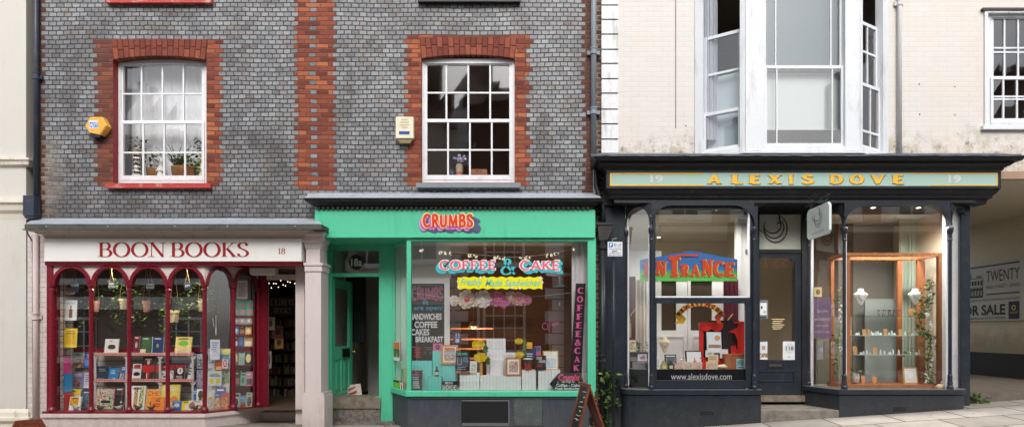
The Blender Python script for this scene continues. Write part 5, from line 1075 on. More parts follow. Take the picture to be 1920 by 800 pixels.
for i in range(3): mb.poly([P(653, 747 - 8 * i, 1.03 + i * .05), P(672 - 3 * i, 742 - 8 * i, 1.11 + i * .05), P(672 - 3 * i, 739 - 8 * i, 1.13 + i * .05), P(653, 744 - 8 * i, 1.05 + i * .05)])
mb.build('writing', C(176, 80, 70), t)
# window frame: canted return and wide front light
pa = (X(737, YE), YE); pb_ = (X(765, CY), CY); cfm = frame(pa, (pb_[0] - pa[0], pb_[1] - pa[1])); CLn = math.hypot(pb_[0] - pa[0], pb_[1] - pa[1])
zsl = Z(732, CY); zhd = Z(451, CY)
def cafe_belt(name, mat, z0, z1, out, xr, bev=.004, back=.14):
    d = Vector((pb_[0] - pa[0], pb_[1] - pa[1])).normalized(); n_ = (d.y, -d.x)
    a_ = (pa[0] + n_[0] * out, pa[1] + n_[1] * out); mid = (pb_[0] - (out * (1 + n_[1])) / abs(n_[0]), CY - out)
    mb = MB(); mb.prism([a_, mid, (xr, CY - out), (xr, CY + back), (pb_[0] + .06, CY + back), (pa[0] + .12, pa[1])], z0, z1, 0, 'z'); return mb.build(name, mat, CF, bevel=bev)
cafe_belt('sill', M['green'], Z(742.5, CY), zsl, .045, X(1110, CY), .01)
cafe_belt('plinth', M['slate'], -.2, Z(743, CY), .005, X(1104, CY), 0)
mb = MB(); mb.pb(762.5, 770.5, 446, 733, CY - .02, CY + .06); mb.pb(1102, 1117, 445, 733, CY - .02, CY + .1); mb.pb(770.5, 1102, 446, 451.5, CY - .018, CY + .06); mb.pb(770.5, 1102, 449.8, 453, CY - .004, CY + .05); mb.pb(1106, 1115, 733, 742, CY - .03, CY + .1)
mb.xf = cfm; mb.box(0, CLn, -.06, .01, zhd - .02, zs_ + .01); mb.build('window_frame', M['green'], CF, bevel=.004)
pane(CF, 769, 1103, 451, 733, CY + .02)
mb = MB(cfm); mb.poly([(.02, -.02, zsl), (CLn - .02, -.02, zsl), (CLn - .02, -.02, zhd), (.02, -.02, zhd)]); mb.build('pane', M['glass'], CF)
# grey stall riser details: panels, grille, glass block light
mb = MB(); Yg = CY - .008
for a, b in ((1018, 1022), (862, 865), (956, 962)): mb.pb(a, b, 746, 840, Yg - .015, CY)
mb.pb(770, 1100, 743.5, 747, Yg - .012, CY); mb.build('riser_batten', M['slate'], CF, bevel=.003)
mb = MB(); mb.pb(866, 955, 749, 794, Yg - .004, CY, 0); mb.pb(866, 955, 749, 751.5, Yg - .012, CY, 1); mb.pb(953, 955.5, 751.5, 794, Yg - .012, CY, 1); mb.pb(866, 955, 792, 798, Yg - .012, CY, 1)
for i in range(13): mb.pb(867, 952, 753 + i * 3, 754.2 + i * 3, Yg - .009, CY, 2)
mb.build('riser_grille', [C(30, 30, 32), C(110, 112, 114), C(46, 46, 48)], CF)
mb = MB(); mb.pb(963, 1017, 747, 792, Yg - .003, CY); mb.pb(963, 1017, 792.5, 797, Yg - .01, CY); mb.build('riser_light', paint('dusty_glass_tile', S(88, 98, 98), .25, .16, 12, .5, S(130, 120, 96), .5), CF)
mb = MB(); mb.tube([(X(830, CY), CY - .012, Z(770, CY)), (X(830, CY), CY - .001, Z(770, CY))], .085, 24); mb.build('riser_cover', M['slate'], CF)
# ---- cafe interior
Yi = .55
mb = MB(); mb.prism([(pa[0] + .02, YE + .02), (pb_[0] + .04, CY + .07), (X(1112), CY + .07), (X(1112), YE + .03), (pa[0] + .02, YE + .03)], zs_ - .01, zs_ + .02, 0, 'z'); mb.build('window_head', M['roomwhite'], CF); mb = MB(); mb.box(X(1105), X(1112), CY + .1, YE + .03, .42, zs_ - .012); mb.build('window_cheek', M['roomwhite'], CF)
room(CF, X(738, .5), X(1112, .0), YE + .03, 4.0, .42, zs_ + .02, paint('cafe_brown_wall', S(118, 80, 60), .6, .25, 3, .4), M['darkfloor'], paint('cafe_ceiling', S(150, 138, 124), .8, .03, 3, .2))
mb = MB(); xw = X(738, .5) + .012; mb.box(xw, xw + .02, CY + .8, 3.9, .42, zs_); mb.pb(739, 751, 450, 745, .52, .54); mb.pb(751, 756, 455, 745, .62, .64); mb.pb(752, 845, 440, 521, .50, .53); mb.build('white_partition', paint('partition_white', S(206, 208, 204), .6, .03, 3, .2), CF)
mb = MB(); mb.prism([(X(740, .4), .42), (X(772, -.05), -.06), (X(1100, -.05), -.06), (X(1100, .5), .5), (X(760, .5), .5)], zsl - .05, zsl - .01, 0, 'z'); mb.build('window_bed', C(150, 160, 150), CF)
zcb = zsl - .01
mb = MB(); Yc = .46
for q_ in ((752, 770, 521, 690), (833, 843, 521, 690), (770, 833, 521, 531)): mb.pb(*q_, Yc, Yc + .03)
CB = thing('menu_board', 'tall chalkboard menu in a white frame reading CRUMBS we are open', 'menu board', P(798, 735, Yc)); mb.build('frame', M['roomwhite'], CB, bevel=.006)
mb = MB(); mb.pb(770, 833, 531, 735, Yc + .015, Yc + .03); mb.build('board', M['chalk'], CB)
mb = MB(); Yt = Yc + .012; chalk = lambda s_, a, b, c_, d_, m_: put_px(mb, glyphs2d(s_, .17, .15, 0, gap=.14), a, b, c_, d_, Yt, m_)
gq = glyphs2d('CRUMBS', .30, .26, .02, gap=.10); put_px(mb, gq, 771, 831, 536, 564, Yt, 0)
word(mb, 'we', 792, 803, 563.5, 571, Yt, 1, .02); word(mb, 'are open!', 776, 830, 572, 583, Yt, 1, .02)
for s_, r_ in (('SANDWICHES', (770.5, 828, 587, 599)), ('COFFEE', (777, 820, 602, 614)), ('CAKES', (770.5, 805, 616, 628)), ('BREAKFAST', (779, 831, 630, 641))):
    word(mb, s_, *r_, Yt, 2, .035)
mb.pq(774, 792, 648, 671, Yt + .002, 3)
for i in range(7): mb.pq(776, 790 - random.random() * 4, 650 + i * 3, 651.4 + i * 3, Yt - .002, 4)
for k in range(4):
    c_ = (797 + k * 10, 661); pts = []
    for j in range(10): r_ = 4.2 if j % 2 == 0 else 1.8; pts.append(P(c_[0] + r_ * math.sin(j * pi / 5), c_[1] - r_ * math.cos(j * pi / 5), Yt))
    mb.poly(pts[::-1], 5)
for i, (a, b) in enumerate(((795, 829), (797, 824))): mb.pq(a, b, 650 + i * 4, 651.6 + i * 4, Yt, 6)
mb.build('writing', [C(150, 92, 120), C(50, 150, 196), C(226, 226, 226), C(70, 40, 40), C(196, 90, 84), C(80, 110, 96), C(120, 110, 110)], CB)
tag(curtain(1072, 1108, 440, 735, .12, .015, 3).build('white_drape', C(226, 222, 224)), 'white drape hanging down the right end of the cafe window', 'drape')
# counter, shelves and cake stand at the back
t = thing('wall_cabinet', 'brown panelled cabinet at the back right of the cafe', 'cabinet', P(1054, 735, 1.0)); mb = MB(); mb.pb(1030, 1076, 538, 740, 1.0, 1.3); mb.pb(1033, 1052, 548, 640, .985, 1.0); mb.pb(1054, 1073, 548, 640, .985, 1.0); mb.build('case', paint('cabinet_brown', S(112, 84, 72), .5, .1, 6, .3), t, bevel=.006)
mb = MB(); mb.tube([P(1049, 566, .97), P(1049, 573, .97)], .012, 8); mb.build('handle', C(216, 210, 200), t)
mb = MB(); c = P(1051, 538, 1.15); mb.lathe([(.13, 0), (.11, .015), (.03, .04), (.025, .17), (.06, .19), (.24, .205), (.245, .225), (.22, .225)], c[0], c[1], c[2], 22); tag(mb.build('cake_stand', C(206, 222, 224), smooth=True), 'empty white cake stand on top of the brown cabinet', 'cake stand')
t = thing('wall_shelves', 'wooden wall shelves at the back of the cafe', 'shelves', P(900, 690, 2.4)); mb = MB()
for py in (614, 634, 652, 670): mb.pb(845, 925, py, py + 3, 2.4, 2.6)
mb.build('shelf', M['wood'], t)
mb = MB(); mb.tube([P(888, 520, 1.8), P(888, 602, 1.8)], .004, 5); mb.lathe([(.10, 0), (.09, .03), (.05, .09), (.02, .11)], *P(888, 612, 1.8), 16); t = thing('pendant_lamp', 'small warm pendant lamp glowing at the back of the cafe', 'lamp', P(888, 612, 1.8)); mb.build('shade', C(190, 140, 70), t)
mb = MB(); mb.ball(P(888, 613, 1.8), .045, .045, .03, 0, 12, 8); mb.build('bulb', emit('pendant_glow', (1, .72, .38), 6), t)
l_ = bpy.data.lights.new('pendant_light', 'POINT'); l_.energy = 45; l_.color = (1, .74, .45); l_.shadow_soft_size = .06; lo = bpy.data.objects.new('pendant_light', l_); COL.objects.link(lo); lo.parent = t; lo.location = (0, 0, -.08)
# window decals: coffee & cake, yellow banner
def decal(name, label, cat_): return thing(name, label, cat_, P(930, 520, CY + .015))
t = decal('window_lettering', 'pink and white COFFEE & CAKE lettering with teal shadows on the cafe window', 'lettering'); mb = MB(); Yd = CY + .016; k_ = 0
def lw(s_, a, b, c_, d_, m_, T, th, dx=0, dy=0):
    global k_; k_ += 1; put_px(mb, glyphs2d(s_, T, th, .03 if T < .3 else .06, gap=.13), a + dx, b + dx, c_ + dy, d_ + dy, Yd - k_ * .0009, m_)
for k in range(6, 0, -1): lw('COFFEE', 822, 930, 486, 507, 0, .36, .30, -k * .9, k * 1.0)
for k in range(6, 0, -1): lw('CAKE', 973, 1050, 486, 508, 0, .36, .30, k * .9, k * .9)
lw('&', 938, 967, 484, 515, 0, .15, .07)
lw('COFFEE', 822, 930, 486, 507, 1, .36, .32); lw('CAKE', 973, 1050, 486, 508, 1, .36, .32)
k_ += 3; lw('COFFEE', 824, 928, 488, 505, 2, .15, .13); lw('CAKE', 975, 1048, 488, 506, 2, .15, .13)
mb.build('lettering', [C(70, 190, 200), C(240, 226, 228), C(236, 96, 120)], t)
t = decal('window_banner', 'bright yellow wavy banner reading Freshly Made Sandwiches on the cafe window', 'banner'); mb = MB(); top = []; bot = []
for i in range(65):
    f_ = i / 64; w_ = 1.1 * math.sin(i * .9); top.append(P(858 + 159 * f_, 519 + w_, Yd)); bot.append(P(858 + 159 * f_, 541 + w_, Yd))
mb.poly(bot + top[::-1]); mb.build('banner', C(250, 232, 6), t)
mb = MB()
for s_, a, b, c_, d_ in (('Freshly', 863, 905, 522, 538), ('Made', 909, 942, 523, 536), ('Sandwiches', 946, 1013, 523, 536)): word(mb, s_, a, b, c_, d_, Yd - .004, 0, .012, .35)
mb.build('lettering', C(120, 206, 186), t)
for px, py, r_ in ((858, 527, 3), (859, 538, 3), (901, 519, 3), (908, 518, 2.4), (1014, 521, 5), (1017, 529, 3.4), (960, 539, 4), (975, 540, 3.6)):
    mb = MB(); mb.poly([P(px + (r_ if j % 2 == 0 else r_ * .3) * math.sin(j * pi / 4), py - (r_ if j % 2 == 0 else r_ * .3) * math.cos(j * pi / 4), Yd - .008) for j in range(8)][::-1]); mb.build('star', C(244, 240, 236), t)
# fairy string of stars and moons
t = thing('star_garland', 'sagging string of pale star and moon lights across the cafe window', 'lights', P(935, 480, .02)); cd = []; sb = MB()
for i in range(41):
    f_ = i / 40; px = 770 + 332 * f_; py = 463 + 21 * math.sin(min(f_ * 1.25, 1) * pi * .5) - (max(f_ - .55, 0) / .45) ** 1.6 * 25; cd.append(P(px, py, .02))
    if i % 6 in (1, 2, 3) and 1 < i < 38:
        for j in range(2):
            a_, b_ = px + random.uniform(-3, 3), py + random.uniform(1, 5); r_ = random.uniform(1.8, 3.2)
            if (i + j) % 2: sb.poly([P(a_ + (r_ if q_ % 2 == 0 else r_ * .45) * math.sin(q_ * pi / 5), b_ - (r_ if q_ % 2 == 0 else r_ * .45) * math.cos(q_ * pi / 5), .017 - j * .002) for q_ in range(10)][::-1])
            else: sb.poly([P(a_ + r_ * math.cos(q_ * pi / 7), b_ + r_ * math.sin(q_ * pi / 7), .015 - j * .002) for q_ in range(2, 12)][::-1] + [P(a_ + r_ * .3 + r_ * .7 * math.cos(q_ * pi / 7), b_ + r_ * .7 * math.sin(q_ * pi / 7), .015 - j * .002) for q_ in range(2, 12)])
mb = MB(); mb.tube(cd, .003, 5); mb.build('cord', C(206, 200, 190), t); sb.build('stars', emit('soft_star_glow', (1, .86, .58), 1.1), t)
# paper flowers
def flower(label, px, py, r, c1, c2, group=None, pet=10):
    Yf = .06; c_ = Vector(P(px, py, Yf)); R = r * sc(Yf); t = thing('paper_flower', label, 'paper flower', tuple(c_), 'paper flowers strung across the cafe window'); mb = MB()
    for lay_ in range(4):
        n_ = pet - lay_; rr = R * (1 - lay_ * .22)
        for k in range(n_):
            a_ = 2 * pi * (k + lay_ * .5) / n_ + random.uniform(-.1, .1); d = Vector((math.cos(a_), -.15 - .18 * lay_, math.sin(a_))); s_ = Vector((-math.sin(a_), 0, math.cos(a_))) * rr * .36
            b_ = c_ + Vector((0, -.012 * lay_, 0)); e = b_ + d * rr * random.uniform(.9, 1.08); m_ = b_ + d * rr * .62
            mb.add([b_, m_ - s_, e - s_ * .55, e + Vector((0, .006, 0)) + d * rr * .06, e + s_ * .55, m_ + s_], [(0, 1, 2, 3), (0, 3, 4, 5)], 0 if lay_ < 3 else 1)
    mb.build('petals', [col(c1, .8), col(c2, .8)], t)
    mb = MB(); mb.ball(c_ + Vector((0, -.05, 0)), R * .2, R * .16, R * .2, 0, 10, 6); mb.build('centre', col(c2, .8), t)
wp = S(236, 224, 214); pk = S(226, 130, 170)
flower('small white paper flower at the left end of the string', 852, 563, 10, wp, wp); flower('large cream paper flower with a pink heart', 876, 561, 17, S(238, 222, 196), S(216, 110, 140)); flower('large white paper flower beside the pink ones', 905, 561, 17, S(236, 226, 220), wp)
flower('bright pink paper flower in the middle of the string', 934, 560, 14, S(222, 130, 176), pk); flower('deep pink paper flower hanging low', 945, 566, 11, S(220, 110, 160), pk); flower('pale blush paper flower', 958, 557, 12, S(236, 200, 190), wp); flower('peach pink paper flower', 973, 560, 13, S(236, 180, 176), pk); flower('small pink paper flower at the right end of the string', 988, 562, 10, S(232, 160, 186), pk)
mb = MB(); mb.tube([P(770, 548, .07), P(850, 560, .075), P(930, 558, .075), P(1000, 556, .07), P(1102, 545, .07)], .002, 4); tag(mb.build('flower_string', C(220, 214, 206)), 'thin string carrying the paper flowers', 'string')
# boxes on the bed
def cbox(label, q, Y, c, dep=.12, ribs=0, name='display_box', group=None):
    mb = MB(); x0, x1 = X(q[0], Y), X(q[1], Y); mb.box(x0, x1, Y, Y + dep, zcb if q[3] > 726 else Z(q[3], Y), Z(q[2], Y), 1 if ribs else 0)
    zlo = zcb if q[3] > 726 else Z(q[3], Y)
    if ribs:
        k = 0
        while x0 + k * .05 < x1 - .012: mb.box(x0 + k * .05 + .004, min(x0 + k * .05 + .046, x1 - .003), Y - .004, Y, zlo + .004, Z(q[2], Y) - .004, 0); k += 1
    return tag(mb.build(name, [paint(f'box_{c}', S(*c), .6, .05, 8, .5, sh(S(*c), .75), .3, drips=1), col(sh(S(*c), .8))]), label, 'box', group)
wh = (238, 238, 240); te = (122, 222, 214)
cbox('tall white wooden box, tallest in the cafe window', (912, 948, 634, 731), .26, wh, .1, 1); cbox('small white box in front of the tallest white box', (919, 943, 674, 704), .2, (236, 236, 238), .05)
cbox('white box under the small drink board', (862, 899, 699, 731), .05, wh, .14, 1); cbox('long low white box in the middle of the cafe window', (900, 977, 704, 731), .05, (238, 238, 240), .16, 1); cbox('white box under the glass of red drink', (978.5, 1005, 693, 731), .05, wh, .14, 1); cbox('white box under the gold framed sheet', (1009, 1050, 693, 731), .05, wh, .14, 1)
cbox('wide pale teal box behind the little easel', (771, 810, 676, 731), .10, te, .12, 1); cbox('tall pale teal box under the pink camera box', (811, 830, 657, 731), .16, te, .1, 1); cbox('teal box under the framed bread picture', (829, 856, 683, 714), .12, te, .1, 1); cbox('low teal box carrying the sauce bottle', (803, 828, 705, 731), .0, (108, 208, 200), .1, 1)
def framed(label, q, Y, fc, inner, lean=.12, fw=.12, name='framed_picture', z=None, cat_='frame'):
    return book(label, q, Y, S(*fc), [('r', fw, fw * .8, 1 - fw, 1 - fw * .8, (236, 230, 220))] + inner, lean, name=name, cat=cat_, th=.014, z=z)
framed('orange framed picture of a loaf of bread', (827, 858, 646, 682), .09, (206, 140, 80), [('r', .18, .16, .82, .84, A((196, 180, 166), (150, 110, 90), (226, 220, 214), scale=30)), ('c', .5, .56, .3, .1, (170, 180, 190)), ('r', .2, .76, .8, .86, (206, 120, 80))])
framed('brown framed picture of a cake below the second yellow rose', (948, 977, 670, 704), .04, (190, 120, 70), [('r', .22, .2, .8, .8, A((226, 220, 214), (150, 80, 70), (236, 230, 224), scale=40))])
framed('thin gold framed sheet in front of the white drape', (1018, 1047, 657, 693), .10, (196, 166, 92), [('r', .14, .12, .86, .62, A((180, 196, 210), (210, 220, 226)))], .16, .07)
framed('pale card in a cream frame beside the first bamboo vase', (881, 894, 676, 699), .03, (226, 222, 210), [('r', .2, .15, .8, .8, A((190, 196, 180), (226, 220, 206)))], .1, name='card', cat_='card')
framed('white sheet leaning behind the cake picture', (947, 966, 660, 690), .16, (222, 224, 226), [('l', .1, .3, .9, .9, 5, (170, 180, 196))], .1, name='card', cat_='card')
t_ = book('small black drink chalkboard on an orange stand', (854, 880, 657, 695.5), .03, S(40, 42, 48), [('t', 'CRUMBS', .1, .78, .85, .9, (110, 206, 170)), ('t', 'ICED', .56, .56, .9, .68, (110, 160, 200)), ('t', 'COFFEE', .54, .44, .94, .54, (110, 160, 200)), ('r', .16, .32, .4, .35, (190, 196, 200)), ('r', .13, .34, .16, .62, (190, 196, 200)), ('r', .4, .34, .43, .62, (190, 196, 200)), ('l', .08, .06, .92, .24, 2, (120, 150, 180))], .12, name='chalkboard', cat='chalkboard')
mb = MB(); mb.pb(853, 881, 695, 699, .015, .1); tag(mb.build('board_stand', M['wood']), 'orange wooden stand under the small drink chalkboard', 'stand')
book('black board reading CAKE ORDERS beside the gold frame', (1004, 1024, 666, 693), .03, S(34, 34, 38), [('t', 'CAKE', .08, .72, .62, .92, (236, 236, 236)), ('t', 'ORDERS', .3, .5, .95, .68, (236, 236, 236)), ('l', .1, .2, .9, .42, 2, (160, 70, 70))], .1, name='chalkboard', cat='chalkboard')
book('black chalk sign reading WE DO SANDWICHES on the sill', (828, 857, 713, 731), -.03, S(34, 34, 38), [('t', 'WE DO', .2, .68, .72, .92, (232, 232, 232)), ('t', 'SANDWICHES', .04, .08, .96, .6, (232, 232, 232))], .08, name='chalkboard', cat='chalkboard', z=zcb)
t_ = book('little easel chalkboard of drinks at the left of the cafe window', (770, 791.5, 693, 731.5), -.02, S(140, 120, 104), [('r', .05, .04, .95, .96, (52, 54, 60)), ('t', 'TODAY', .3, .84, .72, .92, (216, 130, 150)), ('l', .12, .72, .86, .82, 1, (216, 100, 130)), ('l', .12, .5, .9, .7, 2, (140, 190, 216)), ('l', .14, .1, .84, .48, 4, (206, 206, 206))], .1, name='chalkboard', cat='chalkboard', z=zcb)
book('pink and black instant camera box above the tall teal box', (812, 829, 643, 657), .16, S(222, 110, 160), [('c', .5, .5, .24, .3, (50, 50, 70)), ('c', .5, .52, .12, .15, (110, 130, 160))], .0, th=.06, name='camera_box', cat='box')
t = thing('small_sign', 'navy sign on a stick behind the bread picture', 'sign', P(857, 660, .3)); mb = MB(); mb.pb(850, 865, 626, 643, .3, .31); mb.pb(856.5, 858.5, 643, 690, .302, .308); mb.build('board', C(60, 74, 120), t); mb = MB(); mb.pq(854, 861, 634, 641, .298); word(mb, '35', 853, 862, 624, 632, .298, 0); mb.build('print', C(206, 206, 220), t)
book('navy price board with a yellow card behind the red drink', (981, 1005, 650, 671), .16, S(58, 66, 100), [('l', .1, .1, .9, .5, 2, (200, 206, 220))], .05, name='price_board', cat='sign'); book('yellow card on top of the navy price board', (982, 998, 641, 653), .15, S(236, 170, 50), [('r', .1, .6, .9, .9, (244, 200, 70))], .05, name='card', cat='card', th=.003)
book('small pink and blue card beside the navy price board', (1003, 1014, 648, 668), .18, S(200, 110, 150), [('r', .1, .5, .9, .95, (80, 100, 150))], .05, name='card', cat='card', th=.003)
mb = MB(); c = P(819, 704.5, .05); mb.lathe([(.028, 0), (.030, .01), (.030, .075), (.012, .105), (.012, .135), (.014, .145)], c[0], c[1], c[2], 14, 0); t = thing('sauce_bottle', 'small dark bottle with a white label on the low teal box', 'bottle', c); mb.build('bottle', C(70, 40, 32, .2), t, smooth=True); mb = MB(); mb.lathe([(.0308, .02), (.0308, .065)], c[0], c[1], c[2], 14); mb.build('label', C(216, 206, 190), t)
t = thing('drink_glass', 'clear glass holding a red drink on a white box', 'glass', P(990, 693, .08)); c = P(990, 693, .08); mb = MB(); mb.lathe([(.058, 0), (.06, .004), (.064, .09), (.07, .165)], c[0], c[1], c[2], 18); mb.build('glass', glass('tumbler_glass', .12, 1.5, (.9, .95, .96)), t); mb = MB(); mb.lathe([(.056, .005), (.060, .088)], c[0], c[1], c[2], 18); mb.build('drink', C(214, 50, 36, .2), t)
mb = MB(); mb.lathe([(.072, .16), (.074, .165), (.074, .175), (.01, .18)], c[0], c[1], c[2], 18); mb.build('lid', C(230, 234, 236), t)
for px, lb, hs in ((902, 'bamboo vase with two yellow roses left of the tall white box', ((897, 645, 13), (901, 669, 13))), (973, 'slim vase with two yellow roses right of the tall white box', ((973, 639, 8.5), (974, 664, 9)))):
    Yv = .13; t = thing('rose_vase', lb, 'vase', P(px, 704, Yv)); mb = MB(); mb.lathe([(.024, 0), (.024, Z(662, Yv) - Z(704, Yv))], X(px, Yv), Yv, Z(704, Yv), 12); mb.build('vase', C(206, 160, 96), t)
    mb = MB()
    for fx_, fy_, r_ in hs: mb.tube([(X(px, Yv), Yv, Z(664, Yv)), P((px + fx_) / 2 + 3, fy_ + 10, Yv), P(fx_, fy_, Yv)], .005, 5)
    for fx_, fy_, r_ in hs:
        for k in range(5):
            a_ = random.uniform(-.8, 1.2); p_ = Vector(P(fx_ + r_ * .7, fy_ + random.uniform(0, 14), Yv)); d = Vector((math.cos(a_), -.2, math.sin(a_))) * .085; s_ = Vector((-math.sin(a_), .1, math.cos(a_))) * .035; mb.add([p_, p_ + d * .5 + s_, p_ + d, p_ + d * .5 - s_], [(0, 1, 2, 3)])
    mb.build('stems', M['leaf'], t)
    for fx_, fy_, r_ in hs:
        mb = MB(); c_ = Vector(P(fx_, fy_, Yv - .02)); R = r_ * sc(Yv)
        for lay_ in range(4):
            for k in range(7):
                a_ = 2 * pi * k / 7 + lay_ * .45; rr = R * (1 - lay_ * .22); d = Vector((math.cos(a_), -.3, math.sin(a_) * .75)); s_ = Vector((-math.sin(a_), 0, math.cos(a_) * .75)) * rr * .5; b_ = c_ + Vector((0, -.012 * lay_, .0)); mb.add([b_, b_ + d * rr * .7 - s_, b_ + d * rr, b_ + d * rr * .7 + s_], [(0, 1, 2, 3)], lay_ % 2)
        mb.build('rose', [C(250, 214, 20), C(236, 188, 10)], t)
# vertical sign and shop board, neon, stickers
t = thing('vertical_sign', 'tall narrow black sign with pink letters COFFEE & CAKE in the cafe window', 'sign', P(1084, 705, .0)); mb = MB(); xf_ = lambda a, b: P(a, b, .0)
mb.prism([(X(1080, 0), Z(531, 0)), (X(1098, 0), Z(531, 0)), (X(1090, 0), Z(712, 0)), (X(1068, 0), Z(712, 0))][::-1], 0.0, .015); mb.build('board', C(30, 28, 32), t)
mb = MB(); yy = 538.5
for i, ch in enumerate('COFFEE&CAKE'):
    xm = lerp(1089, 1079.5, (yy - 531) / 180); put_px(mb, glyphs2d(ch, .26, .13, .07, .10), xm - 6, xm + 5.6, yy, yy + 11.6, -.004); yy += 16.2 if ch != '&' else 15.2
mb.build('lettering', C(236, 100, 160), t)
t = thing('address_board', 'black pointed board reading Crumbs Coffee Cake at the right of the cafe sill', 'sign', P(1062, 731, -.06)); mb = MB(); Ya = -.06
mb.prism([(X(a_, Ya), Z(b_, Ya)) for a_, b_ in ((1030, 719), (1047, 699), (1087, 698), (1094, 713), (1088, 731), (1041, 731))][::-1], Ya, Ya + .012); mb.build('board', C(36, 36, 40), t)
mb = MB(); word(mb, 'Crumbs', 1047, 1087, 700, 713, Ya - .003, 0, .03, .3); word(mb, '18a High St.', 1053, 1078, 712.5, 718, Ya - .003, 1, .01); word(mb, 'Coffee - Cake', 1043, 1087, 718.5, 724, Ya - .003, 1, .03); word(mb, 'Fresh Sandwiches', 1041, 1087, 725, 730, Ya - .003, 1, .03)
for px, py in ((1046, 716), (1086, 716)): mb.poly([P(px + (2.4 if q_ % 2 == 0 else 1.1) * math.sin(q_ * pi / 5), py - (2.4 if q_ % 2 == 0 else 1.1) * math.cos(q_ * pi / 5), Ya - .003) for q_ in range(10)][::-1], 2)
mb.build('lettering', [C(236, 80, 130), C(226, 226, 226), C(70, 200, 190)], t)
mb = MB(); Yn = .25; R_ = .007
def nb(pts): mb.tube([P(a_, b_, Yn) for a_, b_ in pts], R_, 6)
nb([(1022 + 5 * math.cos(i * pi / 8), 611 + 6 * math.sin(i * pi / 8)) for i in range(17)]); nb([(1029, 621), (1029.5, 604), (1034, 603), (1035, 608), (1030, 611)]); nb([(1036, 608), (1041, 607), (1040, 603), (1037, 603), (1036, 609), (1040, 611)]); nb([(1043, 610), (1043.5, 602), (1046, 602), (1047, 608)])
tag(mb.build('neon_sign', paint('unlit_pink_tube', S(190, 96, 150), .3, .05, 9, .1)), 'pink tube sign spelling open at the back of the cafe window', 'sign')
def sticker(label, a, b, v0, v1, colr, deco=(), name='poster', cat_='poster'):
    mb = MB(cfm); mats = [C(*colr)]; mb.poly([(a, .002, v0), (b, .002, v0), (b, .002, v1), (a, .002, v1)], 0)
    for i, d in enumerate(deco): mats.append(d[4] if not isinstance(d[4], tuple) else C(*d[4])); w_, h_ = b - a, v1 - v0; mb.poly([(a + w_ * d[0], .003 + i * .0006, v0 + h_ * d[1]), (a + w_ * d[2], .003 + i * .0006, v0 + h_ * d[1]), (a + w_ * d[2], .003 + i * .0006, v0 + h_ * d[3]), (a + w_ * d[0], .003 + i * .0006, v0 + h_ * d[3])], i + 1)
    tag(mb.build(name, mats), label, cat_)
zp = lambda py: Z(py, .25)
sticker('orange and green landscape poster on the canted cafe pane', .02, .34, zp(676), zp(640), (232, 234, 232), [(.04, .2, .96, .96, A((236, 120, 40), (50, 90, 70), (30, 50, 50), (150, 170, 60), scale=9)), (.04, .62, .96, .96, (226, 120, 60))])
sticker('bright green card low on the canted cafe pane', .02, .32, zp(729), zp(713), (120, 200, 40), [(0, .78, 1, 1, (60, 60, 50)), (0, 0, 1, .14, (70, 60, 50))], 'card', 'card')
sticker('small white tag with red marks low on the canted cafe pane', .36, .50, zp(731), zp(715), (236, 230, 232), [(.3, .1, .7, .8, (206, 70, 80))], 'tag', 'tag')
# ------------------------------------------------------------------ jeweller front
JY = -.28; JD = .36
JF = thing('jeweller_front', 'charcoal jeweller front with slim columns, a deep cornice and a sea green name board', 'shopfront', (4.2, JY, .2))
FY = -.34                                                   # fascia face
mb = MB(); mb.mould([(.0, Z(321, FY)), (.02, Z(319.5, FY)), (.025, Z(316, FY)), (.035, Z(314.5, FY)), (.075, Z(310, FY - .08)), (.10, Z(306, FY - .1)), (.105, Z(303, FY - .1)), (.17, Z(301, FY - .15)), (.185, Z(297, FY - .18)), (.19, Z(293.5, FY - .2)), (.20, Z(291, FY - .2)), (.0, Z(289, FY - .2))], X(1137, FY), X(1877, FY), FY, .02, 0); mb.build('cornice', M['navydark'], JF)
mb = MB(); pl_ = [P(1109, 290.8, FY - .2), P(1914, 290.8, FY - .2), (X(1880), .02, Z(286)), (X(1124), .02, Z(286))]; mb.poly(pl_)
n_ = 60; v_ = []
for i in range(n_ + 1): px = 1108 + 807 * i / n_; j = random.uniform(-.006, .006); v_ += [(X(px, FY - .2), FY - .207, Z(289.5, FY - .2) + j + .004), (X(px, FY - .2), FY - .206, Z(292.5, FY - .2) + j)]
mb.add(v_, [(2 * i, 2 * i + 1, 2 * i + 3, 2 * i + 2) for i in range(n_)]); mb.build('lead_flashing', paint('dark_lead', S(96, 102, 110), .45, .2, 12, 1, S(60, 62, 66), .5), JF)
mb = MB(); mb.pb(1137, 1877, 319.5, 353, FY, .05); mb.pb(1137, 1877, 319.5, 323, FY - .012, FY); mb.pb(1137, 1877, 349.5, 353, FY - .012, FY)
mb.mould([(.0, Z(353, FY)), (-.02, Z(358, FY)), (-.03, Z(361, FY)), (-.06, Z(364, FY)), (-.07, Z(369, FY)), (-.11, Z(372, FY)), (-.12, Z(379, FY)), (-.22, Z(380.5, FY))], X(1139, FY), X(1876, FY), FY, .02, 0); mb.build('frieze', M['navydark'], JF)
mb = MB(); mb.pb(1143.5, 1871, 324, 348.5, FY - .004, FY); mb.build('name_board', M['sea'], JF)
mb = MB(); Yg = FY - .0065
for a, b, c_, d_ in ((1143.5, 1318, 324, 326.6), (1143.5, 1318, 346, 348.5), (1143.5, 1146.4, 326.6, 346), (1705, 1871, 324, 325.8), (1745, 1871, 346.4, 348.2), (1869, 1871, 326, 346)):
    mb = MB(); mb.pb(a, b, c_, d_, Yg, FY - .003); mb.build('gilt_line', M['gold'], JF)
mb = MB()
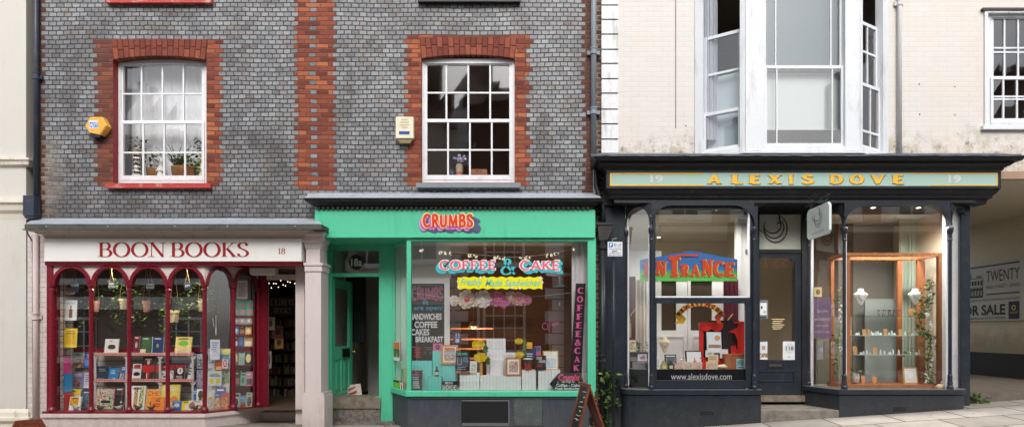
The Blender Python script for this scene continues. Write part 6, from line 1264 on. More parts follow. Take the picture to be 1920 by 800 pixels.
for ch, a, b in (('A', 1325, 1353), ('L', 1370, 1392.5), ('E', 1403, 1425), ('X', 1439, 1466), ('I', 1478.5, 1487.5), ('S', 1503, 1526), ('D', 1555, 1581), ('O', 1593, 1620), ('V', 1632, 1661), ('E', 1672, 1694)):
    g = glyphs2d(ch, .40 if ch == 'I' else .30, .21, .05, .06); put_px(mb, g, a + .7, b + 1.0, 327.6, 346.2, Yg - .001, 0); put_px(mb, g, a, b, 326.5, 345, Yg - .007, 1)
mb.build('lettering', [C(120, 88, 40), M['gold']], JF)
for a, nm in ((1219, ''), (1778, '')):
    mb = MB(); word(mb, '19', a, a + 24, 328, 343, Yg - .002, 0, .035); mb.build('number', C(206, 214, 210), JF)
# end pier on the left, soffit and lobby ceiling
mb = MB(); mb.pb(1131, 1172, 378, 840, -.045, .15); mb.pb(1120, 1170, 372, 384, -.10, .1); mb.build('pier', M['navy'], JF)
zsj = Z(379, FY) ; mb = MB(); mb.box(X(1150, -.2), X(1820, -.2), -.30, JD + .2, zsj, zsj + .04)
for i in range(8): mb.box(X(1424, 0), X(1590, 0), -.22 + i * .075, -.205 + i * .075, zsj - .012, zsj)
mb.build('soffit', M['navydark'], JF)
# frames: columns, arches
fj = frame((0, JY), (1, 0)); zsill = Z(729, JY); zsp = Z(426, JY); zc_ = Z(386, JY); zt_ = zsj
def jcol(mb, x, y, r=.030, w=.0):
    H = zsp - zsill
    mb.lathe([(r * 1.5, 0), (r * 1.5, .04), (r * 1.1, .06), (r * 1.25, .09), (r * 1.05, .12), (r * 1.05, .20), (r * .8, .22), (r * .8, H - .20), (r * 1.15, H - .185), (r * .95, H - .165), (r * .95, H - .10), (r * 1.2, H - .085), (r * 1.5, H - .05), (r * 1.5, H - .02), (r * 1.2, H)], x, y, zsill, 16)
cm = MB(); ar = MB(fj)
lc = (X(1175, -.02), -.02); lf = (X(1220, JY), JY)                # curved left corner as a canted pane
cl = frame(lc, (lf[0] - lc[0], lf[1] - lc[1])); LL = math.hypot(lf[0] - lc[0], lf[1] - lc[1])
xa, xb, xc, xd = X(1221, JY), X(1413, JY), X(1582, JY), X(1780, JY)
rr0 = (X(1517, JD), JD); cr = frame(rr0, (xc - rr0[0], JY - rr0[1])); RL = math.hypot(xc - rr0[0], JY - rr0[1])
er0 = (xd, JY); er1 = (X(1806, -.05), -.05); ce = frame(er0, (er1[0] - er0[0], er1[1] - er0[1])); EL = math.hypot(er1[0] - er0[0], er1[1] - er0[1])
for x, y, r in ((xa, JY - .015, .03), (xb, JY - .015, .03), (xc, JY - .015, .03), (xd, JY - .015, .03), (lc[0] - .01, lc[1] - .02, .024), (rr0[0] - .02, rr0[1] - .02, .024)): cm = MB(); jcol(cm, x, y, r); cm.build('column', M['navy'], JF)
def corner_arch(xf, u0, u1, r, name='arch', d0=-.05, d1=.025, rz=None):
    """spandrels with rounded upper corners of radius r"""
    mb = MB(xf); rz = rz or r; n = 12
    for s_, u in ((1, u0), (-1, u1)):
        pts = [(u + s_ * r * (1 - math.cos(pi / 2 * i / n)), zc_ - rz + rz * math.sin(pi / 2 * i / n)) for i in range(n + 1)]
        A_ = [(p[0], d1, p[1]) for p in pts]; B_ = [(p[0], d0, p[1]) for p in pts]; T_ = [(p[0], d1, zt_) for p in pts]
        mb.add(A_ + B_ + T_, [(i, i + 1, n + 2 + i, n + 1 + i) for i in range(n)] + [(i, i + 1, 2 * n + 3 + i, 2 * n + 2 + i) for i in range(n)])
        I_ = [(p[0] + s_ * .0, d1 + .012, p[1]) for p in pts]                       # raised bead round the arch
        J_ = [(u + s_ * (r + .0) - s_ * (r + .022) * math.cos(pi / 2 * i / n), d1 + .012, zc_ - rz + (rz + .022) * math.sin(pi / 2 * i / n)) for i in range(n + 1)]
        mb.add(I_ + J_ + A_, [(i, i + 1, n + 2 + i, n + 1 + i) for i in range(n)] + [(i, i + 1, 2 * n + 3 + i, 2 * n + 2 + i) for i in range(n)])
    a, b = u0 + r, u1 - r
    if b > a + .001: mb.box(a, b, d0, d1, zc_, zt_); mb.box(a, b, d1, d1 + .012, zc_, zc_ + .022)
    return mb.build(name, M['navy'], JF)
corner_arch(fj, xa, xb, .30, rz=.27); corner_arch(fj, xc, xd, .32, rz=.29); corner_arch(cl, .0, LL, LL / 2 - .001, rz=.26); corner_arch(cr, .02, RL, RL * .42, rz=.26); corner_arch(ce, .0, EL + .03, EL * .48, rz=.26)
def jbelt(pl, z0, z1, name, mat, bev=.006):
    mb = MB(); mb.prism(pl, z0, z1, 0, 'z'); return mb.build(name, mat, JF, bevel=bev)
def arc_pts(c, r, a0, a1, n=6): return [(c[0] + r * math.cos(math.radians(lerp(a0, a1, i / n))), c[1] + r * math.sin(math.radians(lerp(a0, a1, i / n)))) for i in range(n + 1)]
def left_plan(o): return [(X(1172, 0) - o - .03, .1), (X(1172, 0) - o - .03, -.08)] + arc_pts((X(1172, 0) + .17, JY + .2), .2 + o, 180, 270) + [(xb + .085 + o * .5, JY - o), (xb + .085 + o * .5, JD + .1), (xb - .1, JD + .1), (xb - .1, .05)]
jbelt(left_plan(.03), -.3, Z(740, JY), 'plinth', M['navy'], .01); jbelt(left_plan(.055), Z(739, JY), zsill, 'sill', M['navy'])
def right_plan(o): return [(rr0[0] - .06 - o, JD + .1), (rr0[0] - .06 - o, JD - .06), (xc - .06 - o * .6, JY - o)] + arc_pts((X(1806, JY) + .05 - .15, JY + .15), .15 + o, 270, 360) + [(X(1806, JY) + .05 + o, .15), (xc, .15), (rr0[0] + .1, JD + .1)]
jbelt(right_plan(.03), -.3, Z(739, JY), 'plinth', M['navy'], .01); jbelt(right_plan(.055), Z(738.5, JY), zsill, 'sill', M['navy'])
# end pier at the passage
mb = MB(); mb.box(X(1803, -.08), X(1819, -.08), -.08, .3, .1, zsj + .02); mb.build('pier', M['navy'], JF, bevel=.004)
mb = MB(); mb.box(6.36, 6.43, .02, 4.9, .2, 3.72); mb.build('side_wall', paint('passage_side', S(216, 206, 184), .7, .06, 4, .4), JF)
# sash in the left window
mb = MB(); Ys = JY + .01; F = M['navy']
mb.pb(1406, 1421, 386, 729, JY + .005, JY + .09); mb.pb(1224, 1229, 400, 729, JY + .01, JY + .08); mb.pb(1229, 1406, 384, 392.5, JY + .01, JY + .08)
mb.pb(1228, 1407, 557.5, 568, JY - .01, JY + .08); mb.pb(1224, 1231.5, 568, 727, JY - .002, JY + .07); mb.pb(1398.5, 1407, 568, 727, JY - .002, JY + .07); mb.pb(1231, 1399, 712.5, 729, JY - .004, JY + .07); mb.build('sash_frame', F, JF, bevel=.005)
mb = MB(); mb.pb(1229, 1406, 554.5, 557.5, JY + .002, JY + .03); mb.pb(1403, 1406, 392, 555, JY + .002, JY + .03); mb.pb(1397, 1399, 569, 690, JY + .03, JY + .05); mb.build('white_bead', M['white'], JF)
pane(JF, 1229, 1406, 392, 557, JY + .035); pane(JF, 1230, 1400, 568, 713, JY + .045)
def wpane(xf, u0, u1, w=-.012):
    mb = MB(xf); mb.poly([(u0, w, zsill), (u1, w, zsill), (u1, w, zc_ + .03), (u0, w, zc_ + .03)]); mb.build('pane', M['glass'], JF)
wpane(cl, .02, LL - .01); wpane(fj, xc + .01, xd - .01); wpane(cr, .03, RL - .02); wpane(ce, .015, EL)
mb = MB(cl); mb.box(.005, .028, -.03, .006, zsill, zsp + .2); mb.box(LL - .036, LL - .02, -.03, .006, zsill, zsp + .2); mb.xf = cr; mb.box(.02, .05, -.04, .0, zsill, zsp + .1); mb.xf = fj; mb.box(xc + .028, xc + .044, -.03, .0, zsill, zsp); mb.box(xd - .042, xd - .028, -.03, .0, zsill, zsp); mb.build('white_bead', M['white'], JF)
mb = MB(ce); mb.box(.02, EL - .01, -.10, -.06, zsill, zc_); mb.box(.05, .08, -.06, -.045, zsill, zc_ - .1); mb.box(.12, .145, -.06, -.045, zsill, zc_ - .1); mb.build('white_lining', M['white'], JF)
# black vinyl with the web address
t = thing('web_address', 'black strip with the pale typed web address along the foot of the jeweller window', 'lettering', P(1315, 713, JY + .04)); mb = MB(); mb.pb(1231.5, 1398.5, 691.5, 713, JY + .043, JY + .046); mb.build('strip', C(14, 14, 16, .4), t)
mb = MB(); word(mb, 'www.alexisdove.com', 1258, 1372, 699, 711, JY + .040, 0, .004); mb.build('lettering', C(166, 170, 172), t)
mb = MB(cl); mb.box(.03, LL - .04, -.024, -.018, zsill, Z(692, -.15)); tag(mb.build('vinyl_strip', C(14, 14, 16, .4)), 'plain black strip at the foot of the narrow curved corner pane', 'vinyl')
for a, b, c_, d_ in ((1312, 1339, 769.5, 778.5), (1675, 1700, 761.5, 770)):
    mb = MB(); mb.pb(a, b, c_, d_, JY - .034, JY - .028, 0)
    for k in range(7):
        for j in range(2): mb.pb(a + 1.2 + k * (b - a - 2) / 7, a + (k + .72) * (b - a - 2) / 7 + 1, c_ + 1 + j * 4, c_ + 3.6 + j * 4, JY - .036, JY - .034, 1)
    mb.build('air_brick', [M['navy'], C(14, 14, 16)], JF)
# door in the lobby
DR = thing('jeweller_door', 'charcoal half-glazed jeweller door with a letter plate in the recess', 'door', P(1463, 741, JD)); mb = MB(); d0 = JD + .0
for q_ in ((1418, 1425, 482, 741), (1491, 1504, 474, 741), (1425, 1491, 474, 483), (1425, 1491, 674, 741)): mb.pb(*q_, d0, d0 + .045)
for q_ in ((1425, 1489, 694.5, 697), (1425, 1489, 712, 715), (1488, 1491, 694.5, 715)): mb.pb(*q_, d0 - .012, d0)
mb.prism([(X(a, d0), Z(b, d0)) for a, b in ((1481, 483), (1491, 483), (1491, 496), (1489.5, 490), (1485, 489), (1483.5, 485))][::-1], d0 + .001, d0 + .04); mb.build('leaf', M['navy'], DR, bevel=.003)
pane(DR, 1424, 1492, 482, 675, d0 + .02)
mb = MB(); mb.pb(1439, 1469, 678, 690, d0 - .01, d0, 0); mb.pb(1442, 1466, 681.5, 686.5, d0 - .016, d0 - .01, 1); mb.build('letter_plate', [C(30, 32, 36), C(66, 64, 62)], DR, bevel=.002)
mb = MB(); mb.pb(1504, 1519, 378, 741, JD - .03, JD + .1); mb.pb(1400, 1504, 467, 474, JD - .015, JD + .1); mb.pb(1400, 1504, 378, 401.5, JD - .01, JD + .1); mb.pb(1424, 1504, 385, 392, JD - .04, JD); mb.pb(1416, 1424, 401, 741, JD - .012, JD + .1); mb.build('door_frame', M['navydark'], JF, bevel=.004)
mb = MB(); mb.pb(1423, 1504, 401, 468, JD + .02, JD + .03); mb.build('transom_panel', C(196, 200, 186, .3), JF)
def crescent(mb, c, r, Y, m=0, asp=1.0, th=.006):
    """line drawing of an open ring of curling stems"""
    def arc(cx, cy, rx, ry, a0, a1, w0=1.0, n=26): return [(c[0] + r * (cx + rx * math.cos(math.radians(lerp(a0, a1, i / n)))) * asp, Y, c[1] + r * (cy + ry * math.sin(math.radians(lerp(a0, a1, i / n))))) for i in range(n + 1)]
    for a_ in (arc(.1, 0, .86, 1.0, 150, 428), arc(0, .1, .72, .80, 150, 395), arc(-.10, .28, .62, .62, 190, 420), arc(-.75, .55, .5, .8, 175, 262), arc(.36, .12, .2, .3, 20, 150), arc(.2, .75, .22, .4, -60, 80)):
        mb.tube(a_, [th * (.45 + .75 * math.sin(pi * i / (len(a_) - 1))) for i in range(len(a_))], 5, m)
mb = MB(); crescent(mb, (X(1452, JD), Z(428, JD)), .215, JD + .016, 0, 1.0, .010); mb.build('transom_emblem', C(84, 78, 70), JF)
mb = MB(); mb.pb(1427, 1517, 741, 752, JD - .06, JD + .5); mb.build('door_sill', M['step'], JF, bevel=.008)
mb = MB(); mb.prism([(xb + .05, JD + .3), (xb + .05, -.30), (xc - .06, -.30), (xc - .1, JY + .02), (rr0[0] - .02, JD + .3)], -.2, Z(768, -.3), 0, 'z'); mb.build('doorstep', M['concrete'], JF, bevel=.012)
def notice(label, q, Y, c, deco, name='notice', cat_='notice'): return book(label, q, Y, S(*c), deco, .0, name=name, cat=cat_, th=.002)
notice('white notice with a house number inside the jeweller door', (1468, 1493, 639.5, 674), JD + .012, (226, 230, 232), [('c', .5, .62, .38, .28, (206, 212, 214)), ('t', '118', .24, .52, .78, .74, (40, 42, 46)), ('l', .3, .1, .7, .24, 2, (180, 186, 190))])
notice('grey and white opening notice high on the jeweller door', (1423, 1440, 562, 597), JD + .012, (120, 122, 128), [('r', .05, .2, .85, .85, (226, 230, 232)), ('c', .3, .6, .1, .08, (60, 60, 64)), ('c', .62, .36, .14, .09, (170, 174, 178)), ('r', .1, .03, .8, .12, (60, 62, 68))])
notice('postcard of a pier and balloon low on the jeweller door', (1423, 1439, 640, 673), JD + .012, (206, 220, 232), [('r', .0, .1, 1, .35, A((200, 150, 90), (120, 90, 70), (226, 222, 216))), ('c', .55, .66, .2, .13, (206, 140, 70)), ('r', 0, .0, 1, .1, (230, 232, 234))], 'postcard', 'postcard')
mb = MB(); yl = JD + .014
for i in range(6): mb.pq(1447 + i % 2 * 2, 1471 - i % 3 * 3, 597 + i * 3.6, 598.6 + i * 3.6, yl)
tag(mb.build('opening_hours', C(206, 186, 140)), 'small gold lines of opening hours on the jeweller door glass', 'lettering')
# hanging sign
t = thing('hanging_sign', 'pale square sign with a crescent emblem hanging over the jeweller door', 'sign', (3.93, -.7, Z(436, -.6))); sx = 3.93
ya_, yb_ = -.42, -1.06
def sp_(a, b): return (sx + .0, a, b)
ztp, zbt = 3.165, 2.745
mb = MB(); ch = .045; outl = [(ya_, zbt), (ya_, ztp - ch), (ya_ - ch, ztp), (yb_ + ch, ztp), (yb_, ztp - ch), (yb_, zbt + ch), (yb_ + ch, zbt), (ya_ - ch, zbt)]
outl = [(ya_, zbt + ch), (ya_, ztp - ch), (ya_ - ch, ztp), (yb_ + ch, ztp), (yb_, ztp - ch), (yb_, zbt + ch), (yb_ + ch, zbt), (ya_ - ch, zbt)]
mb.prism(outl, sx - .016, sx + .016, 0, 'x'); mb.build('board', paint('pale_mint_board', S(222, 232, 228), .4, .02, 6, .1), t)
mb = MB(); tmp = MB(); crescent(tmp, (0, 0), .125, 0, 0, 1.0, .0038); mb.add([(sx - .019, (ya_ + yb_) / 2 - v[0], (ztp + zbt) / 2 + .05 + v[2]) for v in tmp.v], tmp.f, 0)
put2d(mb, glyphs2d('ALEXIS DOVE', .12, .08, .04, gap=.2), (sx - .0175, ya_ - .14, zbt + .05), (0, yb_ - ya_ + .28, 0), (0, 0, .028)); mb.build('emblem', C(110, 122, 120), t)
mb = MB(); zb2 = ztp + .10; mb.tube([(sx, FY, zb2 - .03), (sx, yb_ + .04, zb2)], .012, 8); mb.tube([(sx, FY, zb2 - .22), (sx, FY - .22, zb2 - .05)], .010, 8)
for y_ in (ya_ - .09, yb_ + .10): mb.tube([(sx, y_, zb2 + .01), (sx + .012, y_, zb2 - .04), (sx - .012, y_, zb2 - .07), (sx, y_, ztp)], .008, 6)
for k in range(3):
    cc = (FY - .12 - k * .09, zb2 + .05); mb.tube([(sx, cc[0] + .05 * math.cos(i * .5) * (1 - i / 16), cc[1] + .05 * math.sin(i * .5) * (1 - i / 16)) for i in range(13)], .006, 6)
mb.build('bracket', M['iron'], t)
# ---- jeweller interior
JR = room(JF, X(1176, 0), X(1800, 0), JD + .12, 3.6, Z(741, JD), zsj, paint('jeweller_wall', S(224, 214, 196), .7, .03, 3, .2), paint('pale_floor', S(150, 136, 118), .5, .1, 4, .2), paint('jeweller_ceiling', S(200, 198, 188), .7, .02, 3, .2))
mb = MB(); mb.pb(1400, 1424, 400, 741, JD + .1, 1.4); mb.pb(1500, 1520, 390, 741, JD + .1, JD + .4); mb.build('lobby_lining', paint('lobby_lining', S(150, 140, 120), .6, .05, 3, .2), JF)
mb = MB(); mb.prism([(X(1180, 0), .02), (xa + .02, JY + .06), (xb - .02, JY + .06), (xb - .02, .55), (X(1180, 0), .55)], zsill - .06, zsill - .02, 0, 'z'); mb.prism([(rr0[0] + .04, JD), (xc + .02, JY + .05), (xd + .02, JY + .05), (X(1800, 0), .0), (X(1800, 0), .75), (rr0[0] + .04, .75)], zsill - .06, zsill - .02, 0, 'z'); mb.build('window_bed', C(196, 186, 170), JF)
zjb = zsill - .02
# back partition: white double doors with dark glass
PD = thing('inner_doors', 'white panelled double doors with dark glass behind the left jeweller window', 'doors', P(1300, 741, .62)); Yp_ = .62; mb = MB()
mb.pb(1180, 1240, 470, 741, Yp_, Yp_ + .04); mb.pb(1268, 1290, 526, 741, Yp_, Yp_ + .04); mb.pb(1290, 1295, 526, 741, Yp_ - .015, Yp_ + .02); mb.pb(1335, 1424, 526, 741, Yp_, Yp_ + .04)
mb.pb(1240, 1268, 619, 741, Yp_, Yp_ + .04); mb.pb(1295, 1335, 619, 741, Yp_, Yp_ + .04); mb.pb(1180, 1424, 505, 526, Yp_ - .01, Yp_ + .04)
for a, b in ((1232, 1284), (1300, 1360)): mb.pb(a, b, 629, 632, Yp_ - .012, Yp_); mb.pb(a, b, 700, 703, Yp_ - .012, Yp_); mb.pb(a, a + 2, 632, 700, Yp_ - .012, Yp_); mb.pb(b - 2, b, 632, 700, Yp_ - .012, Yp_)
mb.build('leaf', M['roomwhite'], PD, bevel=.004)
mb = MB(); mb.pq(1240, 1268, 526, 619, Yp_ + .03); mb.pq(1295, 1335, 526, 619, Yp_ + .03); mb.build('dark_glass', C(72, 60, 50, .15), PD)
mb = MB(); mb.pb(1383, 1402, 408, 740, .40, .55); mb.pb(1387, 1391, 420, 720, .394, .40); mb.build('white_jamb', C(216, 216, 214), JF)
for q_, lb in (((1179, 1192, 518, 700), 'dark red curtain at the left edge of the jeweller window'), ((1356, 1384, 524, 660), 'dark red curtain tied with a cord beside the red puppet theatre')): tag(curtain(*q_, .36, .012, 3).build('red_curtain', C(84, 24, 42, .85)), lb, 'curtain')
tag(curtain(1190, 1212, 524, 700, .40, .012, 3).build('cream_curtain', C(214, 202, 188, .85)), 'cream curtain beside the dark red one in the corner pane', 'curtain')
for px, py0, py1, lb in ((1180, 588, 632, 'gold curtain tassel hanging in the corner pane'), (1362, 598, 612, 'gold cord and tassel on the dark red curtain')):
    t = thing('tassel', lb, 'tassel', P(px, py1, .30)); mb = MB(); mb.tube([P(px + 12, py0 - 10, .32), P(px + 4, py0, .30), P(px, py0 + 8, .30)], .008, 6); c_ = P(px, py1, .30); hh = Z(py0 + 8, .3) - Z(py1, .3); mb.lathe([(.03, 0), (.028, hh * .7), (.014, hh * .75), (.02, hh * .85), (.008, hh)], c_[0], c_[1], c_[2], 10); mb.build('cord', C(176, 140, 90), t)
# banners
zt1, zb1 = Z(470, .02), Z(527, .02)
t = thing('entrance_banner', 'blue and green pointed banner reading ENTRANCE in orange fairground letters', 'banner', P(1291, 527, .02)); mb = MB(); Yb = .02
mb.prism([(X(a, Yb), Z(b, Yb)) for a, b in ((1200, 487), (1295, 470), (1382.5, 486), (1382.5, 526.5), (1200, 526.5))][::-1], Yb, Yb + .01); mb.build('board', gradz('fairground_blue_green', [(0, S(110, 214, 90)), (.28, S(96, 190, 110)), (.42, S(46, 120, 190)), (1, S(44, 116, 196))], zb1, zt1, .5), t)
mb = MB(); kk = 0
for ch, a, b, c_, d_ in (('E', 1206, 1225, 491, 518), ('N', 1228, 1250, 487, 517), ('T', 1253, 1275, 480, 518), ('R', 1275, 1293, 494, 518), ('A', 1294, 1312, 494, 518), ('N', 1314, 1337, 484, 518), ('C', 1337, 1357, 488, 518), ('E', 1357, 1377, 491, 518)):
    g = glyphs2d(ch, .30, .20, .07, .10); kk += 1
    put_px(mb, g, a + 1.5, b + 2, c_ + 1, d_ + 1.8, Yb - .004 - kk * .0006, 0); put_px(mb, g, a, b, c_, d_, Yb - .012 - kk * .0006, 1)
top = [P(1254 + 56 * i / 12, 484 - 8 * math.sin(pi * min(i / 12, .6)), Yb - .016) for i in range(13)]; mb.add([p for p in top] + [(p[0], p[1], p[2] - .03) for p in top], [(i, 13 + i, 14 + i, i + 1) for i in range(12)], 1); mb.build('lettering', [C(246, 196, 90), C(226, 80, 34)], t)
t = thing('ribbon_banner', 'red and yellow striped ribbon banner reading FLEA CIRCUS hung below the window rail', 'banner', P(1310, 607, .0)); mb = MB(); Yr = -.02
def rib(f, k): 
    a_ = math.radians(lerp(155, 25, f)); r_ = 1 + k * .24; return (1313 + 43 * r_ * math.cos(a_) * .98, 611 - 38 * r_ * math.sin(a_))
n_ = 26
for i in range(n_):
    p_ = [rib(i / n_, 0), rib((i + 1) / n_, 0), rib((i + 1) / n_, 1), rib(i / n_, 1)]; mb.poly([P(a_, b_, Yr) for a_, b_ in p_], i % 2)
for pl, m_ in (([(1266, 594), (1278, 588), (1287, 597), (1281, 607), (1265, 606), (1271, 600)], 0), ([(1355, 589), (1346, 586), (1339, 594), (1346, 606), (1353, 606), (1350, 598)], 1)): mb.poly([P(a_, b_, Yr - .004) for a_, b_ in pl], m_)
mb.build('ribbon', [C(250, 190, 50), C(226, 92, 48)], t)
mb = MB()
for i, ch in enumerate('FLEACIRCUS'):
    f_ = .07 + .095 * i; p_ = Vector(P(*rib(f_, .22), Yr - .006)); q_ = Vector(P(*rib(f_, .86), Yr - .006)); s_ = (Vector(P(*rib(f_ + .04, .4), Yr - .006)) - Vector(P(*rib(f_ - .03, .4), Yr - .006))); put2d(mb, glyphs2d(ch, .24, .18, .03), p_ - s_ * .5, s_ if ch != 'I' else s_ * .4, q_ - p_)
mb.build('lettering', C(50, 34, 44), t)
# puppet theatre
t = thing('puppet_theatre', 'bright red toy puppet theatre with a scalloped pelmet and black curtains', 'puppet theatre', P(1352, 690, .12)); Yt_ = .12; RD = C(224, 46, 34, .45); mb = MB()
mb.pb(1312, 1319, 612, 690, Yt_, Yt_ + .05); mb.pb(1384, 1396, 603, 690, Yt_, Yt_ + .05); mb.pb(1312, 1356, 604, 613, Yt_ - .01, Yt_ + .08); mb.pb(1376, 1396, 602, 606, Yt_ - .012, Yt_ + .08); mb.pb(1312, 1396, 670, 691, Yt_ - .02, Yt_ + .2)
mb.poly([P(1313, 613, Yt_ - .012)] + [P(1313 + 42 * i / 20, 616 + 4.5 * abs(math.sin(pi * 2 * i / 20)), Yt_ - .012) for i in range(21)] + [P(1355, 613, Yt_ - .012)]); mb.poly([P(1366, 622, Yt_ - .012), P(1384, 612, Yt_ - .012), P(1384, 640, Yt_ - .012), P(1378, 624, Yt_ - .012)]); mb.build('frame', RD, t)
mb = MB(); mb.pq(1318, 1330, 613, 672, Yt_ + .04); mb.pq(1330, 1386, 600, 690, Yt_ + .10)
mb.add([P(1354, 601, Yt_), P(1384, 600, Yt_), P(1382, 608, Yt_), P(1374, 625, Yt_), P(1371, 662, Yt_), P(1356, 662, Yt_)], [(0, 1, 2, 3, 4, 5)]); mb.build('drapes', C(42, 30, 36, .9), t)
mb = MB()
for i in range(7): mb.tube([P(1383 - i * 2, 690, .02), P(1381 - i * 1.6 + random.uniform(-1, 1), 650 + random.uniform(-4, 4), .02)], .008, 6)
tag(mb.build('red_candles', C(214, 40, 40)), 'bundle of thin red tapers standing beside the puppet theatre', 'candles')
book('print of a pier and a hot air balloon standing in the red theatre', (1326, 1354, 622, 661), .06, S(216, 226, 232), [('r', .08, .24, .95, .40, A((190, 150, 100), (120, 90, 70), (216, 200, 180))), ('c', .72, .72, .2, .12, (206, 150, 90)), ('r', .04, .04, .96, .2, (226, 230, 234))], .1, name='art_print', cat='print', yaw=.12)
framed_ = lambda *a, **k: framed(*a, **k)
framed('black framed picture of a starfish on white', (1286, 1318, 657, 690), .08, (34, 34, 36), [('r', .1, .1, .9, .9, (226, 228, 232)), ('c', .55, .4, .1, .06, (206, 130, 90)), ('r', .5, .2, .56, .6, (206, 130, 90)), ('r', .36, .28, .72, .34, (206, 130, 90))], .15, .08)
framed('dark framed blue-grey picture behind the small bottles', (1247, 1269, 664, 690), .10, (40, 42, 46), [('r', .12, .14, .88, .86, A((90, 110, 116), (60, 74, 80), (140, 150, 150)))], .15, .1)
notice('white card with line drawing tilted in the jeweller display', (1323, 1338, 656, 669), .05, (226, 230, 228), [('c', .5, .5, .3, .2, (176, 180, 190))], 'card', 'card'); notice('cream torn card below the tilted drawing', (1328, 1347, 664, 677), .02, (226, 210, 176), [('l', .1, .2, .9, .8, 2, (190, 150, 110))], 'card', 'card'); notice('white paper behind the wooden box', (1350, 1365, 654, 671), .06, (226, 228, 226), [], 'card', 'card')
for q_, lb, c_ in (((1281, 1300, 677, 692), 'cream card of earrings at the left of the card row', (236, 222, 190)), ((1300, 1317, 678, 692), 'pink and cream card of earrings in the card row', (232, 190, 176)), ((1324, 1346, 677, 692), 'yellow flower card at the right of the card row', (236, 216, 170)), ((1265, 1278, 680, 692), 'small pink card in the card row', (222, 170, 160))):
    notice(lb, q_, -.06, c_, [('r', .1, .15, .9, .8, A((206, 160, 90), (236, 226, 206), (176, 110, 110), scale=60))], 'jewellery_card', 'card')
t = thing('wooden_box', 'wooden box at the right end of the left jeweller window', 'box', P(1380, 692, -.05)); mb = MB(); mb.pb(1360, 1398, 665, 693, -.06, .06); mb.pb(1359, 1399, 663, 666, -.068, .07); mb.build('box', M['wood'], t, bevel=.004)
notice('teal and white card leaning on the wooden box', (1381, 1396, 672, 691), -.085, (206, 226, 228), [('r', .1, .3, .9, .9, A((60, 150, 160), (110, 190, 196), (206, 226, 226), scale=50)), ('r', .14, .1, .86, .2, (60, 140, 150))], 'card', 'card')
mb = MB(); mb.ball(P(1354, 687, -.04), .09, .04, .035, 0, 14, 8); mb.ball(P(1360, 684, -.03), .05, .03, .02, 0, 10, 6); tag(mb.build('shell', C(226, 210, 180), smooth=True), 'long pale shell lying in front of the wooden box', 'shell')
def bust(label, px, py0, py1, Y, w, c, name='necklace_bust', tilt=0.0):
    t = thing(name, label, 'jewellery bust', P(px, py1, Y)); mb = MB(); H = Z(py0, Y) - Z(py1, Y); x = X(px, Y); z0 = Z(py1, Y); W = w * sc(Y) / 2
    prof = [(.10, .0), (.30, .10), (.52, .28), (.78, .48), (1.0, .66), (.93, .72), (.55, .80), (.42, .86), (.40, .96), (.34, 1.0)]
    n = 20; vs = [(x + W * r * math.cos(2 * pi * k / n) + tilt * H * h, Y + W * r * .42 * math.sin(2 * pi * k / n) * (1 if h < .75 else 1.5), z0 + H * h) for r, h in prof for k in range(n)]
    mb.add(vs, [(i * n + k, i * n + (k + 1) % n, (i + 1) * n + (k + 1) % n, (i + 1) * n + k) for i in range(len(prof) - 1) for k in range(n)] + [list(range(n))[::-1], list(range(len(vs) - n, len(vs)))]); mb.build('bust', col(c, .5), t, smooth=True)
    mb = MB(); mb.tube([(x + W * .5 * math.sin(a_ * .35) , Y - W * .40, z0 + H * (.74 - .34 * math.cos(a_ * .35))) for a_ in range(-4, 5)], .0035, 5); mb.ball((x, Y - W * .38, z0 + H * .38), .010, .006, .014, 0, 8, 6); mb.build('necklace', M['steel'], t)
bust('cream leaning jewellery bust in the left jeweller window', 1246, 631, 661, .10, 21, S(226, 210, 176))
mb = MB(); mb.lathe([(.08, 0), (.08, .11)] + [(.08 * math.cos(i * pi / 12), .11 + .08 * math.sin(i * pi / 12)) for i in range(1, 6)], X(1276, .05), .05, Z(690, .05), 18); t = thing('glass_dome', 'small clear glass dome in the left jeweller window', 'glass dome', P(1276, 690, .05)); mb.build('dome', glass('dome_glass', .04, 1.2), t, smooth=True); mb = MB(); mb.lathe([(.09, -.012), (.09, 0)], X(1276, .05), .05, Z(690, .05), 18); mb.build('base', M['wood'], t)
for i, (px, c_, lb) in enumerate(((1245, (190, 180, 90), 'little house-shaped yellow green jar'), (1258, (70, 76, 70), 'little house-shaped dark lantern'))):
    t = thing('lantern', lb + ' in front of the blue-grey picture', 'lantern', P(px, 692, -.08)); mb = MB(); x = X(px, -.08); z0 = Z(692, -.08); w_ = .04; mb.box(x - w_, x + w_, -.10, -.03, z0, z0 + .07); mb.prism([(x - w_, z0 + .072), (x + w_, z0 + .072), (x + w_ * .3, z0 + .115), (x + w_ * .2, z0 + .13), (x - w_ * .2, z0 + .13), (x - w_ * .3, z0 + .115)], -.10, -.03); mb.build('body', C(*c_), t); mb = MB(); mb.box(x - w_ * .6, x + w_ * .6, -.102, -.100, z0 + .015, z0 + .06); mb.build('pane', C(226, 220, 190), t)
book('white sheet leaning at the left end of the lower sash', (1230, 1239, 670, 692), -.05, S(226, 226, 224), [title((160, 160, 164), 4, .2, .9)], .2, name='card', cat='card')
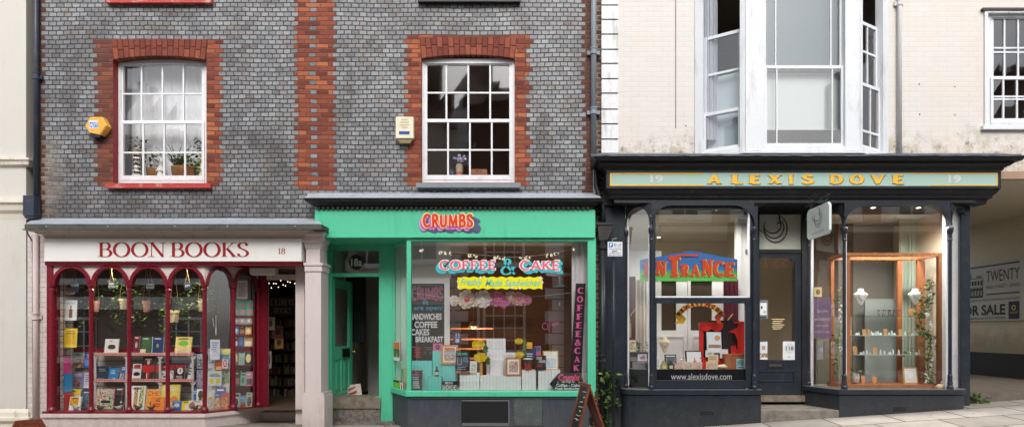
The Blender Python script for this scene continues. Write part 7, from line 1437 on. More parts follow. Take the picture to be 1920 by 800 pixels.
# corner pane display
t = thing('black_case', 'black cabinet of silver pieces in the corner pane', 'cabinet', P(1199, 692, .1)); mb = MB(); mb.pb(1180, 1216, 660, 693, .1, .3); mb.build('case', C(36, 32, 34), t)
mb = MB(); mb.pb(1186, 1210, 678, 690, .06, .095); mb.pb(1183, 1212, 690, 693, .04, .095); mb.build('silver_tray', C(140, 140, 138, .3), t)
framed('gold framed picture leaning in the corner pane', (1180, 1194, 636, 660), .16, (150, 110, 60), [('r', .15, .15, .85, .85, A((226, 216, 180), (190, 170, 110), (120, 110, 80)))], .2, .1); notice('white card of pink flowers in the corner pane', (1196, 1213, 663, 676), .05, (232, 228, 230), [('c', .6, .5, .2, .3, (206, 120, 170)), ('c', .35, .4, .14, .2, (150, 110, 170))], 'card', 'card')
mb = MB(); leaves(mb, P(1208, 652, .2), 40, .09, .06, (0, 1)); tag(mb.build('small_plant', [M['leafdark'], M['leaf']]), 'small dark green plant on the black cabinet in the corner pane', 'plant')
mb = MB(); mb.tube([P(1199, 660, .18), P(1199, 640, .18)], [.018, .008], 8); tag(mb.build('glass_bottle', C(110, 140, 110, .2)), 'slim green bottle beside the corner pane plant', 'bottle')
# ceiling spotlights, lit
sg = emit('spot_glow', (1, .9, .74), 14)
for px, py, Y, lb in ((1344, 396, .1, 'lit ceiling spotlight near the top right of the left jeweller window'), (1235, 447, 1.6, 'lit ceiling spotlight deep behind the corner of the left jeweller window'), (1637, 392, .0, 'lit ceiling spotlight left of the two over the wooden display case'), (1722, 392, .0, 'lit ceiling spotlight right of the two over the wooden display case')):
    x, y, z = P(px, py, Y); t = thing('ceiling_spotlight', lb, 'spotlight', (x, y, z)); mb = MB(); mb.lathe([(.045, .02), (.05, .05), (.05, .11), (.02, .12), (.02, max(zsj - z, .13))], x, y, z, 14); mb.build('fitting', C(214, 214, 212), t); mb = MB(); mb.lathe([(.005, .018), (.043, .021)], x, y, z, 14); mb.build('bulb', sg, t)
    l_ = bpy.data.lights.new('spot_lamp', 'SPOT'); l_.energy = (130 if px < 1400 else 170); l_.spot_size = 2.7; l_.spot_blend = .7; l_.color = (1, .94, .84); l_.shadow_soft_size = .12; lo = bpy.data.objects.new('spot_lamp', l_); COL.objects.link(lo); lo.parent = t; lo.location = (0, 0, .0)
# ---- right window: wooden display case
WC = thing('display_cabinet', 'orange-brown wooden framed display cabinet with glass shelves in the right jeweller window', 'cabinet', P(1665, 727, .0)); ya, yb3 = -.02, .52; xl, xr = X(1588, ya), X(1766, ya); ztop_, zbot_ = Z(474, ya), zjb
mb = MB(); pw = .050
for x in (xl, xr - pw): 
    for y in (ya, yb3 - .06): mb.box(x, x + pw, y, y + .06, zbot_ + .06, ztop_ - .05)
mb.box(X(1680, yb3) , X(1680, yb3) + .07, yb3 - .05, yb3, zbot_ + .06, ztop_ - .05); mb.box(X(1723, yb3), X(1723, yb3) + .07, yb3 - .05, yb3, zbot_ + .06, ztop_ - .05)
mb.box(xl - .02, xr + .02, ya - .02, ya + .05, ztop_ - .045, ztop_); mb.box(xl - .02, xr + .02, yb3 - .06, yb3 + .01, ztop_ - .045, ztop_); mb.box(xl - .02, xl + .05, ya + .05, yb3 - .06, ztop_ - .045, ztop_); mb.box(xr - .05, xr + .02, ya + .05, yb3 - .06, ztop_ - .045, ztop_)
mb.box(xl - .03, xr + .03, ya - .03, yb3 + .02, zbot_, zbot_ + .065); mb.build('frame', M['wood'], WC, bevel=.006)
SH = []
gl_ = NT('shelf_glass'); gl_ = gl_.finish(S(196, 222, 214), .1)
mb = MB(); mb.pb(1600, 1800, 390, 741, 1.6, 1.64); mb.build('back_panel', paint('back_panel_beige', S(150, 149, 142), .7, .06, 3, .2), JF)  # partition added close behind the cabinet to catch the spotlights and brighten the view
for py, px0, px1 in ((592, 1600, 1722), (628, 1600, 1729), (664, 1606, 1727)):
    Y_ = .14; z_ = Z(py, Y_); mb = MB(); mb.box(X(px0 - 2, Y_), X(px1 + 14, Y_), Y_, Y_ + .26, z_ - .008, z_); mb.build('shelf', glass('clear_shelf', .35, 1.0, (.8, .95, .9)) if py == 592 else gl_, WC); SH.append((Y_, z_))
mb = MB(); mb.pq(1590, 1764, 476, 726, ya + .03); mb.build('pane', glass('cabinet_glass', .015, .9), WC)
tag(curtain(1688, 1722, 400, 735, .95, .03, 5).build('green_curtain', C(190, 204, 190, .8)), 'pale green curtain hanging behind the wooden display cabinet', 'curtain')
mb = MB(); mb.pb(1622, 1682, 560, 740, 1.3, 1.34, 0); tag(mb.build('sideboard', C(170, 182, 180, .5)), 'grey-green sideboard behind the display cabinet', 'sideboard')
mb = MB(); mb.pb(1520, 1600, 390, 741, 1.4, 1.45); mb.build('dark_wall', paint('dark_brick_wall', S(96, 80, 68), .8, .25, 8, .8), JF)
mb = MB(); mb.pb(1530, 1598, 592, 741, 1.0, 1.35); mb.pb(1533, 1560, 600, 735, .99, 1.0); mb.pb(1563, 1595, 600, 735, .99, 1.0); tag(mb.build('counter', paint('sage_counter', S(120, 118, 104), .6, .05, 5, .2), bevel=.004), 'sage grey panelled counter seen through the lobby side pane', 'counter')
crf = lambda u: frame(rr0, (xc - rr0[0], JY - rr0[1]))
def onreturn(label, u0, u1, z0, z1, c_, texts, w=-.03, name='poster'):
    mb = MB(cr); mb.poly([(u0, w, z0), (u1, w, z0), (u1, w, z1), (u0, w, z1)], 0); keep = mb.xf
    for s_, a, b, c2, d2 in texts:
        o = Vector(cr((lerp(u0, u1, a), w + .003, lerp(z0, z1, c2)))); U = Vector(cr((lerp(u0, u1, b), w + .003, lerp(z0, z1, c2)))) - o; V = Vector((0, 0, (z1 - z0) * (d2 - c2))); mb.xf = None; put2d(mb, text2d(s_, .015), o, U, V, 1); mb.xf = keep
    return tag(mb.build(name, [C(*c_), C(232, 228, 234)]), label, 'poster')
onreturn('lilac poster reading Shop online on the lobby side pane', .06, RL * .62, Z(634, .15), Z(558, .15), (156, 128, 164), [('Shop online', .2, .8, .62, .72), ('www.alexisdove.com', .06, .94, .44, .53), ('order by post', .16, .84, .28, .35), ('or collect in store', .1, .9, .14, .2)])
onreturn('faint grey notice below the lilac poster', .12, RL * .44, Z(676, .15), Z(640, .15), (150, 150, 146), [('118', .25, .75, .5, .7)], name='notice')
book('small cream picture card on the dark wall beside the lobby pane', (1527, 1541, 538, 556), 1.2, S(206, 186, 140), [('c', .5, .5, .28, .3, (120, 96, 70))], .0, name='picture_card', cat='picture', th=.01)
bust('white necklace bust at the left end of the cabinet', 1613.5, 541, 573, .22, 27, S(240, 236, 230)); bust('white necklace bust at the right end of the cabinet', 1716, 541, 571, .22, 28, S(240, 236, 230))
# stands and cards on the shelves
OR = S(222, 166, 110)
def shape_card(px, w, h, sh_, lb, group=None):
    Y_, z_ = SH[sh_] if sh_ < 3 else (.16, zbot_ + .066); Y_ = Y_ + .04; x = X(px, Y_); w_ = w * sc(Y_) / 2; h_ = h * sc(Y_); mb = MB(); mb.prism([(x - w_ * .55, z_), (x + w_ * .9, z_), (x + w_, z_ + h_ * .85), (x + w_ * .1, z_ + h_), (x - w_, z_ + h_ * .9)], Y_, Y_ + .006); tag(mb.build('jewellery_card', col(OR, .7)), lb, 'card', group)
shape_card(1709, 14, 14, 0, 'square tan card on the top glass shelf')
for px, k_ in ((1593, 0), (1620, 1), (1629, 2), (1660, 3), (1688, 4)): shape_card(px, 8 if k_ != 2 else 5, 12, 1, ['tan card at the left end of the middle glass shelf', 'tan card among ring cones left on the middle shelf', 'narrow tan card beside another on the middle shelf', 'tan card in the centre of the middle glass shelf', 'tan card right of centre on the middle glass shelf'][k_])
shape_card(1603, 9, 16, 2, 'tan card at the left end of the lowest glass shelf'); shape_card(1640, 8, 14, 2, 'tan card among ring cones on the lowest glass shelf'); shape_card(1618, 8, 15, 3, 'tan card on the cabinet floor beside the stone head'); shape_card(1639, 9, 14, 3, 'tan card on the cabinet floor right of its twin')
ring0 = None
def cones(pxs, sh_, label, group):
    Y_, z_ = SH[sh_]; first = None
    for i, px in enumerate(pxs):
        y = Y_ + .05 + .05 * (i % 2); x = X(px, y)
        if first is None:
            mb = MB(); mb.lathe([(.016, 0), (.018, .006), (.015, .02), (.012, .045), (.006, .062)], x, y, z_, 10); first = o = mb.build('ring_cone', M['bead'], smooth=True); b_ = Vector(o.location)
        else: o = first.copy(); COL.objects.link(o); o.location = (x, y, z_); ORG[o] = Vector(o.location)
        o.scale = (1, 1, random.uniform(.7, 1.35)) if i % 3 else (1.5, 1.2, .6); tag(o, label, 'ring stand', group)
cones([1606, 1610, 1634, 1638, 1642, 1646, 1651, 1667, 1672, 1677, 1697, 1702, 1711, 1716, 1721, 1726], 1, 'small white ring cone on the middle glass shelf', 'white ring cones on the middle glass shelf')
cones([1614, 1619, 1625, 1632, 1651, 1658, 1668, 1674, 1685, 1700, 1706, 1712, 1718, 1723], 2, 'small white ring cone on the lowest glass shelf', 'white ring cones on the lowest glass shelf')
mb = MB(); Y_, z_ = SH[1]; mb.lathe([(.03, 0), (.034, .01), (.034, .04), (.03, .045)], X(1705, Y_ + .08), Y_ + .08, z_, 14); tag(mb.build('trinket_tin', C(190, 170, 120, .3)), 'round gold trinket tin on the middle glass shelf', 'tin')
notice('small white card at the right end of the middle glass shelf', (1731, 1740, 619, 628), .14, (232, 234, 232), [], 'card', 'card')
mb = MB(); leaves(mb, (X(1705, .2), .2, SH[2][1] + .035), 26, .06, .045, (0,)); tag(mb.build('green_sprig', [M['leaflight']]), 'little green sprig on the lowest glass shelf', 'plant')
framed('gold framed certificate leaning on the cabinet floor', (1695, 1722, 688, 719), .12, (190, 160, 96), [('r', .2, .2, .8, .82, (216, 226, 226)), ('r', .34, .36, .68, .66, (236, 240, 240))], .15, .1)
t = thing('stone_head', 'pale stone planter head on the cabinet floor', 'planter', P(1604, 718, .14)); mb = MB(); c_ = P(1604, 718, .14); mb.lathe([(.03, 0), (.05, .03), (.056, .08), (.05, .13), (.055, .15), (.045, .15)], *c_, 14); mb.ball((c_[0], c_[1] - .052, c_[2] + .075), .012, .016, .02, 0, 8, 6); mb.build('head', C(206, 204, 198), t, smooth=True); mb = MB(); leaves(mb, (c_[0], c_[1], c_[2] + .18), 30, .06, .05, (0,)); mb.build('foliage', [M['leaf']], t)
def garland(name, label, pts, n, flw, Y):
    t = thing(name, label, 'garland', P(*pts[-1], Y)); mb = MB(); fb = MB()
    for i in range(n):
        f_ = random.random() * (len(pts) - 1); k = int(f_); a_ = [lerp(pts[k][j], pts[k + 1][j], f_ - k) for j in (0, 1)]; p_ = P(a_[0] + random.gauss(0, 5), a_[1] + random.gauss(0, 6), Y + random.uniform(-.06, .08)); leaves(mb, p_, 3, .03, .06, (1, 1, 2, 2))
    for a_, b_ in flw:
        for _ in range(6): p_ = P(a_ + random.gauss(0, 1.8), b_ + random.gauss(0, 5), Y - .05); fb.ball(p_, .016, .01, .018, 0, 6, 4)
    mb.tube([P(a_, b_, Y) for a_, b_ in pts], .006, 5, 1); mb.build('foliage', [M['leafdark'], M['leaf'], M['leaflight']], t); fb.build('flowers', C(236, 236, 232), t)
garland('flower_garland', 'trailing garland of green leaves and white flowers inside the right end of the cabinet', [(1742, 524), (1744, 560), (1722, 590), (1730, 620), (1748, 640), (1738, 680), (1744, 718)], 150, [(1745, 552), (1739, 588), (1746, 610), (1745, 680), (1738, 706), (1749, 640)], .04)
garland('flower_garland', 'thin garland of leaves and white flowers at the left side of the cabinet', [(1574, 548), (1576, 590), (1572, 640), (1576, 712)], 60, [(1575, 580), (1574, 600), (1577, 650)], .22)
mb = MB()
for i in range(150):
    px = 1592 + 178 * random.random(); p_ = P(px, 727, JY + .07 + random.random() * .16); r_ = random.uniform(.006, .014); mb.ball((p_[0], p_[1], zjb + r_ * .6), r_ * 1.5, r_, r_ * .8, random.randrange(3), 6, 4)
o = mb.build('pebbles', [C(226, 214, 200), C(196, 170, 150), C(150, 120, 104)]); tag(o, 'scatter of pale pebbles and shells along the foot of the right jeweller window', 'pebbles', None, 'stuff')
for i, (px, r_, c_) in enumerate(((1763, .07, (206, 176, 150)), (1772, .055, (216, 196, 176)), (1768, .04, (230, 222, 210)))):
    mb = MB(); mb.ball((X(px, -.17 + i * .04), -.17 + i * .04, zjb + r_ * .6 + (.075 if i == 2 else 0)), r_, r_ * .7, r_ * .7, 0, 10, 6); tag(mb.build('sea_shell', C(*c_), smooth=True), ['large tan shell by the right end of the cabinet', 'pale shell beside the large tan one', 'small white shell resting on the two larger shells'][i], 'shell')
mb = MB(); Y_, z_ = SH[0]
for i in range(16): x = X(1648 + random.random() * 40, Y_ + .1); a_ = random.uniform(-.03, .03); mb.tube([(x, Y_ + .1, z_), (x + a_, Y_ + .1, z_ + random.uniform(.03, .1))], .003, 5); mb.ball((x + a_, Y_ + .1, z_ + .09), .012, .008, .012, 0, 6, 4)
tag(mb.build('earring_tree', C(90, 80, 76, .3)), 'dark wire earring trees on the top glass shelf', 'earrings')
# ------------------------------------------------------------------ for sale sign in the passage
WX = 9.53
def W(px, py):
    s_ = WX * K / (px - CX); return (WX, (s_ - 1) * D, EZ - (py - HY) * s_ / K)
FSg = thing('for_sale_sign', 'large white TWENTY HIGH STREET for sale board on the passage wall', 'sign', (WX, 3, 1.6)); ys_far, ys_near = 4.75, 1.9; zlo, zhi = 1.66, 2.86
mb = MB(); mb.box(WX - .03, WX - .001, ys_near, ys_far, zlo, zhi); mb.build('board', C(206, 202, 194), FSg)
def wt(mb, s_, px0, px1, zc_a, zc_b, m=0, bold=.01):
    a = W(px0, 500)[1]; b = W(px1, 500)[1]; put2d(mb, text2d(s_, bold), (WX - .033, a, zc_a), (0, b - a, 0), (0, 0, zc_b - zc_a), m)
def wr_(mb, px0, px1, z0, z1, m=0, dx=.033):
    a = W(px0, 500)[1]; b = W(px1, 500)[1]; mb.poly([(WX - dx, a, z0), (WX - dx, b, z0), (WX - dx, b, z1), (WX - dx, a, z1)], m)
mb = MB(); wt(mb, 'TWENTY', 1852, 1915, 2.47, 2.70, 0, -.002); wt(mb, 'HIGH STREET • LEWES', 1852, 1915, 2.33, 2.40, 1, 0); wr_(mb, 1822, 1915, 2.79, 2.82); wr_(mb, 1852, 1915, 2.20, 2.225); wt(mb, 'A DEVELOPMENT OF THREE EXCEPTIONAL APARTMENTS', 1806, 1915, 2.08, 2.12, 1, 0)
wt(mb, 'FOR SALE', 1802, 1888, 1.78, 2.00, 0, .03); wt(mb, 'oakleyproperty.com 01273 487444', 1800, 1888, 1.685, 1.745, 1, .01); mb.build('lettering', [C(30, 30, 32), C(90, 88, 86)], FSg)
mb = MB(); wr_(mb, 1894, 1914.5, 1.69, 2.04); a_ = W(1904, 500)[1]; wt(mb, 'O', 1900, 1908, 1.86, 1.97, 1, .04); wt(mb, 'OAKLEY', 1897, 1912, 1.80, 1.835, 1, .01); mb.v = [(v[0] - (.003 if mb and i >= 4 else 0), v[1], v[2]) for i, v in enumerate(mb.v)]; mb.build('agent_panel', [C(26, 28, 64), C(226, 206, 60)], FSg)
mb = MB()
wr_(mb, 1812, 1846, 2.16, 2.36, 0)
for k in range(6): wr_(mb, 1814 + k * 5.4, 1817.5 + k * 5.4, 2.42, 2.52, 0); wr_(mb, 1814 + k * 5.4, 1817.5 + k * 5.4, 2.20, 2.31, 2, .036)
wr_(mb, 1812, 1846, 2.37, 2.385, 1); wr_(mb, 1812, 1846, 2.56, 2.58, 1); wr_(mb, 1812, 1824, 2.58, 2.68, 1); wr_(mb, 1834, 1843, 2.58, 2.63, 1); wr_(mb, 1845, 1846, 2.36, 2.58, 1); mb.build('house_drawing', [C(40, 40, 42), C(120, 118, 114), C(170, 168, 162)], FSg)
# ------------------------------------------------------------------ street things
t = thing('parking_sign', 'small white and blue parking sign on a slim black post before the charcoal pier', 'sign', (X(1152, -.5), -.5, 0)); Yk = -.5
mb = MB(); mb.pb(1139.5, 1167, 453, 480, Yk - .012, Yk - .006); mb.build('plate', C(226, 230, 236), t, bevel=.001)
mb = MB(); mb.pq(1141.5, 1149, 455, 463, Yk - .0135, 0); put_px(mb, text2d('P', .04), 1143.5, 1147.5, 456, 462, Yk - .0145, 1); word(mb, 'Mon - Sat', 1151, 1165, 456, 459.5, Yk - .0135, 2, .01); word(mb, '9am - 6pm', 1151, 1164, 460.2, 463.2, Yk - .0135, 2, .01); word(mb, 'Pay at machine', 1143, 1165, 465, 468.2, Yk - .0135, 2, .01); mb.pq(1150, 1157, 470, 471.6, Yk - .0135, 2); mb.poly([P(1150, 468.8, Yk - .0135), P(1150, 472.8, Yk - .0135), P(1147, 470.8, Yk - .0135)][::-1], 2); word(mb, 'Display ticket', 1144, 1164, 473.2, 476, Yk - .0135, 2, .01); word(mb, 'Max stay 2 hours', 1142, 1166, 476.6, 479.2, Yk - .0135, 2, .01); mb.build('print', [C(40, 100, 190), C(236, 240, 246), C(54, 58, 66)], t)
mb = MB(); mb.tube([(X(1150.5, -.47), -.47, -.05), (X(1150.5, -.47), -.47, Z(452, -.47))], .021, 12); mb.build('post', M['iron'], t, smooth=True)
mb = MB(); mb.tube([P(1148.6, 452, -.48), P(1148.6, 447.5, -.48), P(1156, 446.5, -.48)], .004, 6); mb.build('hook', C(206, 206, 206), t)
t = thing('drainpipe', 'black cast iron drainpipe with a hopper between the cafe and the jeweller', 'drainpipe', (X(1130), -.09, -.1)); Yh = -.10
mb = MB(); mb.tube([P(1117, 296, -.07), P(1118, 350, -.07), P(1124, 372, -.1), P(1131, 392, -.1), P(1131, 420, -.1)], .038, 12, 0); mb.tube([P(1129.5, 455, Yh), P(1129.5, 830, Yh)], .045, 14, 0); mb.build('pipe', M['iron'], t, smooth=True)
mb = MB(); x0, x1 = X(1120, -.16), X(1148, -.16)
mb.prism([(X(1119, Yh), Z(418, Yh)), (X(1149, Yh), Z(418, Yh)), (X(1148, Yh), Z(430, Yh)), (X(1138, Yh), Z(452, Yh)), (X(1122, Yh), Z(452, Yh)), (X(1120, Yh), Z(430, Yh))], Yh - .07, -.046); mb.pb(1118, 1150, 416.5, 421, Yh - .085, -.046); mb.build('hopper', paint('mossy_iron', S(48, 48, 46), .6, .2, 10, 1, S(86, 84, 60), .5), t, bevel=.008)
for py in (468, 680): mb = MB(); mb.lathe([(.05, 0), (.062, .01), (.062, .04), (.052, .05), (.052, .09), (.062, .1), (.062, .12), (.05, .13)], X(1129.5, Yh), Yh, Z(py, Yh), 16); mb.build('collar', M['iron'], t)
pipe('drainpipe', 'thin pale pipe emerging under the left end of the jeweller cornice', [(X(1115.5, -.03), -.03, Z(300, -.03)), (X(1115.5, -.03), -.03, Z(368, -.03))], .028, M['palepipe'])
def aboard(label, ridge_a, ridge_b, z_top, foot_a, foot_b, zg, panel):
    """two hinged framed panels; ridge and feet given as (x, y) ends"""
    t = thing('pavement_board', label, 'pavement board', ((ridge_a[0] + ridge_b[0]) / 2, (ridge_a[1] + ridge_b[1]) / 2, zg))
    for k, (ft, nm) in enumerate(((foot_a, 'front_panel'), (foot_b, 'back_panel'))):
        o = Vector((ridge_a[0], ridge_a[1], z_top)); u = Vector((ridge_b[0] - ridge_a[0], ridge_b[1] - ridge_a[1], 0)); L = u.length; u /= L
        ctr = (Vector(ridge_a) + Vector(ridge_b)) / 2; dn = Vector((ft[0] - ctr[0], ft[1] - ctr[1], zg - z_top)); Hh = dn.length; dn /= Hh; n = u.cross(dn).normalized()
        if n.dot(Vector((ft[0] - ctr[0], ft[1] - ctr[1], 0))) < 0: n = -n
        xf = lambda p, o=o, u=u, dn=dn, n=n: tuple(o + u * p[0] + dn * p[2] + n * p[1])
        mb = MB(xf); w = .055
        mb.box(0, w, -.022, .0, 0, Hh); mb.box(L - w, L, -.022, 0, 0, Hh); mb.box(w, L - w, -.020, -.002, 0, w); mb.box(w, L - w, -.02, -.002, Hh - .16, Hh - .16 + w); f = mb.build(nm, M['boardwood'], t, bevel=.004)
        if k: mb = MB(xf); mb.box(w, L - w, -.014, -.008, w, Hh - .16); mb.build('back_sheet', M['boardwood'], f); continue
        mb = MB(xf); mb.box(w, L - w, -.014, -.008, w, Hh - .16); mb.build('chalk_panel', M['chalk'], f)
        mb = MB(xf); random.seed(3 + k)
        for i in range(7): a_ = w + .03 + random.random() * .05; b_ = a_ + .05 + random.random() * (L - w - .06 - a_ - .05); v = w + .05 + i * (Hh - .36) / 7 + random.random() * .03; mb.tube([(a_, -.004, v), (lerp(a_, b_, .3), -.004, v + random.uniform(-.02, .02)), (lerp(a_, b_, .7), -.004, v + random.uniform(-.02, .02)), (b_, -.004, v + .01)], .006, 5, i % 2)
        mb.build('chalk_marks', [C(216, 216, 210), C(190, 206, 130)], f)
    return t
Yb_ = -.9
aboard('brown wooden pavement board with chalk drawings standing by the cafe', (X(1106, -1.1), -1.1), (X(1089, -.68), -.68), Z(717, -.9), (.704 - .20, -.93), (.704 + .27, -.86), gz(.7, -.9), 0)
aboard('small brown wooden pavement board at the far left edge', (-6.06, -1.98), (-5.90, -1.80), Z(786, -1.9), (-6.10, -2.06), (-5.80, -1.80), gz(-6, -1.95), 0)
def weed(label, pts, n, size, spread, mats=(0, 1, 2), stems=()):
    mb = MB(); 
    for (p, r) in pts: leaves(mb, p, n, r, size, mats, 0, 1.0, .8)
    for s_ in stems: mb.tube(s_, .006, 5, 1)
    tag(mb.build('weed', [M['leafdark'], M['leaf'], M['leaflight']]), label, 'weed')
weed('leafy green weed growing beside the black drainpipe', [(P(1143, 712, -.12), .10), (P(1138, 735, -.12), .11), (P(1146, 752, -.14), .09), (P(1134, 705, -.1), .08), (P(1130, 790, -.2), .08)], 24, .085, 1, (0, 1, 1, 2), [[P(1138, 800, -.1), P(1140, 750, -.12), P(1144, 710, -.12)], [P(1136, 800, -.1), P(1132, 740, -.1), P(1134, 700, -.1)]])
weed('low green weed with pale flowers in the corner of the passage', [((6.66, .04, g0(6.7) + .05), .06), ((6.80, .0, g0(6.8) + .03), .05), ((6.66, .0, g0(6.7) + .12), .03)], 40, .042, 1, (0, 1, 1, 2))
# ------------------------------------------------------------------ the houses across the street, seen in the glass
OY = -10.9
def opp(name, label, x0, x1, h, mat, wins, mats_win, gz_=-.1, shop=None, quoin=None, roofc=(96, 66, 56), bands=()):
    t = thing(name, label, 'house', ((x0 + x1) / 2, OY, gz_)); mb = MB()
    for f_ in (.22, .8): xc_ = lerp(x0, x1, f_); mb.box(xc_ - .5, xc_ + .5, OY - 3.9, OY - 3.1, h + 2.0, h + 3.6); mb.box(xc_ - .3, xc_ - .1, OY - 3.6, OY - 3.4, h + 3.6, h + 4.0); mb.box(xc_ + .1, xc_ + .3, OY - 3.6, OY - 3.4, h + 3.6, h + 4.0)
    mb.build('chimney', br2, t); mb = MB(); mb.box(x0, x1, OY - 7, OY, gz_ - .3, h)
    mb.build('wall', mat, t)
    mb = MB(); mb.prism([(OY + .25, h), (OY - 3.5, h + (1.2 if x0 == 1.0 else 2.2)), (OY - 7.2, h)], x0, x1, 0, 'x'); mb.build('roof', paint('opp_roof_' + name + str(int(x0 * 10)), S(*roofc), .8, .2, 9, 2), t)
    for cx, z0, w, hh, cols, rows in wins:
        f = MB(); y0, y1 = OY + .0, OY + .05; fw = .09
        f.box(cx - w / 2, cx - w / 2 + fw, y0, y1, z0, z0 + hh); f.box(cx + w / 2 - fw, cx + w / 2, y0, y1, z0, z0 + hh); f.box(cx - w / 2 + fw, cx + w / 2 - fw, y0, y1 - .002, z0 + hh - fw, z0 + hh); f.box(cx - w / 2 + fw, cx + w / 2 - fw, y0, y1 - .002, z0, z0 + fw); f.box(cx - w / 2 - .08, cx + w / 2 + .08, y0, y1 + .08, z0 - .08, z0 - .005)
        for i in range(1, cols): x = cx - w / 2 + w * i / cols; f.box(x - .02, x + .02, y0, y1 - .01, z0 + fw, z0 + hh - fw)
        for i in range(1, rows): z = z0 + hh * i / rows; f.box(cx - w / 2 + fw, cx + w / 2 - fw, y0, y1 - .012, z - .02, z + .02)
        W_ = f.build('window', M['white'], t); g = MB(); g.poly([(cx + w / 2 - .05, OY + .012, z0 + .05), (cx - w / 2 + .05, OY + .012, z0 + .05), (cx - w / 2 + .05, OY + .012, z0 + hh - .05), (cx + w / 2 - .05, OY + .012, z0 + hh - .05)]); g.build('pane', C(44, 46, 50, .12), W_)
    for z0, z1, d, m_ in bands:
        if z0 is None: b = MB(); b.box(z1 - .28, z1 + .28, OY, OY + .09, 4.93, h - .1); b.build('pilaster', m_, t); continue
        b = MB(); b.box(x0, x1, OY + .0, OY + d, z0, z1); b.build('band', m_, t)
    if quoin:
        q = MB(); k = 0; z = gz_
        while z < h - .3:
            w_ = .62 if k % 2 else .38
            for xx, s_ in ((x0, 1), (x1, -1)): q.box(min(xx, xx + s_ * w_), max(xx, xx + s_ * w_), OY + .0, OY + .035, z + .012, z + .35)
            z += .37; k += 1
        q.build('quoins', M['white'], t)
    return t
M['opd'] = paint('opposite_dark_shopfront', S(74, 60, 52), .5, .1, 4, .3)
br1 = plain_brick('opposite_brown_brick', [S(96, 62, 48), S(124, 84, 66), S(140, 96, 76)], S(120, 104, 90)); cr1 = paint('opposite_cream', S(228, 212, 190), .7, .04, 3, .3); cr2 = paint('opposite_white', S(240, 238, 230), .7, .03, 3, .3); br2 = plain_brick('opposite_dark_brick', [S(70, 48, 40), S(92, 66, 54), S(104, 76, 62)], S(92, 80, 70))
wv = M['white']; tan = paint('opposite_tan', S(150, 116, 96), .7, .06, 4, .3)
opp('brick_house', 'brown brick house with white bands across the street from the bookshop', -17, -9.2, 7.2, br2, [(-15.4, 3.6, 1.1, 1.7, 3, 4), (-12.9, 3.6, 1.1, 1.7, 3, 4), (-10.6, 3.6, 1.1, 1.7, 3, 4), (-15, .5, 1.6, 1.4, 4, 3), (-11.2, .5, 1.6, 1.4, 4, 3)], None, -.1, bands=[(2.15, 2.55, .14, wv), (2.95, 3.15, .10, wv)])
opp('stucco_house', 'cream stucco house across the street from the cafe door', -9.2, -2.75, 8.2, cr1, [(-8, 3.7, 1.1, 1.9, 2, 2), (-5.8, 3.7, 1.1, 1.9, 2, 2), (-3.65, 3.7, 1.15, 1.9, 2, 2), (-7.6, .4, 1.5, 1.7, 2, 2), (-4.6, .4, 1.7, 1.6, 4, 3)], None, -.1, bands=[(2.9, 3.02, .08, cr2), (2.3, 2.38, .06, cr2)], roofc=(110, 74, 62))
opp('brick_house', 'dark brick house with white quoins across the street from the cafe', -2.75, 1.0, 9.2, br1, [(-.95, 3.6, 1.35, 1.7, 4, 4), (-.95, .75, 1.4, 1.6, 4, 4), (-2.2, -.1, .9, 2.4, 1, 1)], None, -.1, quoin=True)
opp('stucco_house', 'white stucco house with tan bands across the street from the jeweller', 1.0, 14.4, 7.2, cr2, [(2.6, 5.1, 1.0, 1.6, 2, 2), (4.9, 5.1, 1.0, 1.6, 2, 6), (7.2, 5.1, 1.0, 1.6, 2, 6), (9.6, 5.1, 1.0, 1.6, 2, 6), (12.2, 5.1, 1.0, 1.6, 2, 2)], None, .1, bands=[(.1, 4.55, .12, M['opd']), (4.84, 4.92, .16, br2), (4.55, 4.62, .2, tan)] + [(None, x_, 0, tan) for x_ in (3.75, 6.05, 8.4, 10.9, 13.4)], roofc=(86, 80, 78))
opp('brick_house', 'tall dark brick house at the right end of the opposite row', 14.4, 20, 7.8, br2, [(15.8, 4.2, 1.2, 1.8, 3, 4), (18.2, 4.2, 1.2, 1.8, 3, 4), (16, 1.0, 1.8, 1.7, 3, 2)], None, .3, bands=[(3.4, 3.7, .12, cr2)])
# gold shop name across the street, reversed in the jeweller glass
t = thing('shop_name', 'gold shop name over a shop window across the street, reversed in the jeweller glass', 'sign', (10, OY, 3.5)); mb = MB(); mb.box(6.6, 13.9, OY + .12, OY + .15, 3.5, 4.1); mb.build('board', C(84, 72, 62), t)
mb = MB(); put2d(mb, glyphs2d('IVY PRESS & ILEX PRESS LTD', .24, .13, .06, gap=.2), (13.5, OY + .153, 3.62), (-6.4, 0, 0), (0, 0, .36)); mb.build('lettering', M['gold'], t)
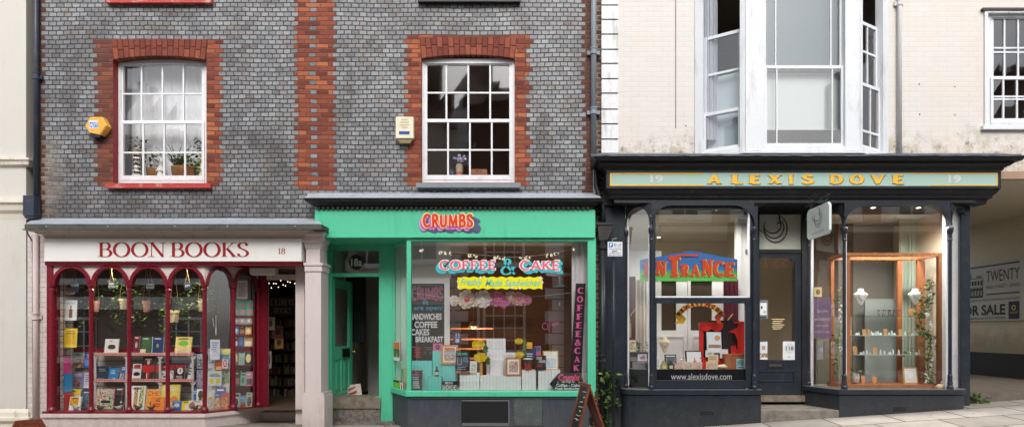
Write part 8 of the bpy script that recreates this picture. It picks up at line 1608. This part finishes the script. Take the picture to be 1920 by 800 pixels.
# ------------------------------------------------------------------ daylight
w = bpy.data.worlds.new('World'); scn.world = w; w.use_nodes = True; nt = w.node_tree; nt.nodes.clear()
sky = nt.nodes.new('ShaderNodeTexSky'); sky.sky_type = 'NISHITA'; sky.sun_disc = False; SE, SR = math.radians(42), math.radians(176)
sky.sun_elevation = SE; sky.sun_rotation = SR; sky.air_density = 1.0; sky.dust_density = 3.0; sky.ozone_density = 1.0
hs = nt.nodes.new('ShaderNodeHueSaturation'); hs.inputs['Saturation'].default_value = .30; hs.inputs['Value'].default_value = 1.64
bg = nt.nodes.new('ShaderNodeBackground'); bg.inputs['Strength'].default_value = .15; ou = nt.nodes.new('ShaderNodeOutputWorld')
nt.links.new(sky.outputs[0], hs.inputs['Color']); nt.links.new(hs.outputs[0], bg.inputs['Color']); nt.links.new(bg.outputs[0], ou.inputs[0])
sl = bpy.data.lights.new('sun', 'SUN'); sl.energy = 1.5; sl.angle = math.radians(30); sl.color = (1, .975, .94); so = bpy.data.objects.new('sun', sl); COL.objects.link(so)
# sky sun_rotation is measured from +Y towards +X; the lamp shines the opposite way
sd = Vector((math.sin(SR) * math.cos(SE), math.cos(SR) * math.cos(SE), math.sin(SE))); so.rotation_euler = (-sd).to_track_quat('-Z', 'Y').to_euler(); so.location = (0, -8, 12)
# ------------------------------------------------------------------ camera
cd_ = bpy.data.cameras.new('camera'); cam = bpy.data.objects.new('camera', cd_); COL.objects.link(cam); scn.camera = cam
cam.location = (0, -D, EZ); cam.rotation_euler = (pi / 2, 0, 0); cd_.sensor_width = 36; cd_.lens = 36 * D / (1920 / K); cd_.shift_x = -40 / 1920; cd_.shift_y = 220 / 1920; cd_.clip_start = .05; cd_.clip_end = 400
scn.view_settings.view_transform = 'Standard'; scn.view_settings.look = 'None'; scn.view_settings.exposure = 0; scn.view_settings.gamma = 1
scn.render.engine = 'CYCLES'; scn.cycles.max_bounces = 8; scn.cycles.transparent_max_bounces = 16; scn.cycles.diffuse_bounces = 4; scn.cycles.glossy_bounces = 4; scn.cycles.sample_clamp_indirect = 6; scn.cycles.caustics_reflective = False; scn.cycles.caustics_refractive = False
